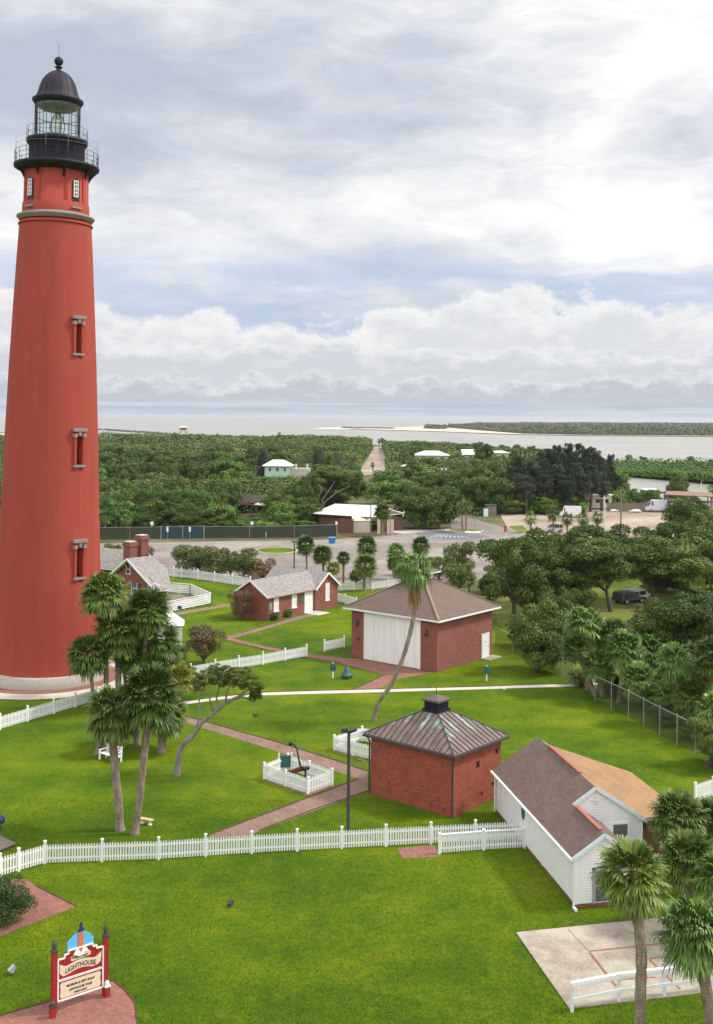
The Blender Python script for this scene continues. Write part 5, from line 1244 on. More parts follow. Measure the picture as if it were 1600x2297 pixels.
# far away palms get lighter crowns
for k in range(2): MEP['far%d' % k] = palm_crown_mesh('palm_crown', M['leaf_sabal'] if k == 0 else M['leaf_palm_lush'], 20+k, 30, .7, 11)
def palm(base, crown, r, label, var=0, mid=None, group=None, tr=.17, name='cabbage_palm', skirt=False, cat='palm tree', bend=None, wid=1.0, boot=True, n=9):
    """base: ground point (Vector); crown: centre of crown (Vector); r radius in metres"""
    T = thing(name, base, 0, label, cat, group); rr = random.Random(int(abs(base.x*37+base.y*91)) & 65535)
    c = crown-base
    if mid is None: mids = [Vector((c.x*.5+rr.gauss(0, .06), c.y*.5, c.z*.5))]
    else: mids = [m_-base for m_ in mid]
    cp = [Vector((0, 0, -.1))]+mids+[c-Vector((0, 0, r*.1))]
    pts = []
    for i in range(len(cp)-1):
        p0 = cp[max(i-1, 0)]; p1 = cp[i]; p2 = cp[i+1]; p3 = cp[min(i+2, len(cp)-1)]
        for j in range(n):
            t = j/n; pts.append(.5*((2*p1)+(p2-p0)*t+(2*p0-5*p1+4*p2-p3)*t*t+(3*p1-p0-3*p2+p3)*t**3))
    pts.append(cp[-1]); L = len(pts)
    rad = [tr*(1.35-.35*min(1, i/(L*.12))) * (1+.05*math.sin(i*2.1)+rr.uniform(-.05, .05)) for i in range(L)]
    b = MB(); b.tube(pts, rad, 10); b.build('trunk', M['trunk_palm'], T)
    if boot:
        d = (pts[-1]-pts[-4]).normalized(); b = MB(); q = pts[-1]; s = r*.62
        b.tube([q-d*s, q-d*s*.75, q-d*s*.4, q-d*s*.05, q+d*.1], [tr*1.0, tr*1.45, tr*1.7, tr*1.5, tr*.8], 10); b.build('leaf_boots', M['boot'], T)
    o = link('crown', MEP[var], T, c); o.scale = (r*wid, r*wid, r); o.rotation_euler = (rr.gauss(0, .06), rr.gauss(0, .06), rr.random()*6.28)
    if skirt:
        o = link('dead_fronds', MEP['skirt'], T, c-Vector((0, 0, .15*r))); o.scale = (r*.7, r*.7, r*.85); o.rotation_euler = (0, 0, rr.random()*6)
    return T
def palm_px(bp, cp, rpx, label, var=0, mid=None, **kw):
    base = G(*bp); D = base.y; c = AT(cp[0], cp[1], D+kw.pop('dd', 0)); r = rpx*D/F*1.05
    m_ = [AT(a, b_, D) for a, b_ in mid] if mid else None
    return palm(base, c, r, label, var, m_, **kw)
# foreground lawn palms, left
palm_px((270, 1862), (255, 1592), 76, 'tall cabbage palm with a round dark crown, in front of the white bench', 0, [(266, 1800), (256, 1700)], tr=.24, skirt=True)
palm_px((303, 1871), (338, 1556), 86, 'tall cabbage palm whose pale trunk leans right, nearest the long fence', 1, [(312, 1800), (322, 1710)], tr=.21)
palm_px((362, 1687), (372, 1598), 60, 'cabbage palm with a thick short trunk behind the two nearest palms', 2, tr=.30)
palm_px((308, 1671), (300, 1585), 52, 'cabbage palm with only its trunk foot seen between the two nearest palms', 0, tr=.26)
palm_px((217, 1692), (246, 1622), 44, 'short palm with a black leaning trunk beside the white bench', 2, [(228, 1660)], tr=.20)
palm_px((212, 1600), (197, 1466), 58, 'dark drooping palm standing against the foot of the lighthouse', 2, [(206, 1530)], tr=.15, skirt=True)
palm_px((238, 1592), (232, 1328), 62, 'highest palm of the cluster, its crown against the red tower wall', 2, [(238, 1480)], tr=.19)
palm_px((264, 1590), (262, 1412), 66, 'palm with a straight trunk in the middle of the tower-side cluster', 0, [(266, 1500)], tr=.24)
palm_px((322, 1590), (332, 1368), 66, 'broad palm right of the cluster in front of the keeper house', 1, tr=.2)
palm_px((345, 1580), (350, 1430), 64, 'bushy palm touching the white shed', 0, tr=.2)
palm_px((300, 1585), (300, 1470), 52, 'low palm tucked in the shade of the tower-side cluster', 1, tr=.2)
palm_px((285, 1560), (262, 1322), 40, 'yellowing palm between the tower and the keeper house', 4, tr=.16)
palm_px((402, 1572), (404, 1520), 40, 'small yellow-green palm above the picket fence end', 4, tr=.15)
palm_px((372, 1560), (372, 1482), 48, 'low dark palm beside the shed and the picket fence', 1, tr=.18)
# the leaning slender palm
palm_px((838, 1617), (930, 1268), 50, 'slender bent palm leaning over the garage roof', 'lean', [(850, 1575), (878, 1535), (906, 1470), (925, 1400), (933, 1335)], tr=.17, boot=False, name='leaning_palm')
o = [x for x in COL.objects if x.name.startswith('leaning_palm')][0]
dd_ = link('dead_fronds', MEP['dead'], o, AT(930, 1288, G(838, 1617).y)-G(838, 1617)); dd_.scale = (1.3, 1.3, 2.6)
# foreground right
palm_px((1436, 2345), (1418, 1957), 92, 'nearest palm, its grey trunk standing in front of the white rail fence', 1, [(1437, 2240), (1438, 2120)], tr=.21, skirt=True)
palm_px((1592, 2335), (1558, 2085), 96, 'palm with long hanging leaves at the bottom right corner', 3, [(1590, 2250)], tr=.23, skirt=True)
palm_px((1540, 1995), (1522, 1830), 74, 'dense palm beside the tan roof', 0, tr=.2)
palm_px((1600, 1985), (1600, 1838), 62, 'palm cut by the right edge beyond the tan roof', 0, tr=.2)
palm_px((1545, 2080), (1545, 1925), 78, 'palm crown filling the space between the tan roof and the corner palm', 1, tr=.2)
palm_px((1625, 2120), (1622, 1965), 80, 'palm cut by the right edge above the corner palm', 5, tr=.2)
# right-hand row behind the chain-link fence
row = [((1320, 1548), (1312, 1400), 50, 3, 'first palm of the fence row, next to the dark oak'), ((1346, 1552), (1376, 1428), 48, 0, 'second palm of the fence row, leaning to the right'), ((1389, 1575), (1402, 1450), 46, 5, 'third palm of the fence row with a lush crown'),
       ((1420, 1555), (1446, 1464), 50, 3, 'fourth palm of the fence row, brightest leaves'), ((1450, 1570), (1490, 1505), 46, 5, 'fifth palm of the fence row, low crown'), ((1490, 1600), (1532, 1510), 50, 3, 'sixth palm of the fence row above the walkway end'),
       ((1552, 1610), (1582, 1516), 48, 5, 'palm of the fence row cut by the right edge'), ((1520, 1640), (1552, 1556), 44, 0, 'low palm at the foot of the fence row'), ((1478, 1588), (1466, 1540), 34, 0, 'small shaded palm under the fence row crowns'), ((1600, 1665), (1604, 1590), 48, 5, 'low palm at the right edge over the chain link fence'),
       ((1408, 1560), (1420, 1512), 34, 0, 'small palm in the shade below the bright crown')]
row += [((1335, 1560), (1290, 1450), 34, 0, 'narrow palm left of the first palm of the fence row'), ((1455, 1590), (1432, 1520), 44, 5, 'palm with a short trunk between the third and fourth fence row palms'), ((1535, 1625), (1510, 1480), 44, 3, 'palm leaning left at the back of the fence row'), ((1620, 1640), (1600, 1470), 50, 0, 'tall palm cut by the right edge above the fence row'), ((1352, 1562), (1346, 1486), 40, 5, 'palm low between the first and second palms of the fence row'), ((1498, 1605), (1502, 1556), 42, 3, 'bright low palm in front of the fifth palm of the fence row'), ((1575, 1590), (1574, 1470), 44, 0, 'tall palm at the back of the fence row near the right edge')]
for bp, cp, rp, v, lb in row: palm_px(bp, cp, rp*1.12, lb, v, tr=.22, skirt=(rp > 45))
# palms of the car park
cp_ = [((689, 1278), (686, 1220), 27, 0, 'leftmost round palm above the bungalow roof'), ((727, 1302), (724, 1242), 28, 2, 'dark round palm above the bungalow gable'), ((771, 1314), (771, 1250), 19, 0, 'slim palm with a small crown in the car park row'),
       ((747, 1320), (748, 1274), 21, 4, 'small yellow-green palm beside the bungalow gable'), ((816, 1298), (823, 1224), 29, 0, 'rearmost of the two big palms above the garage roof'), ((818, 1325), (820, 1268), 34, 1, 'front of the two big palms above the garage roof'),
       ((800, 1320), (798, 1290), 17, 2, 'short palm at the foot of the two big palms'), ((884, 1300), (890, 1236), 26, 5, 'palm left of the bent palm crown'), ((942, 1290), (944, 1222), 26, 0, 'palm right of the bent palm crown'), ((858, 1203), (859, 1146), 23, 0, 'palm in front of the white roofed pavilion'), ((884, 1305), (884, 1262), 20, 2, 'dark low palm under the bent palm crown')]
for bp, cp, rp, v, lb in cp_: palm_px(bp, cp, rp, lb, v, tr=.17)
for i, (x, y, r_, by) in enumerate([(1191, 1160, 20, 1195), (1241, 1150, 23, 1196), (1273, 1162, 20, 1200), (1308, 1163, 20, 1198), (1341, 1160, 19, 1195)]):
    palm_px((x, by), (x, y), r_, ['round palm nearest the road in the sandy lot row', 'tallest palm of the sandy lot row', 'middle palm of the sandy lot row', 'fourth palm of the sandy lot row', 'last palm of the sandy lot row beside the utility pole'][i], 'far0', tr=.2)
palm_px((1039, 1193), (1036, 1136), 17, 'left palm of the pair on the kerbed island', 'far0', tr=.2); palm_px((1046, 1194), (1047, 1132), 20, 'right palm of the pair on the kerbed island', 'far0', tr=.2)
palm_px((1524, 1155), (1525, 1128), 17, 'small round palm in front of the white van', 'far1', tr=.22)
palm_px((1530, 1165), (1531, 1140), 12, 'smaller round palm beside the white van', 'far1', tr=.22)
palm_px((1594, 1140), (1598, 1098), 17, 'palm at the right edge beside the boat shelter', 'far0', tr=.25)
# tiny palms on the skyline
for i, (x, y, r_, by) in enumerate([(591, 982, 4, 990), (612, 981, 4, 990), (627, 976, 5, 990), (658, 981, 5, 990), (340, 982, 5, 990), (430, 979, 5, 988), (455, 979, 5, 988), (488, 980, 5, 988), (516, 981, 4, 988), (392, 977, 6, 988)]):
    D = 905; b_ = G(x, 1000); b_ = Vector(((x-X0)*D/F, D, 0)); palm(b_, AT(x, y-3, D), r_*D/F*1.25, 'tiny palm silhouette standing above the dune thicket on the skyline', 'far0', group='tiny palms on the skyline', tr=.35, boot=False, n=3)
for i, (x, y) in enumerate([(851, 991), (856, 988), (860, 990), (864, 992)]):
    D = 815; palm(Vector(((x-X0+2)*D/F, D, 0)), AT(x, y-2, D), 2.2, 'thin palm in the clump where the sandy beach road meets the water', 'far0', group='palms at the end of the beach road', tr=.3, boot=False, n=3)
palm_px((838, 1062), (836, 1042), 7, 'small dark palm at the foot of the beach road', 'far0', tr=.3)

MEC = {}
MEC['oak0'] = crown_blob('oak_crown', M['leaf_oak'], 31, 44, 34000, .027, .82, 0.74, (.17, .33), vert=1.35)
MEC['oak1'] = crown_blob('oak_crown', M['leaf_oak'], 32, 40, 34000, .027, .82, 0.72, (.18, .34), vert=1.35)
MEC['oak2'] = crown_blob('oak_crown', M['leaf_oak'], 33, 50, 34000, .027, .82, 0.76, (.15, .30), vert=1.35)
MEC['br0'] = crown_blob('broadleaf_crown', M['leaf_oak_bright'], 34, 26, 5200, .052, .85, .70, (.20, .38), vert=1.3)
MEC['br1'] = crown_blob('broadleaf_crown', M['leaf_oak_bright'], 35, 26, 5200, .052, .85, .70, (.20, .38), vert=1.3)
MEC['sc0'] = crown_blob('scrub_crown', M['leaf_scrub'], 36, 26, 5200, .052, .85, .70, (.20, .38), vert=1.3)
MEC['sc1'] = crown_blob('scrub_crown', M['leaf_oak'], 37, 26, 5200, .052, .85, .70, (.20, .38), vert=1.3)
MEC['dk0'] = crown_blob('needle_crown', M['leaf_dark'], 38, 26, 5200, .05, 1.0, .62, (.24, .40), vert=1.3)
MEC['dk1'] = crown_blob('needle_crown', M['leaf_dark'], 39, 24, 5200, .05, 1.0, .60, (.24, .40), vert=1.4)
MEC['ol0'] = crown_blob('olive_crown', M['leaf_olive'], 40, 16, 6000, .045, .85, .6, (.2, .4))
MEC['red0'] = crown_blob('shrub_crown', M['leaf_red'], 41, 16, 9000, .034, .9, .58, (.25, .42))
MEC['pink0'] = crown_blob('oleander_crown', M['leaf_pink'], 42, 14, 6000, .045, .85, .6, (.22, .4))
MEC['hedge'] = crown_blob('hedge_crown', M['leaf_oak_bright'], 43, 20, 9000, .04, .9, .6, (.3, .45))
MEC['near'] = crown_blob('bush_crown', M['leaf_hedge'], 44, 24, 16000, .026, .85, .62, (.26, .42))
MEC['wiry'] = crown_blob('tree_crown', M['leaf_cassia'], 45, 30, 12000, .030, .8, .78, (.14, .28))
def tree(base, c, r, rz_, label, crown='oak0', name='oak_tree', cat='tree', group=None, tr=.28, mat='bark', limbs=5, rx=None, seed=0):
    T = thing(name, base, 0, label, cat, group); rr = random.Random(seed*7+int(abs(base.x*53+base.y*17)) & 65535); C_ = c-base
    b = MB(); fork = Vector((C_.x*.3, C_.y*.3, max(.3, (C_.z-rz_*.5)*.55)))
    b.tube([(0, 0, -.1), fork*.5+Vector((rr.gauss(0, .05), 0, 0)), fork], [tr*1.25, tr, tr*.85], 8)
    for i in range(limbs):
        a = 2*math.pi*i/limbs+rr.random(); e = C_+Vector((math.cos(a)*r*.55, math.sin(a)*r*.55, rr.uniform(-.1, .35)*rz_)); m_ = fork.lerp(e, .5)+Vector((rr.gauss(0, .1)*r, rr.gauss(0, .1)*r, -.05*r))
        b.tube([fork-Vector((0, 0, .1)), m_, e], [tr*.65, tr*.4, tr*.12], 6)
    b.build('trunk', M[mat], T)
    o = link('crown', MEC[crown], T, C_); o.scale = (rx or r, r, rz_); o.rotation_euler = (0, 0, rr.random()*6.28)
    return T
def tree_px(bp, cp, rpx, label, crown='oak0', ry=None, low=None, **kw):
    base = G(*bp); D = base.y; c = AT(cp[0], cp[1], D+kw.pop('dd', 0)); r = rpx*D/F; rz_ = (ry or rpx*.75)*D/F
    if low is not None:
        top = c.z+rz_; bot = top*low; c.z = (top+bot)/2; rz_ = (top-bot)/2
    return tree(base, c, r*1.14, rz_*1.25, label, crown, **kw)
# park oaks, right of the garage
ok = [((1150, 1395), (1160, 1262), 72, 58, 'oak0', 'large oak overhanging the car park edge left of the park'), ((1250, 1360), (1242, 1232), 70, 44, 'oak1', 'oak behind the park, second crown from the left'), ((1330, 1310), (1325, 1215), 72, 36, 'oak2', 'rear oak of the park below the sandy lot'),
      ((1212, 1385), (1210, 1310), 66, 42, 'oak2', 'oak whose crown hangs over the chain link fence behind the garage'), ((1370, 1372), (1335, 1262), 84, 52, 'oak0', 'oak with several dark trunks beside the parked cars'), ((1470, 1352), (1440, 1252), 84, 52, 'oak1', 'oak shading the picnic table'),
      ((1440, 1290), (1420, 1210), 66, 34, 'oak1', 'rear oak of the park nearest the white car'), ((1545, 1350), (1540, 1262), 84, 60, 'oak2', 'broad oak near the right edge of the park'), ((1620, 1330), (1608, 1230), 84, 60, 'oak0', 'oak cut by the right edge behind the park'), ((1520, 1290), (1515, 1205), 60, 34, 'oak2', 'rear oak of the park at the right'),
      ((1205, 1508), (1212, 1425), 62, 74, 'oak1', 'dark dense oak right of the garage side door'), ((1262, 1460), (1245, 1368), 44, 36, 'oak2', 'small oak above the dense dark one'), ((1565, 1482), (1560, 1400), 86, 66, 'oak0', 'big dark oak in front of the park at the right edge'), ((1470, 1440), (1468, 1385), 30, 22, 'oak1', 'low shrub at the foot of the park picnic area'),
      ((1640, 1540), (1640, 1450), 80, 60, 'oak1', 'oak cut by the right edge above the palm row'), ((1590, 1720), (1618, 1655), 60, 46, 'oak2', 'dark bush at the right edge of the lawn'), ((1290, 1420), (1295, 1352), 42, 30, 'oak0', 'light small oak in front of the park clearing'), ((1095, 1345), (1100, 1312), 26, 20, 'oak2', 'small tree behind the garage corner')]
ok += [((1495, 1480), (1492, 1402), 66, 52, 'oak1', 'dark oak filling the space right of the park clearing'), ((1405, 1450), (1400, 1412), 46, 22, 'oak2', 'low thicket shrub just below the park clearing'), ((1290, 1470), (1282, 1410), 44, 34, 'sc1', 'green shrub between the dense dark oak and the first palm of the row'),
       ((1305, 1538), (1302, 1520), 26, 15, 'sc0', 'low brown-green shrub behind the walkway end of the fence'), ((1372, 1556), (1372, 1534), 34, 18, 'oak1', 'dark undergrowth below the second palm of the fence row'), ((1436, 1580), (1436, 1556), 38, 20, 'oak2', 'dark undergrowth below the fourth palm of the fence row'),
       ((1500, 1625), (1500, 1598), 40, 22, 'oak1', 'dark undergrowth below the fifth palm of the fence row'), ((1560, 1660), (1562, 1628), 44, 26, 'oak2', 'dark undergrowth below the palms at the right edge'), ((1170, 1450), (1168, 1420), 30, 24, 'sc1', 'shrub behind the chain link fence beside the garage wall'), ((1560, 1330), (1480, 1300), 50, 30, 'oak0', 'oak crown filling the gap over the picnic table'), ((1090, 1330), (1130, 1295), 44, 34, 'oak1', 'oak nearest the garage roof at the car park side')]
for i, (bp, cp, rp, ry, cr, lb) in enumerate(ok): tree_px(bp, cp, rp*1.12, lb, cr, ry*1.05, {4: .42, 5: .42, 7: .3, 0: .25}.get(i, .12), tr=.24, limbs=7, seed=i)
# shrubs and flowering trees on the lawns
tree_px((457, 1492), (459, 1442), 48, 'vase shaped shrub with reddish leaves beside the white shed', 'red0', 40, name='flowering_shrub', cat='shrub', tr=.12, limbs=7)
tree_px((545, 1389), (541, 1352), 31, 'dark red shrub in front of the bungalow end wall', 'red0', 34, name='flowering_shrub', cat='shrub', tr=.1)
tree_px((612, 1391), (612, 1382), 14, 'clipped green hedge under the first bungalow window', 'hedge', 8, name='hedge', cat='hedge', tr=.05); tree_px((644, 1384), (644, 1375), 13, 'clipped green hedge under the second bungalow window', 'hedge', 9, name='hedge', cat='hedge', tr=.05)
ol = [((418, 1282), (420, 1248), 38, 30, 'ol0', 'leftmost olive shrub beside the car park'), ((490, 1292), (482, 1255), 38, 34, 'ol0', 'second olive shrub beside the car park'), ((548, 1298), (545, 1262), 34, 32, 'ol0', 'third olive shrub beside the car park'), ((588, 1300), (588, 1276), 28, 24, 'pink0', 'oleander with pink flowers at the end of the shrub row')]
ol += [((452, 1286), (450, 1256), 30, 26, 'ol0', 'low olive shrub between the first and second car park shrubs'), ((518, 1294), (515, 1262), 28, 24, 'ol0', 'low olive shrub between the second and third car park shrubs')]
for bp, cp, rp, ry, cr, lb in ol: tree_px(bp, cp, rp*1.12, lb, cr, ry*1.08, name='oleander_shrub', cat='shrub', tr=.1, limbs=7)
tree_px((330, 1275), (325, 1240), 28, 'pale shrub behind the keeper house chimneys', 'ol0', 24, name='oleander_shrub', cat='shrub', tr=.1); tree_px((255, 1262), (255, 1234), 22, 'pale shrub between the tower and the chimneys', 'ol0', 18, name='oleander_shrub', cat='shrub', tr=.1)
tree_px((1030, 1290), (1028, 1246), 40, 'open olive tree behind the garage roof', 'ol0', 36, name='olive_tree', tr=.14); tree_px((905, 1302), (908, 1272), 30, 'dark bushy tree between the big palms and the bent palm', 'oak2', 26, name='small_tree', tr=.14); tree_px((985, 1300), (990, 1268), 30, 'broad green tree left of the open olive tree', 'sc1', 24, name='small_tree', tr=.14); tree_px((1030, 1335), (1030, 1290), 36, 'green tree touching the garage roof cupola', 'sc1', 26, name='small_tree', tr=.14); tree_px((1052, 1330), (1052, 1300), 16, 'yellow-green shrub beside the garage roof', 'hedge', 14, name='small_tree', tr=.1)
tree_px((975, 1290), (975, 1262), 16, 'low grey-green bush beside the cupola', 'ol0', 14, name='small_tree', tr=.1)
tree_px((5, 2070), (12, 2020), 66, 'dark clipped bush on the brick apron at the left edge', 'near', 52, name='round_bush', cat='bush', tr=.1)
tree_px((-25, 2050), (-10, 2040), 50, 'dark low bush cut by the left edge on the brick apron', 'near', 40, name='round_bush', cat='bush', tr=.1)
tree_px((430, 1545), (428, 1520), 24, 'low yellow-green bush at the end of the picket fence', 'wiry', 20, name='round_bush', cat='bush', tr=.06); tree_px((450, 1520), (420, 1508), 22, 'dark low bush below the palms and behind the picket fence', 'oak1', 16, name='round_bush', cat='bush', tr=.06)
tree_px((370, 1530), (390, 1470), 34, 'dark green shrub in front of the white shed corner', 'oak1', 28, name='round_bush', cat='bush', tr=.08)
def wind_tree():
    base = G(397, 1739); D = base.y; T = thing('windblown_tree', base, 0, 'crooked leaning tree with a twisted grey trunk and thin feathery crown', 'tree')
    def p(x, y, dd=0): return AT(x, y, D+dd)-base
    b = MB()
    b.tube([p(397, 1742), p(399, 1715), p(403, 1685), p(412, 1668), p(432, 1652), p(441, 1640), p(452, 1622), p(478, 1600), p(500, 1582), p(520, 1570), p(540, 1560)], [.26, .20, .17, .17, .17, .15, .13, .14, .13, .11, .07], 9)
    br = [[(436, 1648), (442, 1625), (452, 1598), (458, 1575)], [(478, 1600), (474, 1580), (468, 1558), (455, 1540), (440, 1520)], [(488, 1590), (486, 1565), (492, 1540), (498, 1520)], [(505, 1580), (510, 1550), (520, 1528), (535, 1512)], [(520, 1570), (545, 1563), (565, 1572), (580, 1600)], [(535, 1562), (555, 1548), (570, 1535), (585, 1528)],
          [(498, 1520), (505, 1505), (515, 1498)], [(460, 1555), (448, 1560), (446, 1590), (450, 1612)], [(540, 1560), (560, 1556), (578, 1562)]]
    for i, c_ in enumerate(br): b.tube([p(x, y, (-1)**i*.25*j) for j, (x, y) in enumerate(c_)], [.075, .055, .04, .02, .015][:len(c_)], 6)
    b.build('trunk', M['bark_pale'], T)
    for k, (x, y, rx, rz_, dd) in enumerate([(468, 1520, 42, 22, 0), (515, 1520, 45, 26, .8), (555, 1530, 38, 24, -.6), (575, 1555, 20, 24, .3), (490, 1500, 34, 14, 1.2), (540, 1505, 30, 12, .4), (445, 1535, 26, 20, -.8), (575, 1605, 9, 7, 0), (585, 1540, 14, 12, .2)]):
        o = link('foliage', MEC['wiry'], T, p(x, y, dd)); s = D/F; o.scale = (rx*s*1.05, rx*s, rz_*s*1.25); o.rotation_euler = (0, 0, k*1.3)
wind_tree()
# ------------------------------------------------------------------ car park edge, pavilion, far houses, thicket
def pavilion():
    o = G(827, 1197); T = thing('pavilion', (o.x-1.5, 236, 0), R_(0), 'low pavilion with a wide white metal roof and dark walls beyond the car park', 'building')
    o = Vector((o.x-1.5, 236, 0))
    def p(x, y, D): return AT(x, y, D)-o
    E1, E2, R1, R2 = p(702, 1152, 232), p(829, 1160, 226), p(753, 1130, 246), p(846, 1134, 242)
    b = MB(); slab_roof(b, [[E1, E2, R2, R1]], .15); slab_roof(b, [[R1, R2, R2+Vector((6, 10, -1)), R1+Vector((3, 10, -1))]], .1)
    E3, E4, R4 = p(829, 1160, 226.3), p(912, 1152, 235), p(880, 1143, 245); slab_roof(b, [[E3, E4, R4, R2]], .12)
    rf = b.build('roof', [M['roof_white'], M['wood_brown']], T)
    b = MB()
    for i in range(15):
        t = i/14; b.beam(E1.lerp(E2, t)+Vector((0, 0, .04)), R1.lerp(R2, t)+Vector((0, 0, .04)), .09, .08)
    b.build('standing_seam', M['steel'], rf)
    e1 = E1+Vector((1.2, 1, -.2)); e2 = E2+Vector((-.3, 1, -.2)); b = MB()
    b.add([(e1.x, e1.y, 0), (e2.x, e2.y, 0), (e2.x, e2.y, e2.z), (e1.x, e1.y, e1.z)], [(0, 1, 2, 3)])
    b.box(e1.x+1, e2.x-.5, e1.y+.2, 8, 0, 2.2)
    b.build('wall', M['wood_brown'], T)
    b = MB(); a, c_ = p(848, 1176, 229), p(905, 1176, 232); a.z = c_.z = 0; b.beam((a.x, a.y, 1.1), (c_.x, c_.y, 1.1), .2, 2.2); b.build('screen_wall', M['wood_brown'], T)
    b = MB()
    for x in (850, 872, 880): q = p(x, 1185, 224); b.box(q.x-.3, q.x+.3, q.y-.1, q.y+.1, 0, 2.9)
    b.build('column', M['cream'], T)
    b = MB(); slab_roof(b, [[p(880, 1142, 262), p(930, 1142, 262), p(925, 1137, 270), p(880, 1136, 270)]], .2); b.build('rear_roof', [M['roof_white'], M['wood_brown']], T)
pavilion()
def util_shed(x0, x1, yb, h, wl, label, roofm, rz=0, win=False, dep=3.0):
    a, c_ = G(x0, yb), G(x1, yb); W_ = (c_-a).length; T = thing('garden_shed', a, rz, label, 'shed')
    b = MB(); b.box(0, W_, 0, dep, 0, h*.72); 
    for x in (0, W_): pass
    b.build('wall', M[wl], T)
    b = MB(); slab_roof(b, [[(-.15, -.15, h*.70), (W_+.15, -.15, h*.70), (W_+.15, dep/2, h), (-.15, dep/2, h)], [(W_+.15, dep+.15, h*.7), (-.15, dep+.15, h*.7), (-.15, dep/2, h), (W_+.15, dep/2, h)]], .08)
    b.add([(W_, 0, h*.7), (W_, dep, h*.7), (W_, dep/2, h-.06)], [(0, 1, 2)], 1); b.add([(0, 0, h*.7), (0, dep, h*.7), (0, dep/2, h-.06)], [(0, 1, 2)], 1)
    b.build('roof', [M[roofm], M[wl]], T)
    if win:
        b = MB(); b.box(W_*.55, W_*.8, -.05, .02, h*.35, h*.6); b.build('window', M['glass_grey'], T)
        b = MB(); b.box(W_*.12, W_*.4, -.05, .02, 0, h*.66); b.build('door', M['white_old'], T)
util_shed(792, 830, 1195, 3.5, 'cream', 'cream storage shed with a pale pink roof in front of the pavilion', 'cream', R_(5), dep=3.2)
util_shed(904, 930, 1182, 3.3, 'cream', 'cream shed with a small window at the right end of the pavilion', 'cream', R_(-14), True)
T = thing('board_fence', G(761, 1196), R_(-4), 'dark brown board fence left of the cream storage shed', 'fence')
b = MB()
for i in range(20): b.box(i*.14, i*.14+.125, -.03, .03, 0, 2.9+.02*(i % 3))
b.build('board_panel', M['wood_brown'], T); b = MB(); b.box(-.08, 0, -.08, .08, 0, 3.0); b.box(2.8, 2.9, -.08, .08, 0, 3.0); b.build('post', M['wood_brown'], T)
T = thing('refuse_bin', G(867, 1189), 0, 'dark blue refuse bin beside the pavilion columns', 'bin')
b = MB(); b.box(-.7, .7, -.5, .5, .1, 1.5); b.build('body', M['blue'], T); b = MB(); b.box(-.75, .75, -.55, .55, 1.5, 1.62); b.build('lid', M['navy'], T)
def slat_pavilion():
    T = thing('slatted_shelter', (-23.5, 262, 0), R_(-12), 'dark slatted shelter roof with a white panel half hidden in the thicket', 'shelter')
    b = MB()
    for i in range(9): b.beam((-4.5+i*.05, i*.75-2, 3.3+i*.16), (3.2+i*.3, i*.75-3.5, 3.5+i*.16), .28, .12)
    b.build('roof_slat', M['wood'], T)
    b = MB(); b.add([(.2, -3.6, 2.9), (6.2, -4.2, 2.6), (6.5, 2, 3.9), (3.0, 2.2, 4.2)], [(0, 1, 2, 3)]); b.add([(-5, -3.4, 2.75), (.2, -3.7, 2.8), (6.2, -4.3, 2.4), (6.2, -4.3, 2.6), (.2, -3.7, 3.05), (-2.5, -3.5, 3.8)], [(0, 1, 2, 3, 4, 5)], 1); b.build('roof_panel', [M['roof_white'], M['wood_brown']], T)
    for x, y in ((-4, -3), (0, -3.3), (5.6, -3.8), (5.5, 1.5)): b = MB(); b.box(x-.12, x+.12, y-.12, y+.12, 0, 2.8); b.build('post', M['wood_brown'], T)
slat_pavilion()
def far_house(cx, D, w_, dep, z0, z1, wl, label, rf='roof_white', rz=0, win=3, cat='house', hip=True):
    T = thing('beach_house', (cx, D, 0), rz, label, cat); hw = w_/2
    b = MB(); b.box(-hw, hw, 0, dep, 0, z0)
    b.build('wall', M[wl], T)
    o = .9; q = hw*.45 if hip else hw+o; b = MB()
    slab_roof(b, [[(-hw-o, -o, z0), (hw+o, -o, z0), (q, dep/2, z1), (-q, dep/2, z1)], [(hw+o, dep+o, z0), (-hw-o, dep+o, z0), (-q, dep/2, z1), (q, dep/2, z1)]]+([[(hw+o, -o, z0), (hw+o, dep+o, z0), (q, dep/2, z1)], [(-hw-o, dep+o, z0), (-hw-o, -o, z0), (-q, dep/2, z1)]] if hip else []), .18)
    b.build('roof', [M[rf], M['white']], T)
    for i in range(win):
        x = -hw+w_*(i+.7)/(win+.4); b = MB(); b.box(x-.4, x+.4, -.06, .02, z0-2.0, z0-.7); wo_ = b.build('window', M['glass_grey'], T)
        f = MB(); f.box(x-.5, x+.5, -.09, 0, z0-.7, z0-.58); f.box(x-.5, x+.5, -.09, 0, z0-2.12, z0-2.0); f.build('frame', M['white'], wo_)
    return T
T = far_house(-27.9, 395, 9.0, 8, 6.0, 8.0, 'mint', 'mint green beach house with a white hipped roof in the thicket')
b = MB(); b.box(4.6, 11.5, 1, 6, 0, 5.1); b.build('terrace', M['concrete_pale'], T)
for x in (6.6, 10.6): b = MB(); b.box(x-.3, x+.3, .8, 1.4, 4.6, 6.7); b.build('terrace_column', M['white'], T)
far_house(35.5, 520, 15, 12, 6.0, 7.9, 'cream', 'wide house with a low white hipped roof beyond the beach road')
far_house(57.0, 530, 11.5, 11, 6.2, 8.4, 'cream', 'second white roofed house right of the beach road', hip=False, win=2)
far_house(70.0, 545, 9, 9, 6.6, 7.5, 'cream', 'low pale house almost hidden by the dark pines', win=2)
far_house(21.5, 445, 5, 6, 4.0, 4.9, 'concrete_pale', 'small grey flat roofed annex beside the beach road', 'concrete_pale', win=1, cat='building')
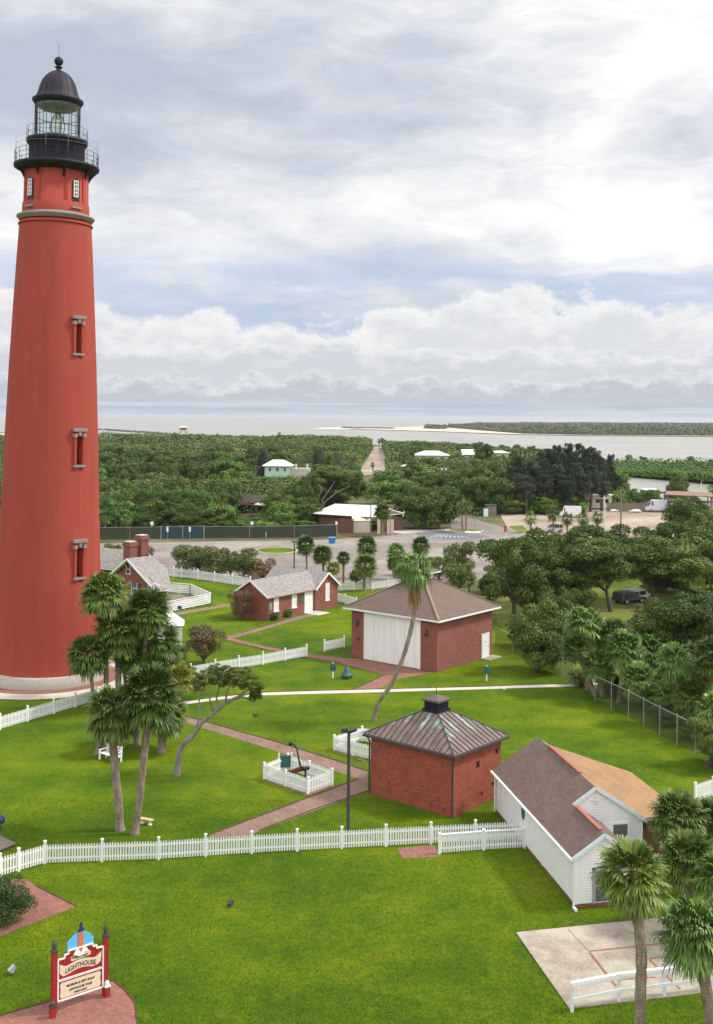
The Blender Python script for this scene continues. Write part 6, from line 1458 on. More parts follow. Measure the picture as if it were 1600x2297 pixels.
def lookout():
    D = 935; c = AT(411, 975, D); T = thing('lookout_tower', (c.x, D, 0), R_(15), 'wooden lookout tower with a pale hipped roof on the dunes skyline', 'tower')
    zt = hgt(958, D)+(411-X0)*math.sin(ROLL)*D/F
    for x in (-2.6, 2.6):
        for y in (-2.6, 2.6): b = MB(); b.box(x-.3, x+.3, y-.3, y+.3, 0, zt-.5); b.build('leg', M['cream'], T)
    b = MB(); b.box(-3.6, 3.6, -3.6, 3.6, zt-4.2, zt-3.6); b.box(-3.5, 3.5, -3.6, -3.5, zt-3.6, zt-2.4); b.build('platform', M['cream'], T)
    b = MB(); b.box(-2.8, 2.8, -2.8, 2.8, zt-3.4, zt-.3); b.build('cabin', M['wood'], T)
    b = MB(); e = 4.0; p_ = [(-e, -e, zt-.4), (e, -e, zt-.4), (e, e, zt-.4), (-e, e, zt-.4), (0, 0, zt+1.2)]; b.add(p_, [(0, 1, 4), (1, 2, 4), (2, 3, 4), (3, 0, 4), (3, 2, 1, 0)]); b.build('roof', M['cream'], T)
    b = MB(); b.beam((2.6, -2, zt-3.6), (8, -2, zt-8), .9, .3); b.build('stair', M['cream'], T)
lookout()
# big dark oak with visible pale limbs behind the pavilion
def limb_oak():
    D = 268; base = Vector(((728-X0)*D/F, D, 0)); T = thing('spreading_oak', base, 0, 'wide dark oak with pale spreading limbs behind the pavilion', 'tree')
    def p(x, y, dd=0): return AT(x, y, D+dd)-base
    b = MB()
    for c_ in ([(722, 1142), (730, 1125), (755, 1105), (785, 1090)], [(722, 1142), (724, 1120), (738, 1100), (752, 1080)], [(715, 1140), (712, 1120), (722, 1100), (715, 1085)], [(700, 1140), (694, 1122), (702, 1105), (690, 1090)]):
        b.tube([p(x, y, -3-.5*j) for j, (x, y) in enumerate(c_)], [.30, .22, .15, .07], 7)
    b.build('trunk', M['bark_pale'], T)
    for k, (x, y, rx, rz_, dd) in enumerate([(740, 1078, 60, 26, 4), (700, 1082, 44, 24, 0), (785, 1082, 42, 28, 2), (680, 1105, 32, 24, 4), (740, 1062, 50, 16, 4), (805, 1095, 30, 22, 5), (740, 1118, 60, 18, 9)]):
        o = link('foliage', MEC['oak%d' % (k % 3)], T, p(x, y, dd)); s = D/F; o.scale = (rx*s, rx*s*.8, rz_*s*1.2); o.rotation_euler = (0, 0, k)
limb_oak()
# ---- individually standing trees of the near thicket
R2 = random.Random(77)
def thick(x, yb, h, w_, cr, label, group, name, cat='tree', z0=0):
    base = G(x, yb); D = base.y; c = base+Vector((0, 0, h*.55)); tree(base, c, w_*1.1, h*.56, label, cr, name, cat, group, tr=.2, limbs=3, seed=int(x))
G1 = 'trees of the thicket behind the slatted fence'
def LB(cr, x, row_):
    look = {'br0': 'bright green leafy', 'br1': 'bright green lumpy', 'sc1': 'dull green scrubby', 'sc0': 'olive scrubby', 'oak1': 'dark green dense', 'oak2': 'dark green knobbly'}[cr]
    where = ['against the slatted fence', 'in the thicket\'s second row', 'in the middle of the thicket', 'near the back of the thicket', 'at the very back of the thicket'][row_]
    side = 'next to the lighthouse' if x < 330 else ('behind the blue gate' if x < 470 else ('left of the slatted shelter' if x < 560 else 'towards the pavilion'))
    return look+' tree '+where+' '+side.replace('left of the slatted shelter', 'left of the shelter')
for row_, (yb, n, h0, h1) in enumerate([(1197, 26, 4.5, 7.0), (1183, 24, 5.5, 8.0), (1170, 22, 6, 8.6), (1158, 20, 6, 8.8), (1146, 18, 6, 8.5)]):
    for i in range(n):
        x = 215+(700-215 if row_ < 2 else 560)*(i+R2.random()*.8)/n
        if row_ >= 1 and 515 < x < 618: continue
        if x > 690: continue
        cr_ = R2.choice(['br0', 'br1', 'sc1', 'oak1', 'oak2'] if row_ < 3 else ['sc0', 'sc1', 'br0', 'oak2']); h = R2.uniform(h0, h1); h *= (.45 if 505 < x < 625 else .62) if (row_ == 0 and 505 < x) else 1
        thick(x, yb+R2.uniform(-3, 3), h, R2.uniform(2.6, 4.2), cr_, LB(cr_, x, row_), G1, 'thicket_tree')
for (x, yb, cx, cy, r_) in [(262, 1200, 258, 1140, 26), (240, 1202, 236, 1158, 24), (285, 1203, 284, 1165, 18), (395, 1197, 395, 1150, 20)]:
    palm_px((x, yb), (cx, cy), r_, 'palm growing in the thicket behind the slatted fence', 'far1', group='palms in the thicket', tr=.25)
G2 = 'trees between the pavilion and the dark pines'; LB2 = 'bushy tree in the belt between the pavilion and the dark pines'
for (x, yb, h, w_, cr) in [(945, 1188, 7.2, 4.2, 'sc1'), (985, 1186, 8.0, 4.8, 'sc1'), (968, 1178, 9, 4.6, 'oak2'), (1000, 1172, 8.5, 4.2, 'br0'), (925, 1165, 8, 4.5, 'oak1'), (890, 1128, 7, 5, 'br1'), (850, 1130, 6.5, 5, 'br1'), (870, 1115, 7, 5, 'br0'), (905, 1120, 6.5, 4.5, 'sc1'), (945, 1125, 7, 4.8, 'sc0'), (990, 1140, 9, 5, 'oak2'),
                         (1030, 1150, 9, 5, 'sc1'), (1060, 1146, 9, 5, 'oak1'), (1090, 1150, 9.5, 5, 'oak2'), (1120, 1152, 9, 4.5, 'sc1'), (1075, 1135, 11, 5, 'oak0'), (1110, 1135, 12, 5, 'sc0'), (1145, 1145, 11, 5, 'br0'), (1020, 1120, 9, 6, 'oak0'), (960, 1105, 7, 6, 'br0'), (1000, 1105, 8, 6, 'oak1'), (1050, 1105, 9, 6, 'oak2'), (1100, 1110, 12, 6, 'sc1'), (1140, 1118, 12, 6, 'oak1'),
                         (640, 1172, 6.5, 4.2, 'oak1'), (665, 1182, 6, 3.8, 'oak2'), (690, 1184, 5.5, 3.4, 'sc1'), (620, 1186, 5, 3.2, 'br0'), (640, 1190, 4, 3, 'br1'), (650, 1130, 6, 4.5, 'ol0'), (630, 1115, 6, 5, 'sc1'), (600, 1110, 5.5, 5, 'br0'), (570, 1105, 6, 5, 'oak1'), (905, 1085, 6, 6, 'sc1'), (870, 1090, 6, 6, 'br1')]:
    where = 'beside the cream shed' if x < 1012 and yb > 1160 else ('behind the pavilion roof' if x < 1000 and x > 840 else ('left of the pavilion behind the fence' if x < 760 else ('at the bend of the beach road' if x < 1065 else 'just left of the dark pines')))
    thick(x, yb, h, w_, cr, {'br0': 'bright green tree ', 'br1': 'bright lumpy tree ', 'sc1': 'dull green tree ', 'sc0': 'olive tree ', 'oak0': 'broad dark tree ', 'oak1': 'dense dark green tree ', 'oak2': 'knobbly dark green tree ', 'ol0': 'pale olive tree '}[cr]+('low ' if h < 7 else ('tall ' if h > 10 else ''))+where, G2, 'belt_tree')
thick(717, 1075, 11.5, 2.6, 'dk0', 'dark columnar tree right of the mint green house', None, 'columnar_tree'); thick(588, 1080, 11.0, 1.9, 'dk1', 'dark columnar tree left of the mint green house', None, 'columnar_tree')
thick(1085, 1032+20, 12.5, 5, 'oak2', 'dark round tree behind the white roofed houses', None, 'round_tree')
# casuarina grove
G3 = 'tall dark pines beside the lagoon'
for i, (x, yt, yb, w_) in enumerate([(1165, 1015, 1148, 13), (1190, 1025, 1142, 15), (1215, 1004, 1140, 13), (1235, 998, 1138, 12), (1255, 990, 1140, 12), (1275, 985, 1138, 13), (1292, 986, 1134, 12), (1312, 996, 1140, 13), (1328, 994, 1136, 12), (1345, 1002, 1140, 12), (1362, 1012, 1136, 10), (1205, 1040, 1150, 16), (1250, 1035, 1150, 16), (1290, 1030, 1150, 16), (1325, 1035, 1148, 16), (1375, 1040, 1135, 11), (1150, 1040, 1150, 14),
                                  (1225, 1060, 1152, 14), (1270, 1060, 1153, 15), (1310, 1060, 1152, 14), (1350, 1062, 1146, 13), (1180, 1062, 1154, 14), (1388, 1062, 1128, 11)]):
    base = G(x, yb); D = base.y; ht = hgt(yt, D)-(x-X0)*-math.sin(ROLL)*D/F; r_ = w_*D/F*1.75
    T = thing('casuarina_tree', base, 0, ('tallest' if yt < 992 else ('tall' if yt < 1020 else 'shorter'))+' dark feathery pine '+('at the left end' if x < 1200 else ('in the left half' if x < 1265 else ('in the middle' if x < 1315 else ('in the right half' if x < 1360 else 'at the right end'))))+' of the grove by the lagoon'+(', front row' if yb > 1149 else ''), 'tree', G3)
    b = MB(); b.tube([(0, 0, 0), (R2.gauss(0, .3), 0, ht*.5), (R2.gauss(0, .4), 0, ht*.92)], [.42, .28, .08], 7); b.build('trunk', M['bark'], T)
    o = link('crown', MEC['dk%d' % (i % 2)], T, (0, 0, ht*.60)); o.scale = (r_, r_, ht*.27); o.rotation_euler = (0, 0, R2.random()*6)
    o = link('crown', MEC['dk%d' % ((i+1) % 2)], T, (R2.gauss(0, .5), 0, ht*.86)); o.scale = (r_*.66, r_*.66, ht*.10); o.rotation_euler = (0, 0, R2.random()*6)
for i in range(16):
    x = 1150+i*15.5; thick(x, 1152+R2.uniform(-2, 2) if x < 1290 else 1140, R2.uniform(3.5, 6), 3.4, R2.choice(['sc1', 'oak1', 'br0']), 'low bush under the dark pines, '+('left of the palms' if x < 1190 else ('behind the lot palms' if x < 1350 else 'by the lagoon wall')), 'bushes under the dark pines', 'understory_bush', 'bush')
for (x, yb, h, w_, cr, lb) in [(1432, 1128, 4, 3.6, 'br0', 'low bright bush on the lagoon shore left of the white van'), (1463, 1132, 4.6, 3.2, 'br1', 'green tree behind the white van'), (1518, 1128, 8, 3.6, 'oak1', 'round dark tree beside the boat shelter'), (1555, 1180, 6.5, 4.2, 'oak1', 'tree in front of the blue hulled boat'), (1530, 1195, 7, 4, 'sc1', 'tree beside the two people in the lot'), (1395, 1115, 8, 3, 'br1', 'narrow green tree at the end of the dark pines'), (1410, 1128, 4, 2.6, 'br1', 'small bush at the lagoon wall'), (1587, 1210, 6, 4, 'oak2', 'dark tree at the right edge beyond the park')]:
    thick(x, yb, h, w_, cr, lb, None, 'shore_tree')
# ---- far thicket and scrub as continuous cover
def canopy(name, poly, nface, hfun, mat, label, size, cell=9., seed=1, cat='thicket', dens=None, grid=3.2):
    r = np.random.RandomState(seed); poly = np.array(poly, float)
    def inside(x, y):
        c = np.zeros(x.shape, bool); n = len(poly)
        for i in range(n):
            x0, y0 = poly[i]; x1, y1 = poly[(i+1) % n]; k = ((y0 > y) != (y1 > y)); xx = (x1-x0)*(y-y0)/((y1-y0) if y1 != y0 else 1e-9)+x0; c ^= k & (x < xx)
        return c
    def hsh(i, j, s): 
        v = np.sin(i*127.1+j*311.7+s*74.7+seed)*43758.5453; return v-np.floor(v)
    def surf(x, y):
        a1_, t1_ = surf1(x, y, cell); a2_, t2_ = surf1(x+31., y+17., cell*.34)
        return a1_*.84+a2_*.16, t1_*.75+t2_*.25
    def surf1(x, y, cell):
        gi, gj = np.floor(x/cell), np.floor(y/cell); best = np.zeros(x.shape); tint = np.zeros(x.shape)
        for a in (-1, 0, 1):
            for b_ in (-1, 0, 1):
                i, j = gi+a, gj+b_; px, py = (i+hsh(i, j, 1))*cell, (j+hsh(i, j, 2))*cell; rr = cell*(.55+.45*hsh(i, j, 3))
                d2 = ((x-px)**2+((y-py))**2)/rr**2; h = np.sqrt(np.clip(1-d2, 0, 1))*(.5+.5*hsh(i, j, 4))
                m_ = h > best; best = np.where(m_, h, best); tint = np.where(m_, hsh(i, j, 5), tint)
        return best, tint
    x0, y0 = poly.min(0); x1, y1 = poly.max(0)
    # faces: sample more densely near the viewer
    m = int(nface*3); yy = y0+(y1-y0)*r.rand(m)**(1.6 if dens is None else dens); xx = r.uniform(x0, x1, m); k = inside(xx, yy); xx, yy = xx[k][:nface], yy[k][:nface]; n = len(xx)
    s0, ti = surf(xx, yy); base, amp = hfun(xx, yy); z = base+amp*s0
    z += r.normal(0, .35, n)-r.rand(n)**2*np.minimum(amp*.6, z*.5)
    dist = np.hypot(xx, yy); sz = size*(dist/400.)**.75*r.uniform(.6, 1.4, n)
    e_ = 1.2; gxn = (surf(xx+e_, yy)[0]-s0)*amp/e_; gyn = (surf(xx, yy+e_)[0]-s0)*amp/e_
    nn = np.stack([r.normal(0, .38, n)-np.clip(gxn, -1.6, 1.6), r.normal(0, .38, n)-np.clip(gyn, -1.6, 1.6), np.ones(n)], 1); nn /= np.linalg.norm(nn, axis=1)[:, None]
    t = np.cross(nn, r.normal(size=(n, 3))); t /= np.linalg.norm(t, axis=1)[:, None]; b2 = np.cross(nn, t); P_ = np.stack([xx, yy, z], 1); s = sz[:, None]
    v1 = np.stack([P_-t*s, P_+b2*s*.65, P_+t*s, P_-b2*s*.65], 1).reshape(-1, 3); q1 = np.arange(4*n).reshape(-1, 4); a1 = np.repeat(ti, 4)
    ed = []
    for i in range(len(poly)):
        a, b_ = poly[i], poly[(i+1) % len(poly)]; k_ = int(np.hypot(*(b_-a))*14*(400./max(np.hypot(*((a+b_)/2)), 250))); tt = r.rand(k_)[:, None]; ed.append(a+(b_-a)*tt+r.normal(0, .8, (k_, 2)))
    ed = np.concatenate(ed); ke = len(ed); se, te = surf(ed[:, 0], ed[:, 1]); be, ae = hfun(ed[:, 0], ed[:, 1]); ze_ = r.rand(ke)*(be+ae*se)-.6
    ne = np.stack([r.normal(0, .5, ke), -np.ones(ke), r.normal(.5, .4, ke)], 1); ne /= np.linalg.norm(ne, axis=1)[:, None]; t_e = np.cross(ne, r.normal(size=(ke, 3))); t_e /= np.linalg.norm(t_e, axis=1)[:, None]; b_e = np.cross(ne, t_e)
    sE = (size*(np.hypot(ed[:, 0], ed[:, 1])/400.)**.75*r.uniform(.7, 1.5, ke))[:, None]; PE = np.stack([ed[:, 0], ed[:, 1], ze_], 1)
    vE = np.stack([PE-t_e*sE, PE+b_e*sE*.65, PE+t_e*sE, PE-b_e*sE*.65], 1).reshape(-1, 3); v1 = np.concatenate([v1, vE]); q1 = np.arange(len(v1)).reshape(-1, 4); a1 = np.concatenate([a1, np.repeat(te, 4)])
    # under-surface so that no ground shows
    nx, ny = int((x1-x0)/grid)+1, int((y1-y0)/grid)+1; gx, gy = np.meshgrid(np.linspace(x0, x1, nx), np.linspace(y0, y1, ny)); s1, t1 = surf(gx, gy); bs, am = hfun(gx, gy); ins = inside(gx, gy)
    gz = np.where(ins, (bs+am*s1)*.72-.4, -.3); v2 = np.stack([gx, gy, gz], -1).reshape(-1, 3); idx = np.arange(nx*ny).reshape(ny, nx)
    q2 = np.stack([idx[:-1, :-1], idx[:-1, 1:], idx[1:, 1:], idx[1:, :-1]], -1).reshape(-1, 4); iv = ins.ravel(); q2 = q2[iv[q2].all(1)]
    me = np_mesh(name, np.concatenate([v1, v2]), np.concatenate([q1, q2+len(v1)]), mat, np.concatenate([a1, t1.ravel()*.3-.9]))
    o = link(name, me); tag(o, label, cat, kind='stuff'); return o
def canopy_mat(name, stops):
    m, t = newmat(name); at = t.new('ShaderNodeAttribute'); at.attribute_name = 'tint'; g = t.new('ShaderNodeNewGeometry')
    n = t.noise(g.outputs['Position'], .018, 5, .6); n2 = t.noise(g.outputs['Position'], .12, 4, .6)
    f = t.m('ADD', t.m('MULTIPLY', at.outputs['Fac'], .22), t.m('ADD', t.m('MULTIPLY', n, .62), t.m('MULTIPLY', n2, .14)))
    f = t.m('ADD', f, t.m('MULTIPLY_ADD', g.outputs['Random Per Island'], .26, -.06))
    t.put(t.b.inputs['Base Color'], t.ramp(f, stops)); t.b.inputs['Roughness'].default_value = .8; t.b.inputs['Specular IOR Level'].default_value = .15; return m
M['canopy'] = canopy_mat('thicket_canopy', [(.28, (.010, .022, .005)), (.44, (.038, .068, .014)), (.57, (.090, .136, .028)), (.68, (.155, .185, .050)), (.82, (.20, .18, .085))])
M['mangrove'] = canopy_mat('mangrove_canopy', [(.25, (.02, .05, .008)), (.5, (.06, .13, .018)), (.75, (.12, .20, .035)), (.95, (.16, .22, .05))])
M['isl'] = canopy_mat('island_scrub', [(.3, (.05, .06, .03)), (.6, (.10, .11, .055)), (.9, (.15, .14, .08))])
HZ = [(-27, 397, 12, 5.0), (-20, 396, 9, 3.8)]
def h_left(x, y):
    b = 2.4+1.5*np.sin(x*.021+y*.013)*np.sin(y*.017)+1.7*np.sin(y*.052+np.sin(x*.03)*1.6)*np.cos(x*.017+.5)+np.clip((y-300)/600, 0, 1)*1.0
    b += 1.4*np.clip((x+20)/60, 0, 1)*(y > 560)
    m = (x > -36) & (x < -14) & (y > 330) & (y < 410); b = np.where(m, np.minimum(b, 1.6+(y-330)/80*0), b)
    rd = (x > -6) & (y > 330) & (y < 540); b = np.where(rd, 1.2, b)
    return b, np.where(m, 1.0, np.where(rd, 1.4, 3.2+1.6*np.clip((y-420)/200, 0, 1)))
canopy('coastal_thicket', [(-240, 268), (-60, 268), (-23, 268), (-5, 285), (-2, 340), (1, 420), (0, 520), (6, 700), (11, 860), (8, 950), (-60, 955), (-210, 945), (-330, 930)], 420000, h_left, M['canopy'], 'dense low coastal thicket covering the dunes left of the beach road', .36, 27, 3)
def h_right(x, y):
    b = 3.6+1.3*np.sin(x*.033+1)*np.sin(y*.02)+np.clip((y-350)/400, 0, 1)*.6
    m = (x > 26) & (x < 78) & (y > 440) & (y < 545); b = np.where(m, np.minimum(b, 2.4), b)
    rd = (x < 22) & (y < 545); b = np.where(rd, 1.2, b)
    return b, np.where(rd, 1.4, 3.0+0*x)
canopy('coastal_thicket', [(12, 300), (60, 290), (76, 310), (82, 420), (98, 490), (105, 640), (66, 745), (26, 850), (21, 850), (20, 700), (16.5, 560), (13, 430)], 130000, h_right, M['canopy'], 'thicket right of the beach road around the white roofed houses', .40, 17, 8)
def h_m(x, y): return 1.6+.4*np.sin(x*.05)+0*y, 2.6+0*x
canopy('mangrove_scrub', [(86, 425), (116, 484), (138, 431), (200, 408), (700, 395), (700, 640), (240, 585), (160, 560), (100, 600), (92, 540)], 60000, h_m, M['mangrove'], 'bright green mangrove scrub on the far bank of the lagoon', .42, 16, 11, 'mangrove')
for i, (x, y, r_) in enumerate([(1411, 1023, 9), (1443, 1027, 10), (1550, 1027, 10), (1594, 1031, 6), (1192, 1003, 10), (1072, 997, 13), (1205, 1016, 8)]):
    D = 600 if i != 5 else 560; base = AT(x, y, D); base.z = 0; thing_ = tree(base, AT(x, y+4, D), r_*D/F*1.1, r_*D/F, 'lone dark round tree standing on the far shoreline', 'sc1', 'shoreline_tree', 'tree', 'lone trees on the far shoreline', tr=.3, limbs=2, seed=i)
def h_i(x, y): return 3.6+1.5*np.sin(x*.01+y*.004), 3.2+0*x
ip = [G(1008, 958.5), G(1060, 963), G(1120, 968), G(1180, 972), G(1300, 974.5), G(1500, 976), G(1750, 978), G(1750, 952), G(1300, 950.5), G(1100, 951.5), G(1010, 955.5)]
canopy('island_scrub', [(p.x, p.y) for p in ip], 60000, h_i, M['isl'], 'scrub covering the long low island on the right horizon', .6, 60, 21, 'scrub', grid=14)
canopy('island_scrub', [(G(955, 960.4).x, G(955, 960.4).y), (G(992, 962).x, G(992, 962).y), (G(1000, 960).x, G(1000, 960).y), (G(960, 959).x, G(960, 959).y)], 1500, h_i, M['isl'], 'small scrub patch on the sandy tip of the far island', 1.0, 26, 5, 'scrub', grid=14)
G4 = 'taller trees scattered through the dune thicket'
R3 = random.Random(15); nn_ = 0
while nn_ < 165:
    D = 300+620*R3.random()**1.35; xx_ = R3.uniform(-.262, .02)*D
    if nn_ >= 130: xx_ = R3.uniform(.035, .15)*D
    px_ = X0+xx_/D*F
    if nn_ >= 130 and (D > 680 or D < 330 or (26 < xx_ < 82 and 425 < D < 560) or xx_ < 23): continue
    if nn_ < 130 and (-36 < xx_ < -8 and D < 330 or xx_ > -8 and D < 560 or (-38 < xx_ < -12 and D < 415) or xx_ > -4): continue
    nn_ += 1; r_ = R3.uniform(3.2, 6.5)*(1+(D-300)/1600); h_ = R3.uniform(6.0, 8.6) if D > 560 else R3.uniform(6.5, 10.5)
    cr = R3.choice(['sc0', 'sc1', 'oak2', 'ol0', 'br0', 'sc0', 'sc1']); base = Vector((xx_, D, 0))
    look = {'sc0': 'olive scrubby', 'sc1': 'dull green', 'oak2': 'dark green', 'ol0': 'pale olive', 'br0': 'bright green'}[cr]
    where = ('right of the beach road' if nn_ > 130 else ('beside the lighthouse' if px_ < 330 else ('below the lookout tower' if px_ < 460 else ('left of the mint green house' if px_ < 590 else ('near the mint green house' if px_ < 720 else 'left of the beach road')))))
    tree(base, base+Vector((0, 0, h_*.58)), r_, h_*.47, look+' treetop in the thicket '+where+(', near' if D < 420 else (', mid distance' if D < 600 else ', close to the sea')), cr, 'thicket_tree', 'tree', G4, tr=.25, limbs=2, seed=nn_)
# ---- poles, wires, vehicles, boats, people
def pole(x, yb, yt, label, r_=.16, arm=0, lean=0, lamp=False, trans=False, mat='wood', D=None):
    base = G(x, yb) if D is None else Vector(((x-X0)*D/F, D, 0)); D = base.y; ht = AT(x, yt, D).z; T = thing('utility_pole', base, 0, label, 'utility pole')
    b = MB(); b.tube([(0, 0, 0), (lean, 0, ht)], [r_*1.2, r_*.8], 8); b.build('pole', M[mat], T)
    if arm: b = MB(); b.beam((lean-arm, 0, ht-.5), (lean+arm, 0, ht-.5), .14, .14); b.build('crossarm', M[mat], T)
    if lamp: b = MB(); b.tube([(lean, 0, ht-1.4), (lean-1.2, 0, ht-1.1), (lean-2.4, 0, ht-1.2)], .05, 5); b.box(lean-3.0, lean-2.3, -.2, .2, ht-1.35, ht-1.15); b.build('street_lamp', M['steel'], T)
    if trans:
        for s in (-.55, .55): b = MB(); b.lathe([(.02, ht*.62), (.34, ht*.62), (.34, ht*.62+1.1), (.02, ht*.62+1.2)], 10, 0, (lean*.7+s, 0)); b.build('transformer', M['steel'], T)
    return T, base+Vector((lean, 0, ht-.5))
P1 = pole(1048, 1135, 1028, 'utility pole with wires left of the dark pines')[1]
P2 = pole(995, 1120, 1022, 'utility pole with a street lamp above the thicket', lamp=True, trans=True)[1]
P3 = pole(1234, 1148, 1078, 'pale thin pole with a guy wire in front of the dark pines', .13, mat='white_old')[1]
P4 = pole(1259, 1150, 1072, 'leaning utility pole with two transformers before the dark pines', .18, lean=1.0, trans=True)[1]
P5 = pole(1356, 1190, 1112, 'utility pole at the end of the sandy lot palm row', arm=.8, mat='cream')[1]
P6 = pole(1393, 1188, 1096, 'utility pole with a crossarm standing in the sandy lot', arm=1.2)[1]
pole(832, 1196, 1126, 'tall pole with two lamp arms in front of the pavilion', .12, arm=1.0, mat='wood')
pole(893, 1060, 1018, 'thin pole in the thicket beside the beach road', .12, D=360)
pole(1215, 1150, 1120, 'short green post at the edge of the dark pines', .14, mat='teal')
pole(1413, 1122, 1098, 'mooring post at the lagoon edge left of the van', .16)
pole(1430, 1120, 1104, 'shorter mooring post at the lagoon edge', .14)
def wire(a, c_, sag, label, group='overhead wires'):
    b = MB(); o = a.copy(); n = 14; b.tube([a.lerp(c_, i/n)-o-Vector((0, 0, sag*4*(i/n)*(1-i/n))) for i in range(n+1)], .035, 4, cap=False); x = b.build('overhead_wire', M['steel_dk'], None, o); tag(x, label, 'wire', group)
wire(P1, AT(1215, 1128, G(1215, 1150).y), 2.2, 'upper overhead wire sagging from the pole left of the pines'); wire(P1-Vector((0, 0, 1)), AT(1215, 1131, G(1215, 1150).y), 2.6, 'lower overhead wire sagging from the pole left of the pines'); wire(P3, AT(1246, 1128, G(1234, 1148).y-2), 0, 'guy wire beside the pale thin pole'); wire(P4, P5, 1.5, 'overhead wire between the leaning pole and the lot pole')
wire(P2, P1, 1.2, 'overhead wire above the thicket between two poles')
def vehicle(px, rz, L, W_, Hh, col, label, name, cat, hood=.25, bus=False, glassc='glass'):
    base = G(*px); T = thing(name, base, rz, label, cat); hl_, hw_ = L/2, W_/2
    belt = Hh*.55; b = MB()
    if bus: prof = [(-hl_, .45), (-hl_, Hh*.96), (-hl_+.15, Hh), (hl_-L*hood-.1, Hh), (hl_-L*hood+.15, Hh*.9), (hl_-L*.12, Hh*.52), (hl_-.05, Hh*.42), (hl_, .45)]
    else: prof = [(-hl_, .4), (-hl_, belt), (-hl_+.12, Hh*.94), (-hl_+.35, Hh), (hl_-L*.42, Hh), (hl_-L*.28, belt*1.02), (hl_-.1, belt*.82), (hl_, .4)]
    n = len(prof); b.add([(x, -hw_, z) for x, z in prof]+[(x, hw_, z) for x, z in prof], [tuple(range(n)), tuple(range(2*n-1, n-1, -1))]+[(i, n+i, n+(i+1) % n, (i+1) % n) for i in range(n)]); b.build('body', col, T)
    for s in (-1, 1):
        wn_ = [(hl_-L*hood-.2, hl_-L*.2)] if bus else [(-hl_+.4, -hl_+L*.27), (-hl_+L*.30, hl_-L*.40)]
        for a, c_ in wn_: b = MB(); b.box(a, c_, *sorted((s*hw_, s*(hw_+.02))), belt, Hh*.88); b.build('window', M[glassc], T)
        for x in (-hl_*.6, hl_*.62): b = MB(); b.tube([(x, s*(hw_-.2), .36), (x, s*(hw_+.02), .36)], .36, 14); wo_ = b.build('wheel', M['tyre'], T); b = MB(); b.tube([(x, s*(hw_+.01), .36), (x, s*(hw_+.04), .36)], .2, 10); b.build('rim', M['steel'], wo_)
    b = MB(); b.quad((hl_-L*hood*.9 if bus else hl_-L*.41, -hw_*.9, Hh*.9), (hl_-L*hood*.9 if bus else hl_-L*.41, hw_*.9, Hh*.9), (hl_-L*.1, hw_*.9, belt*1.06), (hl_-L*.1, -hw_*.9, belt*1.06)); b.build('windscreen', M[glassc], T)
    for s in (-.7, .7): b = MB(); b.box(hl_-.02, hl_+.04, s*hw_-.15, s*hw_+.15, .6, .8); b.build('headlight', M['white'], T)
    return T
WV = plain('white_vehicle_paint', (.78, .78, .78), .25, .04, 1); PV = plain('lilac_white_vehicle_paint', (.66, .62, .68), .3, .05, 1)
vehicle((1482, 1148), R_(178), 8.2, 2.4, 3.0, PV, 'white motorhome van parked by the lagoon wall', 'motorhome', 'van', .22, True)
vehicle((1484, 1208), R_(180), 4.7, 1.9, 1.9, WV, 'white estate car parked behind the park trees', 'parked_car', 'car')
vehicle((1508, 1150), R_(185), 4.6, 1.9, 1.7, M['steel_dk'], 'dark pickup parked beside the white motorhome', 'parked_car', 'car')
T = vehicle((1280, 1160), R_(170), 5.0, 2.2, 2.6, WV, 'white camper trailer behind the sandy lot palms', 'camper_trailer', 'trailer', .2, True)
vehicle((1245, 1194), R_(180), 3.6, 1.8, 1.9, PV, 'pale utility cart between the lot palms', 'utility_cart', 'cart')
vehicle((1412, 1352), R_(30), 4.2, 1.8, 1.5, M['steel_dk'], 'dark car parked under the park oaks', 'parked_car', 'car')
vehicle((1432, 1346), R_(35), 4.2, 1.8, 1.5, M['white_old'], 'white car parked beside the dark car under the oaks', 'parked_car', 'car')
T = thing('picnic_table', G(1448, 1372), R_(5), 'dark wooden picnic table under the park oaks', 'picnic table')
b = MB(); b.box(-1.2, 1.2, -.4, .4, .78, .86); b.build('table_top', M['wood_brown'], T)
for s in (-1, 1): b = MB(); b.box(-1.2, 1.2, s*.8-.14, s*.8+.14, .45, .5); b.build('seat', M['wood_brown'], T); b = MB(); b.beam((s*.9, -.7, 0), (s*.9, .3, .78), .08, .1); b.beam((s*.9, .7, 0), (s*.9, -.3, .78), .08, .1); b.build('leg', M['wood_brown'], T)
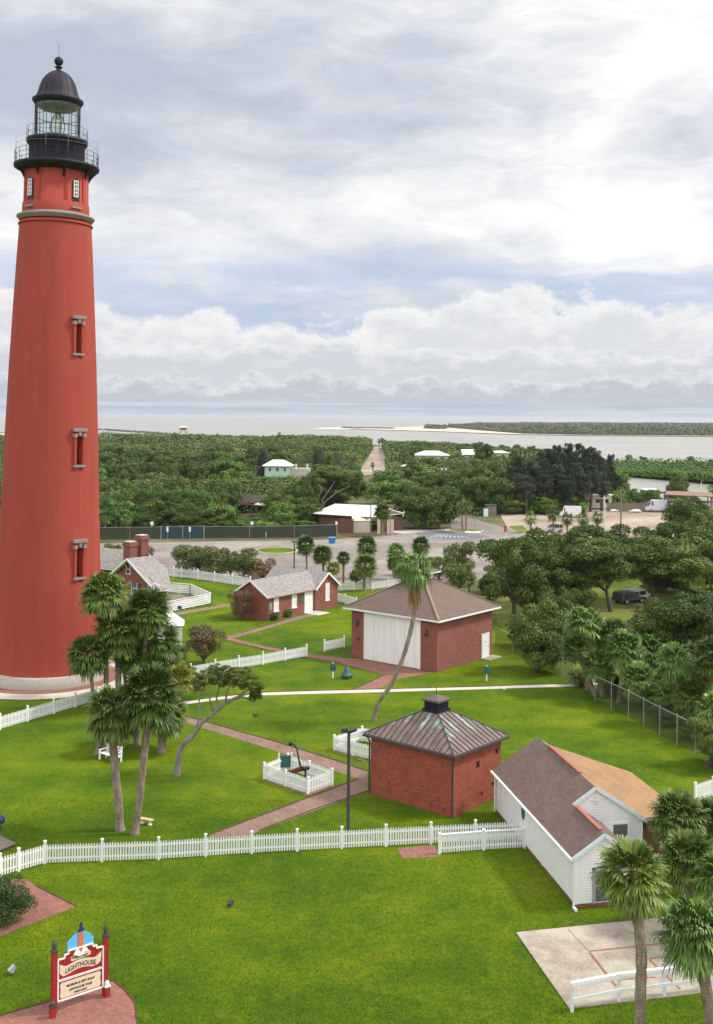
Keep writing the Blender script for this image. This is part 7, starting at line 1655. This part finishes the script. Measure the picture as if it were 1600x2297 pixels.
# bus-sized structures of the boatyard
T = thing('boat_shelter', G(1570, 1150), R_(-6), 'open boat shelter with a red-brown roof on tall posts by the lagoon', 'shelter')
b = MB(); slab_roof(b, [[(-9, -2, 4.6), (3.5, -2, 4.2), (3, 1.5, 5.1), (-8, 1.5, 5.3)], [(3.5, 5, 4.2), (-9, 5, 4.6), (-8, 1.5, 5.3), (3, 1.5, 5.1)]], .2); b.build('roof', [plain('faded_red_roof', (.26, .16, .125), .8, .25, 1), M['wood_brown']], T)
for x in (-8, -2.6, 2.8):
    for y in (-1, 4.2): b = MB(); b.box(x-.15, x+.15, y-.15, y+.15, 0, 4.3); b.build('post', M['wood'], T)
def boat(px, rz, L, label, hull, name='moored_boat'):
    base = G(*px); T = thing(name, base, rz, label, 'boat'); vz = min(1, L/9); hw_ = L*.17; st = 9; vs_ = []; fs = []
    for i in range(st):
        t = i/(st-1); x = -L/2+L*t; w_ = hw_*(1-max(0, t-.45)**2/.31)**.5 if t < .999 else .02; w_ = max(w_, .02); sh = 1.15+.5*t*t
        vs_ += [(x, 0, .25+.3*t**3), (x, w_*.75, .55+.2*t), (x, w_, sh+.3), (x, -w_, sh+.3), (x, -w_*.75, .55+.2*t)]
    for i in range(st-1):
        for k in range(5): a = i*5; fs.append((a+k, a+(k+1) % 5, a+5+(k+1) % 5, a+5+k))
    b = MB(); b.add(vs_, fs+[(0, 1, 2, 3, 4)]); b.v = [(x, y, z*vz) for x, y, z in b.v]; b.build('hull', M[hull], T)
    b = MB(); b.add([(-L*.45, -hw_*.9, 1.5), (L*.3, -hw_*.75, 1.75), (L*.3, hw_*.75, 1.75), (-L*.45, hw_*.9, 1.5), (-L*.35, -hw_*.6, 2.5), (L*.1, -hw_*.5, 2.6), (L*.1, hw_*.5, 2.6), (-L*.35, hw_*.6, 2.5)], [(0, 1, 5, 4), (1, 2, 6, 5), (2, 3, 7, 6), (3, 0, 4, 7), (4, 5, 6, 7)]); b.v = [(x, y, z*vz) for x, y, z in b.v]; b.build('cover', M['white'], T)
    b = MB(); b.box(-L*.47, L*.46, -hw_*.98, hw_*.98, 1.42*vz, 1.52*vz); b.build('gunwale', M['white'], T)
boat((1578, 1180), R_(178), 13, 'big white motor boat with a navy hull on the lot at the right edge', 'navy')
boat((1562, 1155), R_(182), 7, 'small white boat on a trailer in front of the boat shelter', 'white_old')
boat((1600, 1168), R_(175), 7, 'white covered boat at the right edge behind the navy hulled one', 'white_old')
boat((1425, 1150), R_(180), 3.0, 'tiny white dinghy upturned on the lot beside the motorhome', 'white', 'dinghy'); boat((1378, 1148), R_(10), 2.2, 'tiny white dinghy left of the lot utility pole', 'white', 'dinghy')
boat((1588, 1128), R_(170), 9, 'white cabin boat moored on the lagoon beyond the shelter', 'white'); boat((1450, 1112), R_(185), 8, 'white boat moored on the lagoon behind the board fence', 'white')
for i, (x, yb, yt, lb) in enumerate([(1480, 1128, 1082, 'left of the shelter'), (1506, 1126, 1078, 'beside the round dark tree'), (1540, 1126, 1086, 'in front of the shelter roof'), (1573, 1124, 1080, 'near the right edge')]):
    base = G(x, yb); tag_ = thing('boat_mast', base, 0, 'thin pale boat mast on the lagoon '+lb, 'mast'); b = MB(); hh = AT(x, yt, base.y).z; b.tube([(0, 0, 0), (0, 0, hh)], .09, 6); b.build('pole', M['white_old'], tag_); b = MB(); b.beam((-.9, 0, hh*.7), (.9, 0, hh*.7), .06, .06); b.build('spreader', M['white_old'], tag_)
b = MB(); a_, c2_ = G(1400, 1119), G(1620, 1125); b.beam((a_.x, a_.y, .1), (c2_.x, c2_.y, .1), 1.6, .2); struct('lagoon_quay', b.mesh('lagoon_quay', M['wood']))
T = thing('board_fence', G(1362, 1147), R_(-4), 'grey board fence along the lagoon side of the sandy lot', 'fence')
b = MB()
for i in range(80): b.box(i*.18, i*.18+.165, -.03, .03, 0, 2.2+.03*(i % 3))
b.build('board_panel', M['wood'], T); b = MB(); b.box(0, 14.4, .03, .09, .5, .6); b.box(0, 14.4, .03, .09, 1.6, 1.7); b.build('rail', M['wood'], T)
T = thing('trailer_home', G(1285, 1142), R_(-3), 'long cream trailer home under the dark pines', 'mobile home')
b = MB(); b.box(0, 10, 0, 3, .3, 3.6); b.build('body', M['cream'], T); b = MB(); b.box(-.3, 10.3, -.3, 3.3, 3.6, 3.85); b.build('roof', M['roof_white'], T)
for x in (1, 3.4, 6, 8.2): b = MB(); b.box(x, x+1.0, -.05, .02, 1.7, 2.7); b.build('window', M['glass'], T)
T = thing('kiosk_hut', G(1103, 1158), R_(8), 'small grey green hut with a flat roof at the road side', 'hut')
b = MB(); b.box(-1.2, 1.2, 0, 2.0, 0, 2.6); b.build('wall', M['wood'], T); b = MB(); b.box(-1.5, 1.4, -.3, 2.2, 2.6, 2.75); b.build('roof', M['teal'], T); b = MB(); b.box(-2.0, -1.0, -.6, .1, 0, 1.8); b.build('locker', M['white'], T)
T = vehicle((1086, 1156), R_(170), 4.5, 1.9, 1.7, M['teal'], 'dark green car parked beside the roadside hut', 'parked_car', 'car')
# people: one continuous skinned body each
def person(px, rz, label, top, trou, hgt_=1.72):
    base = G(*px); T = thing('person', base, rz, label, 'person'); k = hgt_/1.72
    me = bpy.data.meshes.new('body')
    J = {'pel': (0, 0, .95), 'wst': (0, 0, 1.12), 'cst': (0, 0, 1.33), 'nck': (0, 0, 1.47), 'hd': (0, -.02, 1.60), 'top': (0, -.01, 1.70),
         'hl': (.10, 0, .88), 'kl': (.12, -.03, .48), 'al': (.12, .02, .08), 'tl': (.13, -.16, .04), 'hr': (-.10, 0, .88), 'kr': (-.12, -.06, .48), 'ar': (-.12, .03, .08), 'tr': (-.13, -.15, .04),
         'sl': (.19, 0, 1.41), 'el': (.25, .02, 1.14), 'wl': (.26, -.08, .90), 'ml': (.26, -.11, .80), 'sr': (-.19, 0, 1.41), 'er': (-.25, .02, 1.14), 'wr': (-.24, -.1, .90), 'mr': (-.24, -.13, .80)}
    E_ = [('pel', 'wst'), ('wst', 'cst'), ('cst', 'nck'), ('nck', 'hd'), ('hd', 'top'), ('pel', 'hl'), ('hl', 'kl'), ('kl', 'al'), ('al', 'tl'), ('pel', 'hr'), ('hr', 'kr'), ('kr', 'ar'), ('ar', 'tr'), ('cst', 'sl'), ('sl', 'el'), ('el', 'wl'), ('wl', 'ml'), ('cst', 'sr'), ('sr', 'er'), ('er', 'wr'), ('wr', 'mr')]
    Rr = dict(pel=.14, wst=.12, cst=.15, nck=.055, hd=.095, top=.06, hl=.095, kl=.06, al=.042, tl=.035, hr=.095, kr=.06, ar=.042, tr=.035, sl=.06, el=.045, wl=.032, ml=.03, sr=.06, er=.045, wr=.032, mr=.03)
    ks = list(J); me.from_pydata([tuple(c*k for c in J[q]) for q in ks], [(ks.index(a), ks.index(c)) for a, c in E_], [])
    o = link('body', me, T); md = o.modifiers.new('s', 'SKIN'); md.use_smooth_shade = True; sv = me.skin_vertices[0].data
    for i, q in enumerate(ks): sv[i].radius = (Rr[q]*k, Rr[q]*k*.85); sv[i].use_root = (q == 'pel')
    o.modifiers.new('u', 'SUBSURF').levels = 1
    bpy.context.view_layer.update(); m2 = bpy.data.meshes.new_from_object(o.evaluated_get(bpy.context.evaluated_depsgraph_get())); o.modifiers.clear(); o.data = m2
    m2.materials.clear()
    for mt in (M['skin'], top, trou): m2.materials.append(mt)
    for p_ in m2.polygons: z = p_.center.z/k; p_.material_index = 2 if z < .98 and abs(p_.center.x) < .22 and z > .1 else (1 if z < 1.45 and (abs(p_.center.x) < .24 and z > .98 or z > 1.12) else 0)
    b = MB(); b.ball((0, .01*k, 1.66*k), .095*k, 6, 0, .8); b.build('hair', M['boot'], T)
PUR = plain('purple_shirt', (.22, .10, .45), .7, .1, 4); BLU = plain('blue_shirt', (.12, .28, .55), .7, .1, 4)
person((1494, 1187), R_(10), 'person in a purple shirt walking on the sandy lot', PUR, PUR, 1.75); person((1501, 1186), R_(-10), 'person in a blue shirt walking beside another on the lot', BLU, M['navy'], 1.75)
# grass blades on the near lawn
def blades():
    r = np.random.RandomState(9); n = 160000; y = 41+ (r.rand(n)**1.25)*27; x = (r.rand(n)-.5)*y*.72
    holes = [[G(*p) for p in q] for q in ([(1158, 2094), (1433, 2066), (1720, 2038), (1780, 2195), (1600, 2226), (1277, 2264)], [(-60, 1975), (60, 1972), (80, 1988), (171, 2034), (0, 2101), (-120, 2150)], [(-80, 2300), (0, 2279), (116, 2246), (254, 2202), (302, 2248), (309, 2297), (312, 2420), (-80, 2420)], [(890, 1903), (975, 1896), (985, 1922), (905, 1927)],
              [(1291, 2037), (1180, 1905), (1120, 1830), (1480, 1830), (1520, 2000)], [(828, 1775), (804, 1746), (470, 1872), (460, 1882), (570, 1880), (585, 1866)], [(826, 1780), (1016, 1834), (1128, 1790), (980, 1740)])]
    k = np.ones(n, bool)
    for q in holes:
        c = np.zeros(n, bool)
        for i in range(len(q)):
            a, b_ = q[i], q[(i+1) % len(q)]; kk = ((a.y > y) != (b_.y > y)); c ^= kk & (x < (b_.x-a.x)*(y-a.y)/((b_.y-a.y) or 1e-9)+a.x)
        k &= ~c
    x, y = x[k], y[k]; n = len(x); a = r.rand(n)*6.28; h = r.uniform(.03, .075, n); w_ = r.uniform(.012, .022, n)
    dx_, dy_ = np.cos(a), np.sin(a); lx, ly = r.normal(0, .025, n), r.normal(0, .025, n)
    v = np.stack([np.stack([x-dx_*w_, y-dy_*w_, np.zeros(n)], 1), np.stack([x+dx_*w_, y+dy_*w_, np.zeros(n)], 1), np.stack([x+lx, y+ly, h], 1)], 1).reshape(-1, 3)
    o = link('grass_blades', np_mesh('grass_blades', v, np.arange(3*n).reshape(-1, 3), M['blade'])); tag(o, 'short green grass blades over the near lawn', 'grass', kind='stuff')
blades()
bpy.context.view_layer.update()
# ------------------------------------------------------------------ air: one box of thin haze round the whole place
m = bpy.data.materials.new('haze'); m.use_nodes = True; t = NT(m.node_tree); t.n.clear()
pv = t.new('ShaderNodeVolumePrincipled'); pv.inputs['Color'].default_value = (.86, .90, .96, 1); pv.inputs['Density'].default_value = .00005; pv.inputs['Anisotropy'].default_value = .2
mo = t.new('ShaderNodeOutputMaterial'); t.l.new(pv.outputs[0], mo.inputs['Volume'])
b = MB(); b.box(-31000, 31000, -3100, 46000, -2.6, 62); hz = link('haze', b.mesh('haze', m)); tag(hz, 'thin pale sea haze over the whole place', 'haze', kind='stuff')
